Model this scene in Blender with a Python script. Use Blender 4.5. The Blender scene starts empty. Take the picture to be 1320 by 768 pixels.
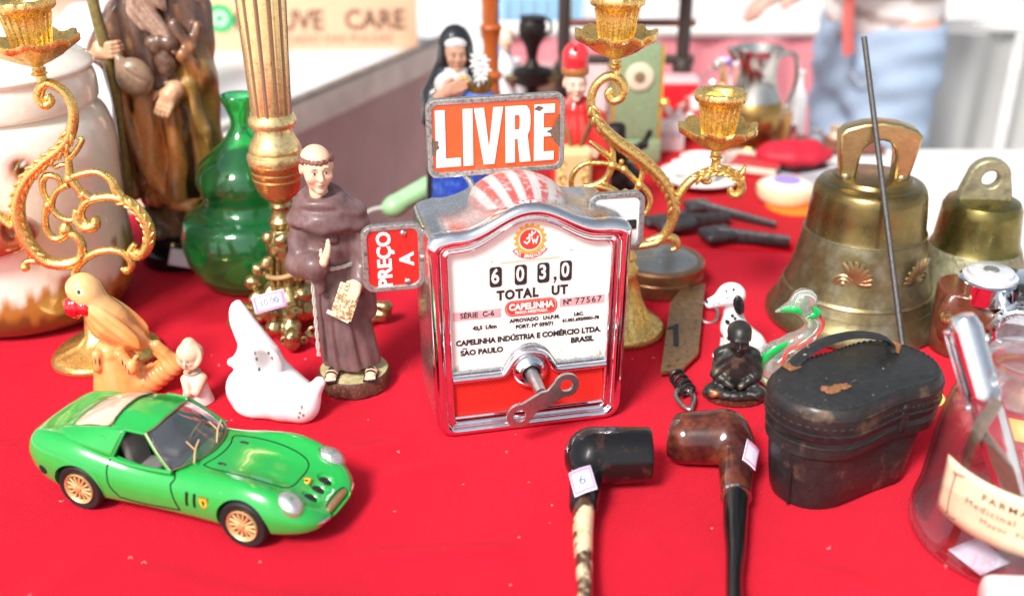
import bpy, bmesh, math, random
import numpy as np
from mathutils import Matrix, Vector, Euler
R = math.radians
sc = bpy.context.scene
TZ = 75.0          # table top above the ground, cm; every coordinate below is in cm above the table top
EYE = 55.0         # camera above the table top

# ------------------------------------------------------------------ camera
cam_d = bpy.data.cameras.new('camera'); cam = bpy.data.objects.new('camera', cam_d)
sc.collection.objects.link(cam); sc.camera = cam
cam.location = (0, 0, (TZ+EYE)*.01); cam.rotation_euler = (R(90-25), 0, 0)
cam_d.sensor_width = 36; cam_d.lens = 36*1400/1320
cam_d.clip_start = .02; cam_d.clip_end = 500
cam_d.dof.use_dof = True; cam_d.dof.focus_distance = 1.02; cam_d.dof.aperture_fstop = 2.9

# ------------------------------------------------------------------ world, sun, exposure
w = bpy.data.worlds.new("World"); sc.world = w; w.use_nodes = True
nt = w.node_tree; nt.nodes.clear()
sky = nt.nodes.new('ShaderNodeTexSky'); sky.sky_type = 'NISHITA'; sky.sun_disc = False
SUN_EL, SUN_AZ = 46, 212            # azimuth clockwise from +Y
sky.sun_elevation = R(SUN_EL); sky.sun_rotation = R(SUN_AZ); sky.altitude = 800
sky.air_density = 1.0; sky.dust_density = 5.0; sky.ozone_density = .3
hs = nt.nodes.new('ShaderNodeHueSaturation'); hs.inputs['Saturation'].default_value = .38
bg = nt.nodes.new('ShaderNodeBackground'); bg.inputs['Strength'].default_value = .095
wo = nt.nodes.new('ShaderNodeOutputWorld')
nt.links.new(sky.outputs[0], hs.inputs['Color']); nt.links.new(hs.outputs[0], bg.inputs[0]); nt.links.new(bg.outputs[0], wo.inputs[0])
sd = bpy.data.lights.new('sun', 'SUN'); sd.energy = 2.7; sd.angle = R(15); sd.color = (1, .97, .93)
so = bpy.data.objects.new('sun', sd); sc.collection.objects.link(so)
dx, dy = math.sin(R(SUN_AZ)), math.cos(R(SUN_AZ))
dv = Vector((dx*math.cos(R(SUN_EL)), dy*math.cos(R(SUN_EL)), math.sin(R(SUN_EL))))
so.rotation_euler = dv.to_track_quat('Z', 'Y').to_euler()
sc.view_settings.view_transform = 'Standard'; sc.view_settings.look = 'None'
sc.view_settings.gamma = 1; sc.view_settings.exposure = .82
sc.cycles.max_bounces = 10; sc.cycles.transmission_bounces = 10; sc.cycles.transparent_max_bounces = 10
sc.cycles.sample_clamp_indirect = 6

# ------------------------------------------------------------------ helpers: placing
CT, ST = math.cos(R(25)), math.sin(R(25))
def on(px, py, z=0.0):
    "the point at height z over the table seen at (px, py) of the photograph, rounded to the millimetre"
    a = (px-660)/1400; b = -(py-384)/1400
    t = (z-EYE)/(-ST+b*CT)
    return (round(a*t, 1), round((CT+b*ST)*t, 1), z)
def up(px, py, y):
    "x and z of a point standing in the upright plane at distance y"
    a = (px-660)/1400; b = -(py-384)/1400
    t = y/(CT+b*ST)
    return (a*t, EYE+(-ST+b*CT)*t)

# ------------------------------------------------------------------ helpers: objects
def tag(o, label=None, cat=None, group=None, kind=None):
    if label: o['label'] = label
    if cat: o['category'] = cat
    if group: o['group'] = group
    if kind: o['kind'] = kind
    return o
def thing(name, label, cat, loc, rz=0, group=None, rot=None):
    o = bpy.data.objects.new(name, None); sc.collection.objects.link(o)
    o.empty_display_size = .02
    o.location = (loc[0]*.01, loc[1]*.01, (loc[2]+TZ)*.01)
    o.rotation_euler = rot if rot else (0, 0, R(rz))
    return tag(o, label, cat, group)
def ob(name, geo, mat, par=None, loc=(0, 0, 0), rot=(0, 0, 0), sharp=42, label=None, cat=None, group=None, kind=None):
    "links one mesh object; geometry is in cm"
    V, F = geo[0], geo[1]
    me = bpy.data.meshes.new(name)
    V = np.asarray(V, dtype=np.float64)*.01
    me.from_pydata(V.tolist(), [], [list(map(int, f)) for f in F] if not isinstance(F, np.ndarray) else F.tolist())
    me.validate(); me.update()
    me.shade_smooth()
    if sharp < 180: me.set_sharp_from_angle(angle=R(sharp))
    if len(geo) > 2 and geo[2] is not None and len(me.vertices) == len(geo[2]):
        at = me.color_attributes.new('Col', 'FLOAT_COLOR', 'POINT')
        c = np.ones((len(V), 4), dtype=np.float32); c[:, :3] = geo[2]
        at.data.foreach_set('color', c.ravel())
    if mat: me.materials.append(mat)
    o = bpy.data.objects.new(name, me); sc.collection.objects.link(o)
    if par is None: loc = (loc[0], loc[1], loc[2]+TZ)
    else: o.parent = par
    o.location = [c*.01 for c in loc]; o.rotation_euler = [R(a) for a in rot]
    return tag(o, label, cat, group, kind)
def mg(*gs):
    V, F, C, n = [], [], [], 0
    hasc = all(len(g) > 2 for g in gs)
    for g in gs:
        v = np.asarray(g[0], dtype=float).reshape(-1, 3); V.append(v)
        F += [[int(i)+n for i in f] for f in g[1]]; n += len(v)
        if hasc: C.append(g[2])
    return (np.vstack(V), F, np.vstack(C)) if hasc else (np.vstack(V), F)
def rotm(rot): return np.array(Euler([R(a) for a in rot]).to_matrix())
def tr(g, loc=(0, 0, 0), rot=(0, 0, 0), s=1):
    V = np.asarray(g[0], dtype=float).reshape(-1, 3)*np.asarray(s, dtype=float)
    V = V@rotm(rot).T+np.asarray(loc, dtype=float)
    return (V, g[1])+tuple(g[2:])
def cj(g, c):
    return (g[0], g[1], np.tile(np.array(c, dtype=float), (len(g[0]), 1)))

# ------------------------------------------------------------------ helpers: shapes
def box(c, s, bev=0.0, seg=2, rot=(0, 0, 0)):
    bm = bmesh.new(); bmesh.ops.create_cube(bm, size=1)
    for v in bm.verts: v.co = Vector((v.co.x*s[0], v.co.y*s[1], v.co.z*s[2]))
    if bev > 0: bmesh.ops.bevel(bm, geom=bm.edges[:], offset=bev, segments=seg, profile=.5, affect='EDGES')
    V = [tuple(v.co) for v in bm.verts]; F = [[v.index for v in f.verts] for f in bm.faces]; bm.free()
    return tr((V, F), c, rot)
def lathe(prof, seg=48, mod=None, cap=True):
    "profile of (r, z); mod(angle, r, z) returns a factor on r"
    V, F = [], []
    n = len(prof)
    for r, z in prof:
        for i in range(seg):
            a = 2*math.pi*i/seg
            q = r*(mod(a, r, z) if mod else 1)
            V.append((q*math.cos(a), q*math.sin(a), z))
    for j in range(n-1):
        for i in range(seg):
            k = (i+1) % seg
            F.append([j*seg+i, j*seg+k, (j+1)*seg+k, (j+1)*seg+i])
    if cap:
        if prof[0][0] > 1e-4: F.append([i for i in range(seg)][::-1])
        if prof[-1][0] > 1e-4: F.append([(n-1)*seg+i for i in range(seg)])
    return (np.array(V), F)
def spl(pts, n=8, closed=False):
    "Catmull-Rom through the points"
    P = [np.array(p, dtype=float) for p in pts]; m = len(P); out = []
    rng = m if closed else m-1
    for i in range(rng):
        if closed: a, b, c, d = P[i-1], P[i], P[(i+1) % m], P[(i+2) % m]
        else: a, b, c, d = P[max(i-1, 0)], P[i], P[i+1], P[min(i+2, m-1)]
        for k in range(n):
            t = k/n
            out.append(.5*((2*b)+(-a+c)*t+(2*a-5*b+4*c-d)*t*t+(-a+3*b-3*c+d)*t**3))
    if not closed: out.append(P[-1])
    return out
def tube(pts, rad, seg=10, closed=False, flat=1.0, n=6, smooth=True, upv=None):
    if smooth:
        if np.ndim(rad) > 0:
            q = spl([tuple(p)+(r,) for p, r in zip(pts, rad)], n, closed)
            P = [x[:3] for x in q]; rr = [max(float(x[3]), .01) for x in q]
        else:
            P = spl(pts, n, closed); rr = [rad]*len(P)
    else:
        P = [np.array(p, dtype=float) for p in pts]; rr = list(rad) if np.ndim(rad) > 0 else [rad]*len(P)
    m = len(P); V, F = [], []
    T = []
    for i in range(m):
        a = P[i-1] if (i or closed) else P[0]; b = P[(i+1) % m] if (i < m-1 or closed) else P[-1]
        t = b-a; T.append(t/(np.linalg.norm(t)+1e-9))
    ref = np.array(upv if upv is not None else ((0, 0, 1) if abs(T[0][2]) < .9 else (0, 1, 0)), dtype=float)
    N = ref-T[0]*np.dot(ref, T[0]); N /= np.linalg.norm(N)+1e-9
    for i in range(m):
        if upv is not None: N = ref-T[i]*np.dot(ref, T[i])
        else: N = N-T[i]*np.dot(N, T[i])
        N = N/(np.linalg.norm(N)+1e-9)
        Bn = np.cross(T[i], N)
        for k in range(seg):
            a = 2*math.pi*k/seg
            V.append(P[i]+rr[i]*(math.cos(a)*N+flat*math.sin(a)*Bn))
    for i in range(m if closed else m-1):
        j = (i+1) % m
        for k in range(seg):
            l = (k+1) % seg
            F.append([i*seg+k, i*seg+l, j*seg+l, j*seg+k])
    if not closed:
        F.append([k for k in range(seg)][::-1]); F.append([(m-1)*seg+k for k in range(seg)])
    return (np.array(V), F)
def ball(c, r, seg=20, rings=12, rot=(0, 0, 0)):
    pr = [(math.sin(math.pi*i/rings), -math.cos(math.pi*i/rings)) for i in range(rings+1)]
    pr[0] = (.001, -1); pr[-1] = (.001, 1)
    return tr(lathe(pr, seg), c, rot, r if np.ndim(r) else (r, r, r))
def grid(fn, nu, nv):
    V = [fn(i/nu, j/nv) for i in range(nu+1) for j in range(nv+1)]
    F = [[i*(nv+1)+j, (i+1)*(nv+1)+j, (i+1)*(nv+1)+j+1, i*(nv+1)+j+1] for i in range(nu) for j in range(nv)]
    return (np.array(V, dtype=float), F)
def from_obj(o, keepdata=False):
    dg = bpy.context.evaluated_depsgraph_get(); me = bpy.data.meshes.new_from_object(o.evaluated_get(dg))
    V = np.array([tuple(v.co) for v in me.vertices]).reshape(-1, 3); F = [list(p.vertices) for p in me.polygons]
    bpy.data.meshes.remove(me); bpy.data.objects.remove(o)
    return (V, F)
def flat(loops, depth=.1, bev=0.0):
    "filled outline(s) in XY, holes allowed, thickness along Z centred on 0"
    cu = bpy.data.curves.new('outline', 'CURVE'); cu.dimensions = '2D'; cu.fill_mode = 'BOTH'
    for lp in loops:
        s = cu.splines.new('POLY'); s.points.add(len(lp)-1); s.use_cyclic_u = True
        for i, p in enumerate(lp): s.points[i].co = (p[0], p[1], 0, 1)
    cu.extrude = depth/2-bev; cu.bevel_depth = bev; cu.bevel_resolution = 1; cu.offset = -bev
    o = bpy.data.objects.new('outline', cu); sc.collection.objects.link(o)
    return from_obj(o)
def txt(s, size, off=0.0, depth=.02, align='CENTER', sx=1.0, sp=1.0):
    cu = bpy.data.curves.new('lettering', 'FONT'); cu.body = s; cu.size = size; cu.offset = off
    cu.extrude = depth/2; cu.align_x = align; cu.align_y = 'CENTER'; cu.resolution_u = 3; cu.space_character = sp
    o = bpy.data.objects.new('lettering', cu); sc.collection.objects.link(o)
    g = from_obj(o)
    return tr(g, s=(sx, 1, 1))
def stand(g, loc=(0, 0, 0), ang=0):
    "turns a flat XY shape upright so that it faces -Y; ang turns it in its own plane first"
    return tr(tr(g, rot=(0, 0, ang)), loc, (90, 0, 0))
def rrect(w_, h_, r, n=5, cx=0, cy=0):
    out = []
    for sx, sy, a0 in ((1, 1, 0), (-1, 1, 90), (-1, -1, 180), (1, -1, 270)):
        for i in range(n+1):
            a = R(a0+90*i/n)
            out.append((cx+sx*(w_/2-r)+r*math.cos(a), cy+sy*(h_/2-r)+r*math.sin(a)))
    return out
def circ(r, n=24, cx=0, cy=0, ry=None):
    return [(cx+r*math.cos(2*math.pi*i/n), cy+(ry or r)*math.sin(2*math.pi*i/n)) for i in range(n)]

# ------------------------------------------------------------------ helpers: modelling by blended solids
def nets(F, org, h):
    nx, ny, nz = F.shape; c = F < 0
    cs = {}
    for a in (0, 1):
        for b in (0, 1):
            for d in (0, 1): cs[a, b, d] = (slice(a, nx-1+a), slice(b, ny-1+b), slice(d, nz-1+d))
    cnt = sum(c[s].astype(np.int8) for s in cs.values())
    act = (cnt > 0) & (cnt < 8)
    idx = -np.ones(act.shape, dtype=np.int64); ii = np.argwhere(act); idx[act] = np.arange(len(ii))
    vals = {k: F[s][act] for k, s in cs.items()}
    acc = np.zeros((len(ii), 3)); num = np.zeros(len(ii))
    for a in cs:
        for ax in range(3):
            if a[ax] == 0:
                b = list(a); b[ax] = 1; b = tuple(b)
                fa, fb = vals[a], vals[b]; m = (fa < 0) != (fb < 0)
                t = fa[m]/(fa[m]-fb[m])
                p = np.tile(np.array(a, dtype=float), (m.sum(), 1)); p[:, ax] = t
                acc[m] += p; num[m] += 1
    V = (ii+acc/num[:, None])*h+org
    Q = []
    for ax in range(3):
        s0 = [slice(1, -1)]*3; s1 = [slice(1, -1)]*3
        s0[ax] = slice(0, -1); s1[ax] = slice(1, None)
        a, b = c[tuple(s0)], c[tuple(s1)]
        e = np.argwhere(a != b)
        if not len(e): continue
        fl = a[a != b]
        o = [1, 1, 1]; o[ax] = 0; e = e+np.array(o)
        u, v = [(1, 2), (2, 0), (0, 1)][ax]
        du = np.zeros(3, int); du[u] = 1; dv_ = np.zeros(3, int); dv_[v] = 1
        q = [idx[tuple((e-du-dv_).T)], idx[tuple((e-dv_).T)], idx[tuple(e.T)], idx[tuple((e-du).T)]]
        q = np.stack(q, 1); q[~fl] = q[~fl][:, ::-1]
        Q.append(q)
    return V, np.vstack(Q)
class Sdf:
    def __init__(s): s.p = []; s.lo = np.full(3, 1e9); s.hi = np.full(3, -1e9)
    def _add(s, f, col, k, op, lo, hi):
        s.p.append((f, col, k, op))
        if op == '+': s.lo = np.minimum(s.lo, lo); s.hi = np.maximum(s.hi, hi)
        return s
    def ell(s, c, r, col=0, k=.3, rot=None, op='+'):
        c = np.array(c, dtype=np.float32); r = np.array(r if np.ndim(r) else (r,)*3, dtype=np.float32)
        M = rotm(rot).astype(np.float32) if rot else None
        def f(P):
            q = P-c
            if M is not None: q = q@M
            a = np.sqrt(((q/r)**2).sum(-1)); b = np.sqrt(((q/(r*r))**2).sum(-1))+1e-6
            return a*(a-1)/b
        m = r.max() if rot else r
        return s._add(f, col, k, op, c-m, c+m)
    def cap(s, a, b, ra, rb=None, col=0, k=.3, op='+', sq=None):
        rb = ra if rb is None else rb
        a = np.array(a, dtype=np.float32); b = np.array(b, dtype=np.float32); d = b-a; L = float((d*d).sum())+1e-6
        def f(P):
            q = P-a; t = np.clip((q@d)/L, 0, 1)
            e = q-t[:, None]*d
            if sq is not None: e = e*np.array(sq, dtype=np.float32)
            return np.sqrt((e*e).sum(-1))-(ra+(rb-ra)*t)
        m = max(ra, rb)
        return s._add(f, col, k, op, np.minimum(a, b)-m, np.maximum(a, b)+m)
    def chain(s, pts, rad, col=0, k=.3, op='+'):
        for i in range(len(pts)-1): s.cap(pts[i], pts[i+1], rad[i], rad[i+1], col, k, op)
        return s
    def rbox(s, c, h, r=.2, col=0, k=.2, rot=None, op='+'):
        c = np.array(c, dtype=np.float32); h = np.array(h, dtype=np.float32); M = rotm(rot).astype(np.float32) if rot else None
        def f(P):
            q = P-c
            if M is not None: q = q@M
            q = np.abs(q)-(h-r)
            return np.sqrt((np.maximum(q, 0)**2).sum(-1))+np.minimum(q.max(-1), 0)-r
        m = np.linalg.norm(h) if rot else h
        return s._add(f, col, k, op, c-m, c+m)
    def tor(s, c, RR, r, col=0, k=.3, rot=None, op='+', sq=1.0):
        c = np.array(c, dtype=np.float32); M = rotm(rot).astype(np.float32) if rot else None
        def f(P):
            q = P-c
            if M is not None: q = q@M
            g = np.sqrt(q[:, 0]**2+(q[:, 1]*sq)**2)-RR
            return np.sqrt(g*g+q[:, 2]**2)-r
        return s._add(f, col, k, op, c-RR*1.3-r, c+RR*1.3+r)
    def val(s, P, want=False):
        d = None; best = None; ci = None
        for f, col, k, op in s.p:
            v = f(P)
            if d is None: d = v; best = v.copy(); ci = np.zeros(len(P), int); ci[:] = col; continue
            if op == '+':
                h = np.maximum(k-np.abs(d-v), 0)/max(k, 1e-6); d = np.minimum(d, v)-h*h*k*.25
                if want: m = v < best; best = np.where(m, v, best); ci[m] = col
            elif op == '-':
                v = -v; h = np.maximum(k-np.abs(d-v), 0)/max(k, 1e-6); d = np.maximum(d, v)+h*h*k*.25
                if want and col >= 0: m = np.abs(v-d) < k*.2+.02; ci[m] = col
        return (d, ci) if want else d
    def mesh(s, h, disp=None, cols=None, colf=None, zmin=None, zmax=None):
        lo = s.lo-h*3; hi = s.hi+h*3
        if zmin is not None: lo[2] = zmin-h*3
        if zmax is not None: hi[2] = zmax+h*3
        n = np.ceil((hi-lo)/h).astype(int)+1
        def fn(P):
            d = s.val(P)
            if disp is not None: d = d+disp(P)
            if zmin is not None: d = np.maximum(d, zmin-P[:, 2])
            if zmax is not None: d = np.maximum(d, P[:, 2]-zmax)
            return d
        X, Y_ = [np.arange(n[i], dtype=np.float32)*h+lo[i] for i in (0, 1)]
        G = np.empty(tuple(n), dtype=np.float32)
        step = max(1, int(400000/(n[0]*n[1])))
        for k0 in range(0, n[2], step):
            Z = np.arange(k0, min(k0+step, n[2]), dtype=np.float32)*h+lo[2]
            P = np.stack(np.meshgrid(X, Y_, Z, indexing='ij'), -1).reshape(-1, 3).astype(np.float32)
            G[:, :, k0:k0+len(Z)] = fn(P).reshape(n[0], n[1], len(Z))
        V, Q = nets(G, lo, h)
        V = V.astype(np.float32)
        for _ in range(2):
            d = fn(V); e = h*.3; g = np.zeros_like(V)
            for ax in range(3):
                W = V.copy(); W[:, ax] += e; g[:, ax] = (fn(W)-d)/e
            gg = (g*g).sum(1)+.05
            V = V-np.clip(d/gg, -h*.6, h*.6)[:, None]*g
        if cols is None and colf is None: return (V, Q)
        _, ci = s.val(V, True)
        C = np.array(cols if cols is not None else [(.8, .8, .8)], dtype=float)
        C = C[np.clip(ci, 0, len(C)-1)]
        if colf is not None: C = colf(V.astype(float), C, ci)
        return (V, Q, np.clip(C, 0, 1))
def spot(C, P, c, r, col, soft=.15):
    "paint an ellipsoidal patch of colour"
    r = np.array(r if np.ndim(r) else (r,)*3, dtype=float)
    q = np.sqrt((((P-np.array(c))/r)**2).sum(1)); a = np.clip((1-q)/soft, 0, 1)[:, None]
    return C*(1-a)+np.array(col)*a
rs = np.random.RandomState(7)
_lat = rs.rand(33, 33, 33).astype(np.float32)
def vnoise(P, s=1.0):
    q = np.asarray(P)*s+100.3; i = np.floor(q).astype(int); f = q-i; f = f*f*(3-2*f); i %= 32
    r = 0
    for a in (0, 1):
        for b in (0, 1):
            for c in (0, 1):
                wgt = (f[:, 0] if a else 1-f[:, 0])*(f[:, 1] if b else 1-f[:, 1])*(f[:, 2] if c else 1-f[:, 2])
                r = r+wgt*_lat[i[:, 0]+a, i[:, 1]+b, i[:, 2]+c]
    return r

# ------------------------------------------------------------------ helpers: materials
def pm(name, col=(.8, .8, .8), rough=.5, metal=0.0, var=.1, vs=1.5, bump=.0, bs=8.0, coat=0.0, trans=0.0, ior=1.45,
       vcol=False, col2=None, c2s=.6, c2w=.1, c2t=.55, aniso=(1, 1, 1), rvar=.08, sss=0.0, alpha=1.0, spec=.5, crough=.05):
    m = bpy.data.materials.new(name); m.use_nodes = True; t = m.node_tree; N = t.nodes; L = t.links
    b = N['Principled BSDF']; b.inputs['Roughness'].default_value = rough; b.inputs['Metallic'].default_value = metal
    b.inputs['Coat Weight'].default_value = coat; b.inputs['Coat Roughness'].default_value = crough
    b.inputs['Transmission Weight'].default_value = trans; b.inputs['IOR'].default_value = ior
    b.inputs['Specular IOR Level'].default_value = spec; b.inputs['Alpha'].default_value = alpha
    if sss > 0:
        b.inputs['Subsurface Weight'].default_value = sss; b.inputs['Subsurface Radius'].default_value = (.003, .002, .0015)
        b.inputs['Subsurface Scale'].default_value = 1
    tc = N.new('ShaderNodeTexCoord'); mp = N.new('ShaderNodeMapping'); mp.inputs['Scale'].default_value = aniso
    L.new(tc.outputs['Object'], mp.inputs[0])
    def noise(s, det=4, rg=.6):
        n = N.new('ShaderNodeTexNoise'); n.inputs['Scale'].default_value = s*100; n.inputs['Detail'].default_value = det
        n.inputs['Roughness'].default_value = rg; L.new(mp.outputs[0], n.inputs['Vector']); return n
    if vcol: at = N.new('ShaderNodeAttribute'); at.attribute_name = 'Col'; src = at.outputs['Color']
    else: rgb = N.new('ShaderNodeRGB'); rgb.outputs[0].default_value = (*col, 1); src = rgb.outputs[0]
    if col2 is not None:
        n2 = noise(c2s, 6, .65); mr = N.new('ShaderNodeMapRange'); mr.interpolation_type = 'SMOOTHSTEP'
        mr.inputs['From Min'].default_value = c2t-c2w; mr.inputs['From Max'].default_value = c2t+c2w
        L.new(n2.outputs[0], mr.inputs[0])
        mx = N.new('ShaderNodeMix'); mx.data_type = 'RGBA'; L.new(mr.outputs[0], mx.inputs['Factor'])
        L.new(src, mx.inputs['A']); mx.inputs['B'].default_value = (*col2, 1); src = mx.outputs['Result']
    n1 = noise(vs)
    if var > 0:
        mr = N.new('ShaderNodeMapRange'); mr.inputs['From Min'].default_value = .25; mr.inputs['From Max'].default_value = .75
        mr.inputs['To Min'].default_value = 1-var; mr.inputs['To Max'].default_value = 1+var
        L.new(n1.outputs[0], mr.inputs[0])
        mx = N.new('ShaderNodeVectorMath'); mx.operation = 'SCALE'; L.new(src, mx.inputs[0]); L.new(mr.outputs[0], mx.inputs['Scale'])
        src = mx.outputs[0]
    L.new(src, b.inputs['Base Color'])
    if rvar > 0:
        n3 = noise(vs*2.3); mr = N.new('ShaderNodeMapRange'); mr.inputs['To Min'].default_value = max(rough-rvar, .01); mr.inputs['To Max'].default_value = min(rough+rvar, 1)
        L.new(n3.outputs[0], mr.inputs[0]); L.new(mr.outputs[0], b.inputs['Roughness'])
    if bump > 0:
        nb = noise(bs, 3); bp = N.new('ShaderNodeBump'); bp.inputs['Strength'].default_value = 1; bp.inputs['Distance'].default_value = bump*.01
        L.new(nb.outputs[0], bp.inputs['Height']); L.new(bp.outputs[0], b.inputs['Normal'])
    return m
M = {}
M['chrome'] = pm('chrome', (.80, .83, .87), .06, 1, .06, bump=.004, bs=1.5, col2=(.45, .43, .42), c2s=2.5, c2t=.68, c2w=.06, rvar=.06)
M['steel'] = pm('worn_steel', (.50, .49, .48), .38, 1, .2, 3, bump=.015, bs=12)
M['cast'] = pm('cast_grey_metal', (.42, .41, .39), .45, .8, .35, 4, bump=.05, bs=9, col2=(.12, .11, .1), c2s=3, c2t=.6, c2w=.12)
M['gold'] = pm('gilded_metal', (.90, .60, .16), .30, .85, .2, 1.2, bump=.03, bs=6, col2=(.35, .2, .05), c2s=3.5, c2t=.66, c2w=.08)
M['goldcast'] = pm('gilded_cast_metal', (.86, .60, .20), .28, .9, .25, 3, bump=.05, bs=5, col2=(.22, .12, .03), c2s=4.5, c2t=.62, c2w=.07)
M['brass'] = pm('polished_brass', (.92, .74, .36), .26, .85, .12, 1, bump=.01, bs=4, col2=(.4, .24, .08), c2s=1.2, c2t=.64, c2w=.1)
M['antique'] = pm('antique_brass', (.52, .42, .2), .3, .9, .3, 1.5, bump=.05, bs=4, col2=(.14, .1, .05), c2s=1.5, c2t=.56, c2w=.1)
M['copper'] = pm('copper_brown', (.55, .29, .10), .28, .7, .15, 1)
M['bell'] = pm('dull_bell_bronze', (.22, .175, .085), .38, .85, .25, .6, bump=.02, bs=5, col2=(.30, .28, .19), c2s=.35, c2t=.55, c2w=.12, rvar=.12)
M['bell_p'] = pm('polished_bell_bronze', (.25, .18, .075), .29, .95, .22, .5, bump=.006, bs=4, col2=(.24, .18, .06), c2s=.5, c2t=.55, c2w=.15, rvar=.1)
M['blackpaint'] = pm('black_paint', (.015, .015, .016), .35)
M['white'] = pm('white_paint', (.82, .81, .78), .4, var=.04)
M['glazed'] = pm('white_glazed_ceramic', (.86, .86, .88), .18, var=.03, coat=.6, vcol=True, sss=.15)
M['vc'] = pm('painted_plaster', rough=.5, vcol=True, var=.1, vs=2, bump=.02, bs=9)
M['vcg'] = pm('glazed_colours', rough=.2, vcol=True, var=.08, vs=2, coat=.7, bump=.006, bs=4)
M['vcw'] = pm('varnished_carving', rough=.3, vcol=True, var=.22, vs=2.5, coat=.4, bump=.05, bs=5)
def thinglass(name, col, ior=1.5, rough=.02, body=0.0, bcol=(.8, .8, .8)):
    "thin clear wall: transmits straight through, reflects by Fresnel"
    m = bpy.data.materials.new(name); m.use_nodes = True; t = m.node_tree; N = t.nodes; L = t.links; N.clear()
    o = N.new('ShaderNodeOutputMaterial'); a = N.new('ShaderNodeBsdfTransparent'); a.inputs[0].default_value = (*col, 1)
    g = N.new('ShaderNodeBsdfGlossy'); g.inputs['Roughness'].default_value = rough
    lw = N.new('ShaderNodeLayerWeight'); lw.inputs['Blend'].default_value = .5; pw = N.new('ShaderNodeMath'); pw.operation = 'POWER'; pw.inputs[1].default_value = 2.8
    L.new(lw.outputs['Facing'], pw.inputs[0]); f = N.new('ShaderNodeMath'); f.operation = 'MULTIPLY_ADD'; f.inputs[1].default_value = .92; f.inputs[2].default_value = .07; L.new(pw.outputs[0], f.inputs[0]); mx = N.new('ShaderNodeMixShader')
    L.new(f.outputs[0], mx.inputs[0]); L.new(a.outputs[0], mx.inputs[1]); L.new(g.outputs[0], mx.inputs[2])
    if body > 0:
        d = N.new('ShaderNodeBsdfDiffuse'); d.inputs[0].default_value = (*bcol, 1); m2 = N.new('ShaderNodeMixShader'); m2.inputs[0].default_value = body
        L.new(mx.outputs[0], m2.inputs[1]); L.new(d.outputs[0], m2.inputs[2]); L.new(m2.outputs[0], o.inputs[0])
    else: L.new(mx.outputs[0], o.inputs[0])
    return m
M['clear'] = thinglass('clear_glass', (.98, .98, .98), 1.45, .02, .0)
# ------------------------------------------------------------------ the setting
def plane_grid(x0, x1, y0, y1, nx, ny, zf):
    return grid(lambda u, v: (x0+(x1-x0)*u, y0+(y1-y0)*v, zf(x0+(x1-x0)*u, y0+(y1-y0)*v)), nx, ny)
m = pm('pale_pavement', (.74, .72, .69), .8, var=.2, vs=.03, bump=.1, bs=.5, col2=(.6, .59, .57), c2s=.01, c2t=.5)
ob('ground', plane_grid(-6000, 6000, -3000, 9000, 8, 8, lambda x, y: -TZ), m, kind='structure')

# red cloth: woven, with soft creases that stay below the level of the objects
def weave(name, col, sc_=9.0, rough=.75, col2=None):
    m = pm(name, col, rough, var=.16, vs=.05, rvar=0, col2=col2, c2s=.05, c2t=.55, c2w=.2, spec=.12)
    t = m.node_tree; N = t.nodes; L = t.links; b = N['Principled BSDF']
    tc = N.new('ShaderNodeTexCoord'); hs_ = []
    for rz in (38, 128):
        mp = N.new('ShaderNodeMapping'); mp.inputs['Rotation'].default_value = (0, 0, R(rz)); L.new(tc.outputs['Object'], mp.inputs[0])
        wv = N.new('ShaderNodeTexWave'); wv.inputs['Scale'].default_value = sc_*100/6.28; wv.inputs['Distortion'].default_value = 1.6; wv.inputs['Detail Scale'].default_value = 40
        L.new(mp.outputs[0], wv.inputs[0]); hs_.append(wv)
    ad = N.new('ShaderNodeMath'); ad.operation = 'ADD'; L.new(hs_[0].outputs['Fac'], ad.inputs[0]); L.new(hs_[1].outputs['Fac'], ad.inputs[1])
    bp = N.new('ShaderNodeBump'); bp.inputs['Strength'].default_value = .9; bp.inputs['Distance'].default_value = .0006
    mr = N.new('ShaderNodeMapRange'); mr.inputs['From Max'].default_value = 2; mr.inputs['To Min'].default_value = .70; mr.inputs['To Max'].default_value = 1.18; L.new(ad.outputs[0], mr.inputs[0])
    old = b.inputs['Base Color'].links[0].from_socket; sc2 = N.new('ShaderNodeVectorMath'); sc2.operation = 'SCALE'
    L.new(old, sc2.inputs[0]); L.new(mr.outputs[0], sc2.inputs['Scale']); L.new(sc2.outputs[0], b.inputs['Base Color'])
    L.new(ad.outputs[0], bp.inputs['Height']); L.new(bp.outputs[0], b.inputs['Normal'])
    b.inputs['Sheen Weight'].default_value = .04; b.inputs['Sheen Roughness'].default_value = .4
    return m
M['red'] = weave('red_cloth', (.86, .007, .034), 8)
M['red2'] = weave('dark_red_cloth', (.72, .006, .018), 9)
cre = [(-60, 108, 18, .10, .9), (-40, 101, -3, .16, .8), (5, 84, 12, .2, 1.0), (20, 88, 8, .16, .9), (-10, 60, 30, .12, 2.0), (30, 62, -25, .12, 2.0), (-34, 66, 60, .1, 1.6), (40, 96, -8, .14, 1.0), (10, 112, -3, .14, .9), (-18, 84, 20, .16, 1.0), (0, 70, 8, .2, .9), (-45, 84, -8, .16, .8), (24, 74, 22, .14, .7), (-4, 62, -12, .2, 1.2), (14, 100, 30, .15, .7), (46, 88, 10, .15, .8), (8, 76, -30, .12, .6)]
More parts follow.
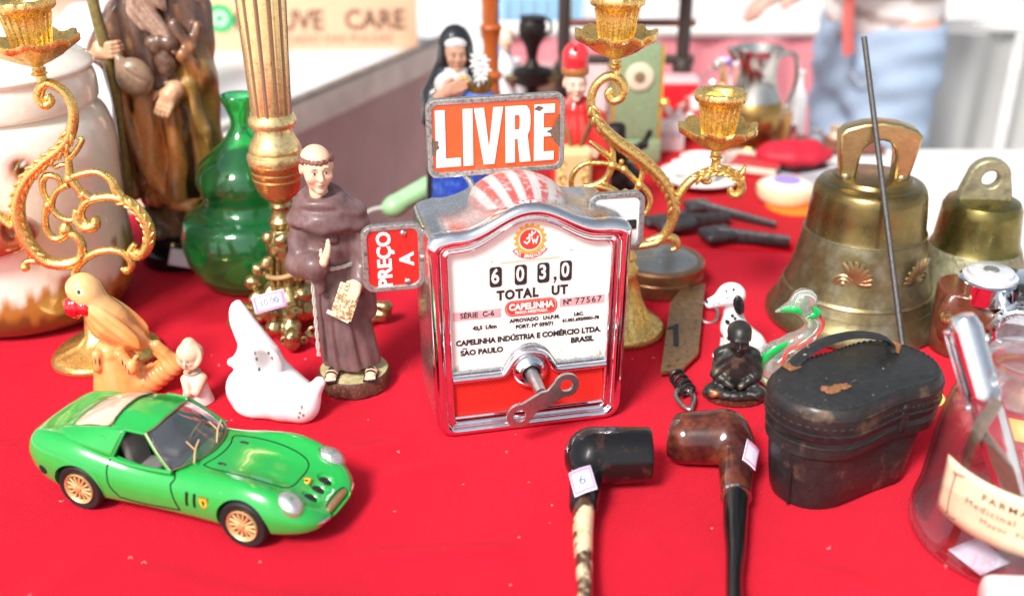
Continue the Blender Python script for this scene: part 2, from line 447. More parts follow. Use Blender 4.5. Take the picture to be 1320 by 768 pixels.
FOOT = [(1.5, 93.5, 12), (-36, 81, 8), (-27.5, 78, 8.5), (-20, 75.5, 8.5), (-16, 97, 4.2), (-39, 95.6, 6), (-31.4, 93.6, 2.5), (-23, 92, 5.5), (12, 109.5, 6), (-43.7, 104, 6.5), (-24, 109, 12), (-32, 124, 9),
        (-56, 116, 13), (-43, 130, 6), (39.4, 113, 10.5), (53.6, 116.5, 8), (18, 122, 6), (17.5, 105, 9), (20, 118, 5), (23.8, 101.6, 5), (22.2, 94.6, 4), (27.9, 96.4, 4), (25, 78.5, 7), (33.5, 83.5, 7), (9.4, 79, 5.5), (5.5, 70, 4),
        (5, 62, 4), (17.3, 80, 6), (17, 71, 4), (16, 63, 4), (40.3, 71.6, 9), (54, 104, 11), (36, 61, 4), (42, 61, 6), (39.9, 95.2, 2), (43, 92, 3), (52, 88, 8), (-47, 100, 3), (14.5, 95, 3)]
def clothz(x, y):
    z = 0
    for cx, cy, a, h, w_ in cre:
        ca, sa = math.cos(R(a)), math.sin(R(a)); u = (x-cx)*ca+(y-cy)*sa; v = -(x-cx)*sa+(y-cy)*ca
        v += 1.2*math.sin(u*.11+cx)
        z += h*math.exp(-(v/w_)**2)*math.exp(-(u/22)**2)
    z += .05*math.sin(x*.19+y*.05)*math.sin(y*.23-x*.07)
    m_ = 1.0
    for fx_, fy_, fr_ in FOOT:
        q = (math.hypot(x-fx_, y-fy_)-fr_)/3.0
        if q < 1: m_ = min(m_, max(q, 0)); 
        if m_ <= 0: return -.03
    return max(z, -.1)*m_*m_*(3-2*m_)*2.4-.03
def sheet(x0, x1, y0, y1, z0, drop, nx, ny, zf, skew=0.0):
    "a table cloth: flat top and four hanging sides with shallow folds"
    def f(u, v):
        a, b = (u*1.3-.15), (v*1.3-.15)
        ca, cb = min(max(a, 0), 1), min(max(b, 0), 1)
        x = x0+(x1-x0)*ca; yb_ = y1-(skew*(x-x0) if skew else 0); y = y0+(yb_-y0)*cb
        ov = max(abs(a-ca), abs(b-cb))/.15
        z = z0+zf(x, y)-drop*ov
        s = 1.2+.8*math.sin((x+y)*.35)
        x += (s*ov if a > 1 else -s*ov if a < 0 else 0); y += (s*ov if b > 1 else -s*ov if b < 0 else 0)
        return (x, y, z)
    return grid(f, nx, ny)
t = thing('market_table', 'long trestle table under the bright red cloth, nearest the camera', 'table', (0, 90, -TZ))
ob('tabletop', box((0, -6, 73.6), (150, 94, 1.8), .2), pm('raw_board', (.45, .33, .2), .7), t)
for sx in (-1, 1):
    for sy in (-1, 1): ob('leg', box((sx*66, sy*38-6, 36.3), (5, 5, 72.6), .3), pm('raw_timber', (.42, .3, .18), .7), t)
ob('tablecloth', sheet(-78, 78, 28, 151, 0, 30, 260, 220, clothz, .165), M['red'], sharp=180,
   label='bright red woven cloth spread over the near market table', cat='tablecloth')
t = thing('market_table', 'further trestle table under the darker red cloth, behind the iron tools', 'table', (20, 170, -TZ))
ob('tabletop', box((0, 0, 73.2), (52, 35, 1.8), .2), pm('raw_board_b', (.45, .33, .2), .7), t)
for sx in (-1, 1):
    for sy in (-1, 1): ob('leg', box((sx*23, sy*13, 36), (5, 5, 72), .3), pm('raw_timber_b', (.42, .3, .18), .7), t)
ob('tablecloth', sheet(-8, 47, 133.8, 192, .35, 35, 100, 90, lambda x, y: .12*math.sin(x*.3)*math.sin(y*.4)-.3), M['red2'], sharp=180,
   label='darker red cloth over the further table, under dish and tools', cat='tablecloth')

# white table at the back left with a grey edge board and a mauve skirt
A = np.array(on(222, 195)[:2]); Bp = np.array(on(566, 50)[:2])
d = Bp-A; Ln = np.linalg.norm(d); d = d/Ln; ang = math.degrees(math.atan2(d[1], d[0]))
g = []; rl = random.Random(21)
for i in range(70):
    x, y = rl.uniform(-45, 45), rl.uniform(60, 110); a = rl.uniform(0, 6.3); L_ = rl.uniform(.08, .3); zz = clothz(x, y)+.05
    g.append(tube([(x, y, zz), (x+L_*math.cos(a), y+L_*math.sin(a), zz+.03), (x+L_*1.4*math.cos(a+.9), y+L_*1.4*math.sin(a+.9), zz)], .022, 4, n=2))
ob('lint', mg(*g), pm('pale_lint', (.80, .55, .55), .8), kind='stuff', label='fine pale lint and crumbs scattered over the near red cloth', cat='lint')
t = thing('display_table', 'white-topped table with pale edge board and mauve skirt, back left', 'table', (A[0], A[1], 0), ang)
ob('tabletop', box((Ln/2, 70, -.6), (Ln, 140, 1.2), .15), pm('white_board', (.80, .82, .84), .35, var=.05, vs=.1), t)
ob('edge_board', box((Ln/2, -.9, -3.2), (Ln+1, 1.6, 6.0), .2), pm('grey_edge', (.62, .58, .5), .5, var=.2, vs=.15, bump=.03, bs=.8), t)
ob('edge_strip', box((Ln/2, -.9, .35), (Ln+1, 2.2, .8), .2), pm('dark_edge', (.22, .2, .17), .5, var=.4, vs=.3), t)
ob('skirt', grid(lambda u, v: (u*Ln, -.9+.9*math.sin(u*34)*(v+.2)+.5*math.sin(u*13+1), -6.1-v*58), 150, 12),
   weave('mauve_cloth', (.60, .40, .385), 7), t, sharp=180)
for q in ((3, 3), (Ln-3, 3), (3, 136), (Ln-3, 136)): ob('leg', box((q[0], q[1], -38.2), (3.5, 3.5, 73.6), .2), M['steel'], t)

# peach coloured sign with blurred lettering standing on it
def uppt(px, py, y): x, z = up(px, py, y); return (x, y, z)
sgn = thing('sign_board', 'peach board with dark lettering, yellow patch and green disc, back left', 'sign', (up(383, 45, 255)[0], 255, .1), 4)
ob('board', box((0, 0, 10), (56, .8, 20), .15), pm('peach_board', (.85, .52, .33), .5, var=.06), sgn)
ob('lettering', stand(txt('O HUVE   CARE', 6.3, .12, .06, sx=.9), (5.5, -.45, 6.6)), pm('brown_ink', (.10, .05, .03), .6), sgn)
ob('small_lettering', stand(txt('MERCADO DAS PULGAS', 2.8, .03, .06), (7, -.45, 2.4)), pm('red_ink', (.5, .16, .12), .6), sgn)
ob('yellow_patch', box((-24.3, -.5, 11), (7, .3, 13), .1), pm('yellow_ink', (.9, .62, .02), .5), sgn)
ob('green_disc', stand(flat([circ(3.3)], .3), (-17.2, -.5, 7.6)), pm('green_ink', (.03, .5, .16), .5), sgn)
ob('disc_ring', stand(flat([circ(1.7), circ(1.0)], .1), (-17.2, -.68, 7.6)), M['white'], sgn)
ob('light_disc', stand(flat([circ(2.4)], .3), (-23.2, -.85, 2.9)), M['white'], sgn)
ob('paper_sheet', box(on(290, 170, .15), (22, 16, .1), .02, rot=(0, 0, 20)), M['white'], label='white paper sheet lying on the white table beside the green bottle neck', cat='paper')
ob('paper_sheet', box(on(480, 75, .2), (14, 8, .1), .02, rot=(0, 0, 60)), pm('lilac_paper', (.75, .72, .85), .5), label='small lilac paper sheet lying under the peach sign', cat='paper')

# rail with pink cloth, grey tarp
def drape(x0, x1, z0, z1, amp, wl, seed, n=160):
    rr = random.Random(seed); ph = [rr.random()*6 for _ in range(4)]
    def f(u, v):
        x = x0+(x1-x0)*u
        y = amp*(math.sin(x/wl+ph[0])+.6*math.sin(x/wl*2.3+ph[1]+v)+.5*math.sin(x/wl*.47+ph[2]))*(.4+.6*v)
        return (x, y, z1+(z0-z1)*v)
    return grid(f, n, 14)
xr0, zr = up(655, 38, 285); xr1, _ = up(1040, 38, 285)
t = thing('cloth_stall', 'stall front with white top rail and pink cloth hanging, behind the clock', 'stall', (0, 285, 0))
ob('rail', tube([(xr0-8, 0, zr), (xr1+30, 0, zr)], 2.0, 14, smooth=False), M['white'], t)
ob('hanging_cloth', drape(xr0, xr1+10, -55, zr-2, 1.6, 4, 3), weave('pink_cloth', (.85, .30, .34), 6), t, sharp=180)
ob('side_cloth', drape(xr0-2, xr0+28, -50, zr-8, 1.2, 3, 5, 60), weave('pale_pink_cloth', (.85, .6, .6), 6), t, (0, -3, 0), sharp=180)
for x in (xr0-6, xr1+26): ob('post', tube([(x, 0, -TZ+.1), (x, 0, zr)], 1.6, 12, smooth=False), M['white'], t)
xa, za = up(1185, 34, 262); xb, _ = up(1400, 34, 262)
t = thing('tarp_screen', 'pale grey tarpaulin hanging from a white rail behind the bells', 'screen', (0, 262, 0))
ob('rail', tube([(xa-4, 0, za), (xb, 0, za)], 1.5, 14, smooth=False), M['white'], t)
ob('tarpaulin', drape(xa, xa+24, -60, za-1.5, 2.8, 4, 11), pm('grey_tarp', (.42, .42, .41), .45, var=.06, vs=.05), t, sharp=180)
ob('tarpaulin', drape(xa+25.5, xb, -60, za-1.5, 2.8, 4, 14), pm('grey_tarp_b', (.44, .44, .42), .45, var=.06, vs=.05), t, sharp=180)
for x in (xa-2, xb-2): ob('post', tube([(x, 1.5, -TZ+.1), (x, 1.5, za)], 1.3, 12, smooth=False), M['white'], t)
# white side table on the right
x, y = 63, 132
t = thing('side_table', 'white cloth covered side table beyond the two bells', 'table', (x+18, y+23.8, 0))
ob('tabletop', box((0, 0, -1.3), (60, 46, 2), .3), M['white'], t)
ob('table_skirt', box((0, -23.4, -12), (60, .5, 20), .1), pm('peach_cloth', (.85, .58, .5), .7), t)
for q in ((-22, -20), (22, -20), (-22, 20), (22, 20)): ob('leg', box((q[0], q[1], -38.6), (4, 4, 72.6), .2), M['steel'], t)
# things on the ground far behind
def crate(x, y, wd, dp, ht, col, label, rz=0):
    t = thing('plastic_crate', label, 'crate', (x, y, -TZ), rz)
    g = [box((0, sy*dp/2, ht/2), (wd, 1.2, ht), .3) for sy in (-1, 1)]+[box((sx*wd/2, 0, ht/2), (1.2, dp, ht), .3) for sx in (-1, 1)]
    sh = [ob('side_panel', a, col, t) for a in g]
    ob('crate_floor', box((0, 0, 1), (wd-1.4, dp-1.4, 1.5), .3), col, t)
    dk = pm('slot_dark_'+label[:5].strip(), (.2, .3, .36), .6)
    for i in range(6): ob('slot', box((-wd*.39+i*wd*.156, -.7, 0), (wd*.1, .3, ht*.5), .1), dk, sh[0], (0, -dp/2, ht*.6))
crate(-32, 470, 46, 34, 24, pm('teal_plastic', (.35, .66, .66), .4), 'teal plastic crate on the pavement, behind the nun statue')
crate(14, 560, 40, 40, 46, pm('sky_blue_plastic', (.25, .5, .85), .4), 'tall sky blue plastic crate on the pavement behind the turned wooden post')
crate(-14, 520, 14, 12, 12, pm('rose_plastic', (.75, .2, .3), .4), 'small rose plastic crate on the pavement beside the teal crate')
# ------------------------------------------------------------------ the taximeter
mt = thing('taximeter', 'chrome taximeter with cream dial reading 603,0 and red lower panel', 'taximeter', (1.75, 88.9, 0), 13)
def hump(x): return .5*(1+math.cos(math.pi*min(abs(x)/6.6, 1)))
def outline(n=20):
    "outer front outline, clockwise from bottom left, in (x, z)"
    P = []
    def arc(cx, cz, r, a0, a1, k=6):
        for i in range(k+1):
            a = R(a0+(a1-a0)*i/k); P.append((cx+r*math.cos(a), cz+r*math.sin(a)))
    arc(-8.95+1.6, 1.6, 1.6, 270, 180)
    for i in range(1, 8): P.append((-8.95-.35*i/8, 1.6+(19.0-1.6)*i/8))
    arc(-9.3+1.0, 19.2, 1.0, 180, 105)
    for i in range(1, 30):
        x = -8.0+16*i/30; P.append((x, 20.2+2.35*hump(x)+.03*abs(x)))
    arc(9.3-1.0, 19.2, 1.0, 75, 0)
    for i in range(1, 8): P.append((9.3-.35*i/8, 19.0+(1.6-19.0)*i/8))
    arc(8.95-1.6, 1.6, 1.6, 0, -90)
    for i in range(1, 12): P.append((7.35-14.7*i/12, 0))
    return P
def inner(front=True):
    P = []
    def arc(cx, cz, r, a0, a1, k=6):
        for i in range(k+1):
            a = R(a0+(a1-a0)*i/k); P.append((cx+r*math.cos(a), cz+r*math.sin(a)))
    arc(-7.2+.4, 1.4+.4, .4, 270, 180)
    for i in range(1, 8): P.append((-7.2-.25*i/8, 1.8+(17.8-1.8)*i/8))
    arc(-7.45+.4, 17.9, .4, 180, 100)
    for i in range(1, 30):
        x = -6.9+13.8*i/30; P.append((x, 18.3+2.55*hump(x*1.03)))
    arc(7.45-.4, 17.9, .4, 80, 0)
    for i in range(1, 8): P.append((7.45-.25*i/8, 17.8+(1.8-17.8)*i/8))
    arc(7.2-.4, 1.8, .4, 0, -90)
    for i in range(1, 12): P.append((6.8-13.6*i/12, 1.4))
    return P
O_, I_ = outline(), inner()
def ring(fr):
    "fr: list of (mix between outer and inner, grow, y); sections of the moulding"
    V, F = [], []; n = len(O_)
    for m, y in fr:
        for a, b in zip(O_, I_): V.append((a[0]*(1-m)+b[0]*m, y, a[1]*(1-m)+b[1]*m))
    for j in range(len(fr)-1):
        for i in range(n):
            k = (i+1) % n; F.append([j*n+i, j*n+k, (j+1)*n+k, (j+1)*n+i])
    return (np.array(V), F)
# body shell from the bezel to the back
V, F = [], []; n = len(O_)
secs = [(1.0, .9), (1.0, 2), (1.0, 6.5), (.99, 9.4), (.97, 9.9), (.93, 10.1)]
for s_, y in secs:
    for a in O_: V.append((a[0]*(s_ if y > 1 else .985), y, a[1]*(s_ if y > 9.5 else (1 if y > 1 else .99))+(0.06 if y > 9.5 else 0)))
for j in range(len(secs)-1):
    for i in range(n):
        k = (i+1) % n; F.append([j*n+k, j*n+i, (j+1)*n+i, (j+1)*n+k][::-1])
F.append([(len(secs)-1)*n+i for i in range(n)])
M['chromeworn'] = pm('worn_chrome', (.66, .66, .67), .24, .95, .2, 2, bump=.006, bs=12, col2=(.48, .47, .46), c2s=7, c2t=.55, c2w=.14, rvar=.12)
ob('housing', (np.array(V), F), M['chromeworn'], mt, sharp=35)
ob('bezel', ring([(-.0, 1.0), (-.02, .5), (.0, .1), (.12, -.25), (.3, -.42), (.5, -.35), (.62, -.1), (.66, .12), (.74, .14), (.84, .0), (.94, .06), (1.0, .35), (1.01, 1.0)]), M['chrome'], mt, sharp=60)
# dial plate with arched top
dial = [(-7.3, 6.0), (7.3, 6.0), (7.5, 17.9)]+[(7-14*i/24, 18.25+2.6*hump((7-14*i/24)*1.03)) for i in range(25)]+[(-7.5, 17.9)]
M['dial'] = pm('aged_cream_dial', (.86, .83, .77), .35, 0, .03, 1, col2=(.66, .45, .28), c2s=.35, c2t=.7, c2w=.12, coat=.3)
ob('dial_plate', stand(flat([dial], .2), (0, .75, 0)), M['dial'], mt)
M['ink'] = pm('black_ink', (.02, .02, .022), .5); M['pink'] = pm('faded_pink_ink', (.72, .36, .38), .5, col2=(.55, .4, .42), c2s=1.5)
M['redink'] = pm('red_ink_dial', (.75, .05, .03), .45); M['orange'] = pm('orange_gold_ink', (.85, .36, .04), .45); M['whiteink'] = pm('white_ink', (.9, .88, .85), .45)
FY = .62
def onface(name, g, mat, y=FY, **k): return ob(name, tr(g, (0, y, 0)), mat, mt, **k)
# crossbar over the red panel with the arch round the key
ctr = []
for i in range(41):
    x = -7.35+14.7*i/40; r = 2.15
    ctr.append((x, 5.75 + (math.sqrt(max(r*r-x*x, 0))*1.0 if abs(x) < r else 0)))
ctr = [(-7.35, 5.85), (-5, 5.85), (-3.2, 5.85), (-2.5, 5.95), (-2.05, 6.5), (-1.5, 7.35), (-.8, 7.85), (0, 8.0), (.8, 7.85), (1.5, 7.35), (2.05, 6.5), (2.5, 5.95), (3.2, 5.85), (5, 5.85), (7.35, 5.85)]
ob('crossbar', tube([(a, .35, b) for a, b in ctr], .52, 14, flat=.75, n=5, upv=(0, 1, 0)), M['chrome'], mt)
ob('crossbar_step', tube([(a, .55, b+.55) for a, b in ctr], .2, 8, n=5, upv=(0, 1, 0)), M['chromeworn'], mt)
ob('lower_strip', tube([(-7.2, .3, 1.75), (7.2, .3, 1.75)], .18, 8, smooth=False), M['chrome'], mt)
mr_ = pm('ribbed_red_panel', (.80, .02, .015), .5, var=.1)
t_ = mr_.node_tree; wv = t_.nodes.new('ShaderNodeTexChecker'); wv.inputs['Scale'].default_value = 560
bp = t_.nodes.new('ShaderNodeBump'); bp.inputs['Distance'].default_value = .0004; tcx = t_.nodes.new('ShaderNodeTexCoord')
wv.inputs[1].default_value = (.86, .03, .02, 1); wv.inputs[2].default_value = (.60, .012, .01, 1); t_.links.new(wv.outputs['Color'], t_.nodes['Principled BSDF'].inputs['Base Color']); t_.links.new(tcx.outputs['Object'], wv.inputs[0]); t_.links.new(wv.outputs['Fac'], bp.inputs['Height']); t_.links.new(bp.outputs[0], t_.nodes['Principled BSDF'].inputs['Normal'])
panel = [(-7.2, 1.6), (7.2, 1.6), (7.2, 5.9), (2.1, 5.9)]+[(2.1*math.cos(R(a)), 5.9+2.1*math.sin(R(a))) for a in range(15, 180, 15)]+[(-2.1, 5.9), (-7.2, 5.9)]
ob('lower_panel', stand(flat([panel], .2), (0, .62, 0)), mr_, mt)
# printing on the dial
ob('emblem_gear', stand(flat([[( (1.35+ (.16 if (i//2) % 2 else -.05))*math.cos(2*math.pi*i/64), (1.35+(.16 if (i//2) % 2 else -.05))*math.sin(2*math.pi*i/64)) for i in range(64)], circ(1.1, 32)], .04), (0, FY, 19.0)), M['orange'], mt)
ob('emblem_disc', stand(flat([circ(.95, 32)], .04), (0, FY, 19.0)), M['redink'], mt)
em = [[(-.62, -.2), (-.3, -.45), (.0, -.2), (.0, .55), (-.14, .55), (-.14, -.15), (-.3, -.28), (-.5, -.1)],
      [(.08, .2), (.2, .2), (.32, -.2), (.42, .05), (.52, -.2), (.66, .3), (.78, .3), (.56, -.5), (.42, -.15), (.3, -.5)], [(-.35, .0), (.5, .62), (.5, .75), (-.35, .14)], [(.1, .3), (.22, .3), (.22, .8), (.1, .8)]]
ob('emblem_letters', stand(mg(*[flat([e], .03) for e in em]), (0, FY-.03, 19.0)), M['whiteink'], mt, kind='stuff')
bn = [(1.95*math.cos(R(a)), 1.95*math.sin(R(a))) for a in range(214, 327, 8)]+[(1.5*math.cos(R(a)), 1.5*math.sin(R(a))) for a in range(326, 213, -8)]
ob('emblem_banner', stand(flat([bn], .04), (0, FY, 19.1)), M['redink'], mt)
gl = []
for i, ch in enumerate('IND. BRASILEIRA'):
    a = 219+i*7.3; gl.append(tr(txt(ch, .42, .01, .03), (1.72*math.cos(R(a)), 1.72*math.sin(R(a)), 0), (0, 0, a-270)) if ch != ' ' else None)
ob('emblem_lettering', stand(mg(*[g for g in gl if g]), (0, FY-.03, 19.1)), M['whiteink'], mt, kind='stuff')
def slot(x, ch):
    w_ = ob('digit_window', stand(flat([rrect(1.12, 1.95, .28)], .06), (x, FY, 15.65)), M['ink'], mt)
    ob('digit', stand(txt(ch, 1.95, .045, .04, sx=.78), (x-.06, FY-.07, 15.68)), M['dial'], w_)
for x, ch in ((-3.15, '6'), (-.85, '0'), (1.25, '3'), (3.35, '0')): slot(x, ch)
ob('comma', stand(flat([[(-.13, .2), (.13, .2), (.13, -.05), (-.06, -.42), (-.13, -.38), (0, -.08), (-.13, -.05)]], .05), (2.35, FY, 14.95)), M['ink'], mt)
ob('total_lettering', stand(txt('TOTAL   UT', 1.25, .055, .04, sx=.88, sp=1.15), (.25, FY, 13.75)), M['ink'], mt, kind='stuff')
ob('maker_plate', stand(flat([rrect(4.9, 1.55, .7, 8), rrect(4.7, 1.35, .6, 8)], .05), (.15, FY, 12.35)), M['redink'], mt)
ob('maker_field', stand(flat([rrect(4.55, 1.2, .5, 8)], .05), (.15, FY, 12.35)), M['redink'], mt)
ob('maker_lettering', stand(mg(tr(txt('CAPELINHA', .86, .035, .03, sx=.92), (0, .12, 0)), tr(txt('MARCA REGISTRADA', .32, .01, .03), (0, -.42, 0))), (.15, FY-.05, 12.35)), M['whiteink'], mt, kind='stuff')
ob('series_strip', stand(flat([[(-2.2, -.42), (2.2, -.42), (2.2, .42), (-2.2, .42)]], .04), (-4.9, FY, 12.1)), M['pink'], mt)
ob('series_lettering', stand(txt('SÉRIE  C-6', .72, .01, .03, sx=1.0), (-4.9, FY-.04, 12.1)), M['ink'], mt, kind='stuff')
ob('number_strip', stand(flat([[(-2.15, -.42), (2.15, -.42), (2.15, .42), (-2.15, .42)]], .04), (5.0, FY, 12.5)), M['pink'], mt)
ob('number_lettering', stand(mg(tr(txt('Nº', .72, .02, .03), (-1.45, 0, 0)), tr(txt('77567', .85, .0, .03, sp=1.25), (.55, 0, 0))), (5.0, FY-.04, 12.5)), M['ink'], mt, kind='stuff')
small = [('42,5  L/km', -4.2, 10.75, .52, .012), ('APROVADO   I.N.P.M.', .5, 11.1, .5, .012), ('PORT. Nº 039/71', .5, 10.45, .5, .012), ('I.&C.', 4.7, 11.15, .46, .01), ('61.001.693/0001-78', 4.9, 10.6, .44, .01),
         ('CAPELINHA INDÚSTRIA E COMÉRCIO LTDA.', 0, 9.35, .745, .02), ('SAO PAULO', -4.5, 8.3, .74, .02), ('BRASIL', 5.1, 8.45, .74, .02)]
for s_, x, z, sz, of in small:
    sx_ = .93 if len(s_) > 30 else 1
    ob('dial_lettering', stand(txt(s_, sz, of+.012, .03, sx=sx_), (x, FY, z)), M['ink'], mt, kind='stuff')
ob('dial_lettering', tube([(-6.3, FY-.01, 8.74), (-6.17, FY-.01, 8.82), (-6.02, FY-.01, 8.75), (-5.9, FY-.01, 8.83)], .045, 5, n=3), M['ink'], mt, kind='stuff')
# faint scratches and dirt line at the foot of the dial
for i in range(14):
    x = random.Random(i).uniform(-6.5, 6.5); z = random.Random(i+50).uniform(8, 18)
    ob('scratch', stand(flat([[(-.2, 0), (.1, .02), (.15, .06), (-.1, .04)]], .03), (x, FY, z), random.Random(i+9).uniform(0, 180)), pm('scratch_brown_%d' % i, (.35, .25, .18), .6), mt) if i in (1, 4, 6) else None
ob('dial_slot', stand(flat([[(-2.9, -.1), (2.6, -.1), (2.6, .1), (-2.9, .1)]], .03), (.2, FY+.02, 17.0), 1), pm('stain_peach', (.72, .55, .42), .6), mt)
rq = random.Random(31); sm_ = pm('olive_grime', (.42, .38, .26), .7, var=.3)
for x0_, x1_, h_ in ((-7.1, -2.6, .35), (2.6, 7.1, .4), (-7.2, -6.6, .9), (6.5, 7.2, .8)):
    pts = [(x0_, 6.25), (x1_, 6.25)]+[(x1_+(x0_-x1_)*k/14, 6.35+h_*rq.random()) for k in range(15)]
    ob('grime', stand(flat([pts], .03), (0, FY+.03, 0)), sm_, mt)
# winding key
ob('key_socket', tr(lathe([(1.75, 0), (1.8, .3), (1.6, .75), (1.15, 1.1), (.85, 1.0), (.7, .6), (.7, 0)], 40), (0, .75, 5.9), (90, 0, 0)), M['chrome'], mt)
kz = 5.3
ob('key_shaft', tube([(0, 1, 5.9), (.1, -1, 5.75), (.2, -3.2, 5.45)], [.62, .62, .5], 16, n=4), M['steel'], mt)
kl = 2.55
key = []
for sgn_ in (1, -1):
    for a in range(-130, 131, 10):
        key.append((sgn_*(kl+1.2*math.cos(R(a))), sgn_*1.2*math.sin(R(a))))
    key.append((sgn_*.9, sgn_*.62)); key.append((sgn_*.3, sgn_*.85))
holes = [circ(.58, 20, kl), circ(.58, 20, -kl)]
k_ = ob('key_wing', stand(flat([key]+holes, .32, .05), (.2, -3.7, 5.0), 31), M['steel'], mt)
# sunburst on the roof
def scol(V, C):
    ang_ = np.arctan2(V[:, 0], V[:, 2]+4.2+V[:, 1]*.25)
    st = np.sin(ang_*24+.4)
    n_ = vnoise(V, 1.6)*.5+vnoise(V, 4)*.5
    red = np.clip((st+.15)*3, 0, 1)*np.clip((n_-.24-.03*V[:, 0])*4, 0, 1)*np.clip((4.0-V[:, 1])/3, 0, 1)
    C = np.array([(.66, .63, .62)])*(1-red[:, None])+np.array([(.62, .11, .10)])*red[:, None]
    g_ = np.clip((np.hypot(V[:, 0]/4.6, (V[:, 1])/5.5)-.75)*3.0+(n_-.5)*1.2, 0, 1)[:, None]
    return C*(1-g_)+np.array([(.34, .33, .32)])*g_
bn_ = ball((0, 0, 0), (4.6, 5.4, 2.85), 128, 80); keep = bn_
V = bn_[0]; C = scol(V, None)
M['sunb'] = pm('worn_sunburst_enamel', rough=.3, metal=.35, vcol=True, var=.1, vs=4, bump=.03, bs=10)
F_ = [f for f in bn_[1] if all(V[int(k)][1] > -4.8 for k in f) and all(V[int(k)][2] > -.6 for k in f)]
ob('sunburst', (V, F_, C), M['sunb'], mt, (0, 5.5, 20.55))

# flags
M['enamel'] = pm('orange_red_enamel', (.87, .085, .01), .25, var=.06, coat=.5)
M['enamel2'] = pm('red_enamel', (.80, .025, .02), .25, var=.06, coat=.5)
M['rust'] = pm('rust_patch', (.16, .10, .07), .8, var=.5, vs=5, bump=.06, bs=8)
def flag(w_, h_, loc, face, r=.9, rz=0):
    f = stand(flat([rrect(w_, h_, r, 6), rrect(w_-1.1, h_-1.1, r*.6, 6)], .75, .12), loc)
    o = ob('flag_frame', f, M['cast'], mt)
    ob('flag_panel', stand(flat([rrect(w_-.95, h_-.95, r*.6, 6)], .3), (loc[0], loc[1]-.05, loc[2])), face, o)
    return o
fx, fy, fz = -1.25, 8.9, 26.25
fl = flag(13.0, 7.4, (fx, fy, fz), M['enamel'])
def letters():
    H = 5.35; L_ = []
    def P(lst, x0): return [(x0+a, b*H-H/2) for a, b in lst]
    L_.append([P([(0, 0), (2.3, 0), (2.3, .15), (.9, .15), (.9, 1), (0, 1)], -5.7)])
    L_.append([P([(0, 0), (.9, 0), (.9, 1), (0, 1)], -3.15)])
    L_.append([P([(.85, 0), (1.85, 0), (2.7, 1), (1.8, 1), (1.36, .27), (.92, 1), (0, 1)], -2.1)])
    o = [(0, 0), (.88, 0), (.88, .42), (1.02, .42), (1.22, 0), (2.14, 0), (1.88, .44), (1.86, .48), (2.04, .56), (2.1, .68), (2.1, .82), (2.0, .93), (1.8, .99), (1.5, 1), (0, 1)]
    o = [(a*1.12 if a > .9 else a, b) for a, b in o]
    h = [(.88, .58), (1.15, .58), (1.23, .63), (1.23, .79), (1.15, .84), (.88, .84)]
    h = [(a*1.1 if a > .9 else a, b) for a, b in h]
    L_.append([P(o, .83), P(h, .83)])
    L_.append([P([(0, 0), (1.9, 0), (1.9, .155), (.9, .155), (.9, .43), (1.65, .43), (1.65, .58), (.9, .58), (.9, .845), (1.95, .845), (1.95, 1), (0, 1)], 3.55)])
    return L_
for lp in letters():
    ob('flag_letter', stand(flat(lp, .12, .02), (fx, fy-.3, fz)), M['whiteink'], fl)
def chip(pts, loc): ob('rust_chip', stand(flat([pts], .08), loc), M['rust'], fl)
chip([(0, 1.6), (-.35, 1.0), (-.55, .5), (-.7, .25), (-1.25, 0), (-.85, -.15), (-.7, -.6), (-.35, -1.1), (0, -1.5)], (fx+5.95, fy-.4, fz+.1))
chip([(0, .5), (.5, .35), (.45, 0), (.6, -.25), (.3, -.45), (.2, -.9), (0, -1.0)], (fx-5.98, fy-.4, fz-.5))
chip([(-.4, 0), (0, .3), (.5, .1), (.1, -.2)], (fx+3.9, fy-.4, fz+2.3))
for sx in (-1, 1): ob('flag_bracket', tube([(fx+sx*3.2, fy+.3, fz-3.4), (fx+sx*2.4, fy-.2, fz-4.6), (fx+sx*2.4, fy-.4, fz-6.2)], .3, 8), M['cast'], mt)
pf = (-11.9, 3.6, 17.2)
pl_ = flag(5.6, 6.4, pf, M['enamel2'], 1.1)
ob('flag_lettering', mg(stand(txt('PREÇO', 1.75, .05, .1, sx=.98), (pf[0]-.75, pf[1]-.28, pf[2]-.1), 90), stand(txt('A', 1.75, .05, .1), (pf[0]+1.25, pf[1]-.28, pf[2]-.2), 90)), M['whiteink'], pl_, kind='stuff')
for q in ((.95, 2.35), (1.15, -2.35)): ob('rivet', ball((pf[0]+q[0], pf[1]-.35, pf[2]+q[1]), (.3, .2, .3), 14, 8), M['steel'], pl_)
ob('flag_pivot', tube([(-9.6, 3.6, 17), (-8.4, 3.8, 17)], .5, 12, smooth=False), M['cast'], mt)
wf = (9.2, 4.6, 18.4)
wl = flag(5.6, 5.9, wf, M['whiteink'], 1.1)
ob('flag_mark', stand(flat([rrect(1.0, .9, .1)], .1), (wf[0]+1.5, wf[1]-.28, wf[2]-.3)), M['ink'], wl)
ob('side_latch', box((9.2, 2.5, 17.3), (.5, .9, .9), .1), M['ink'], mt)
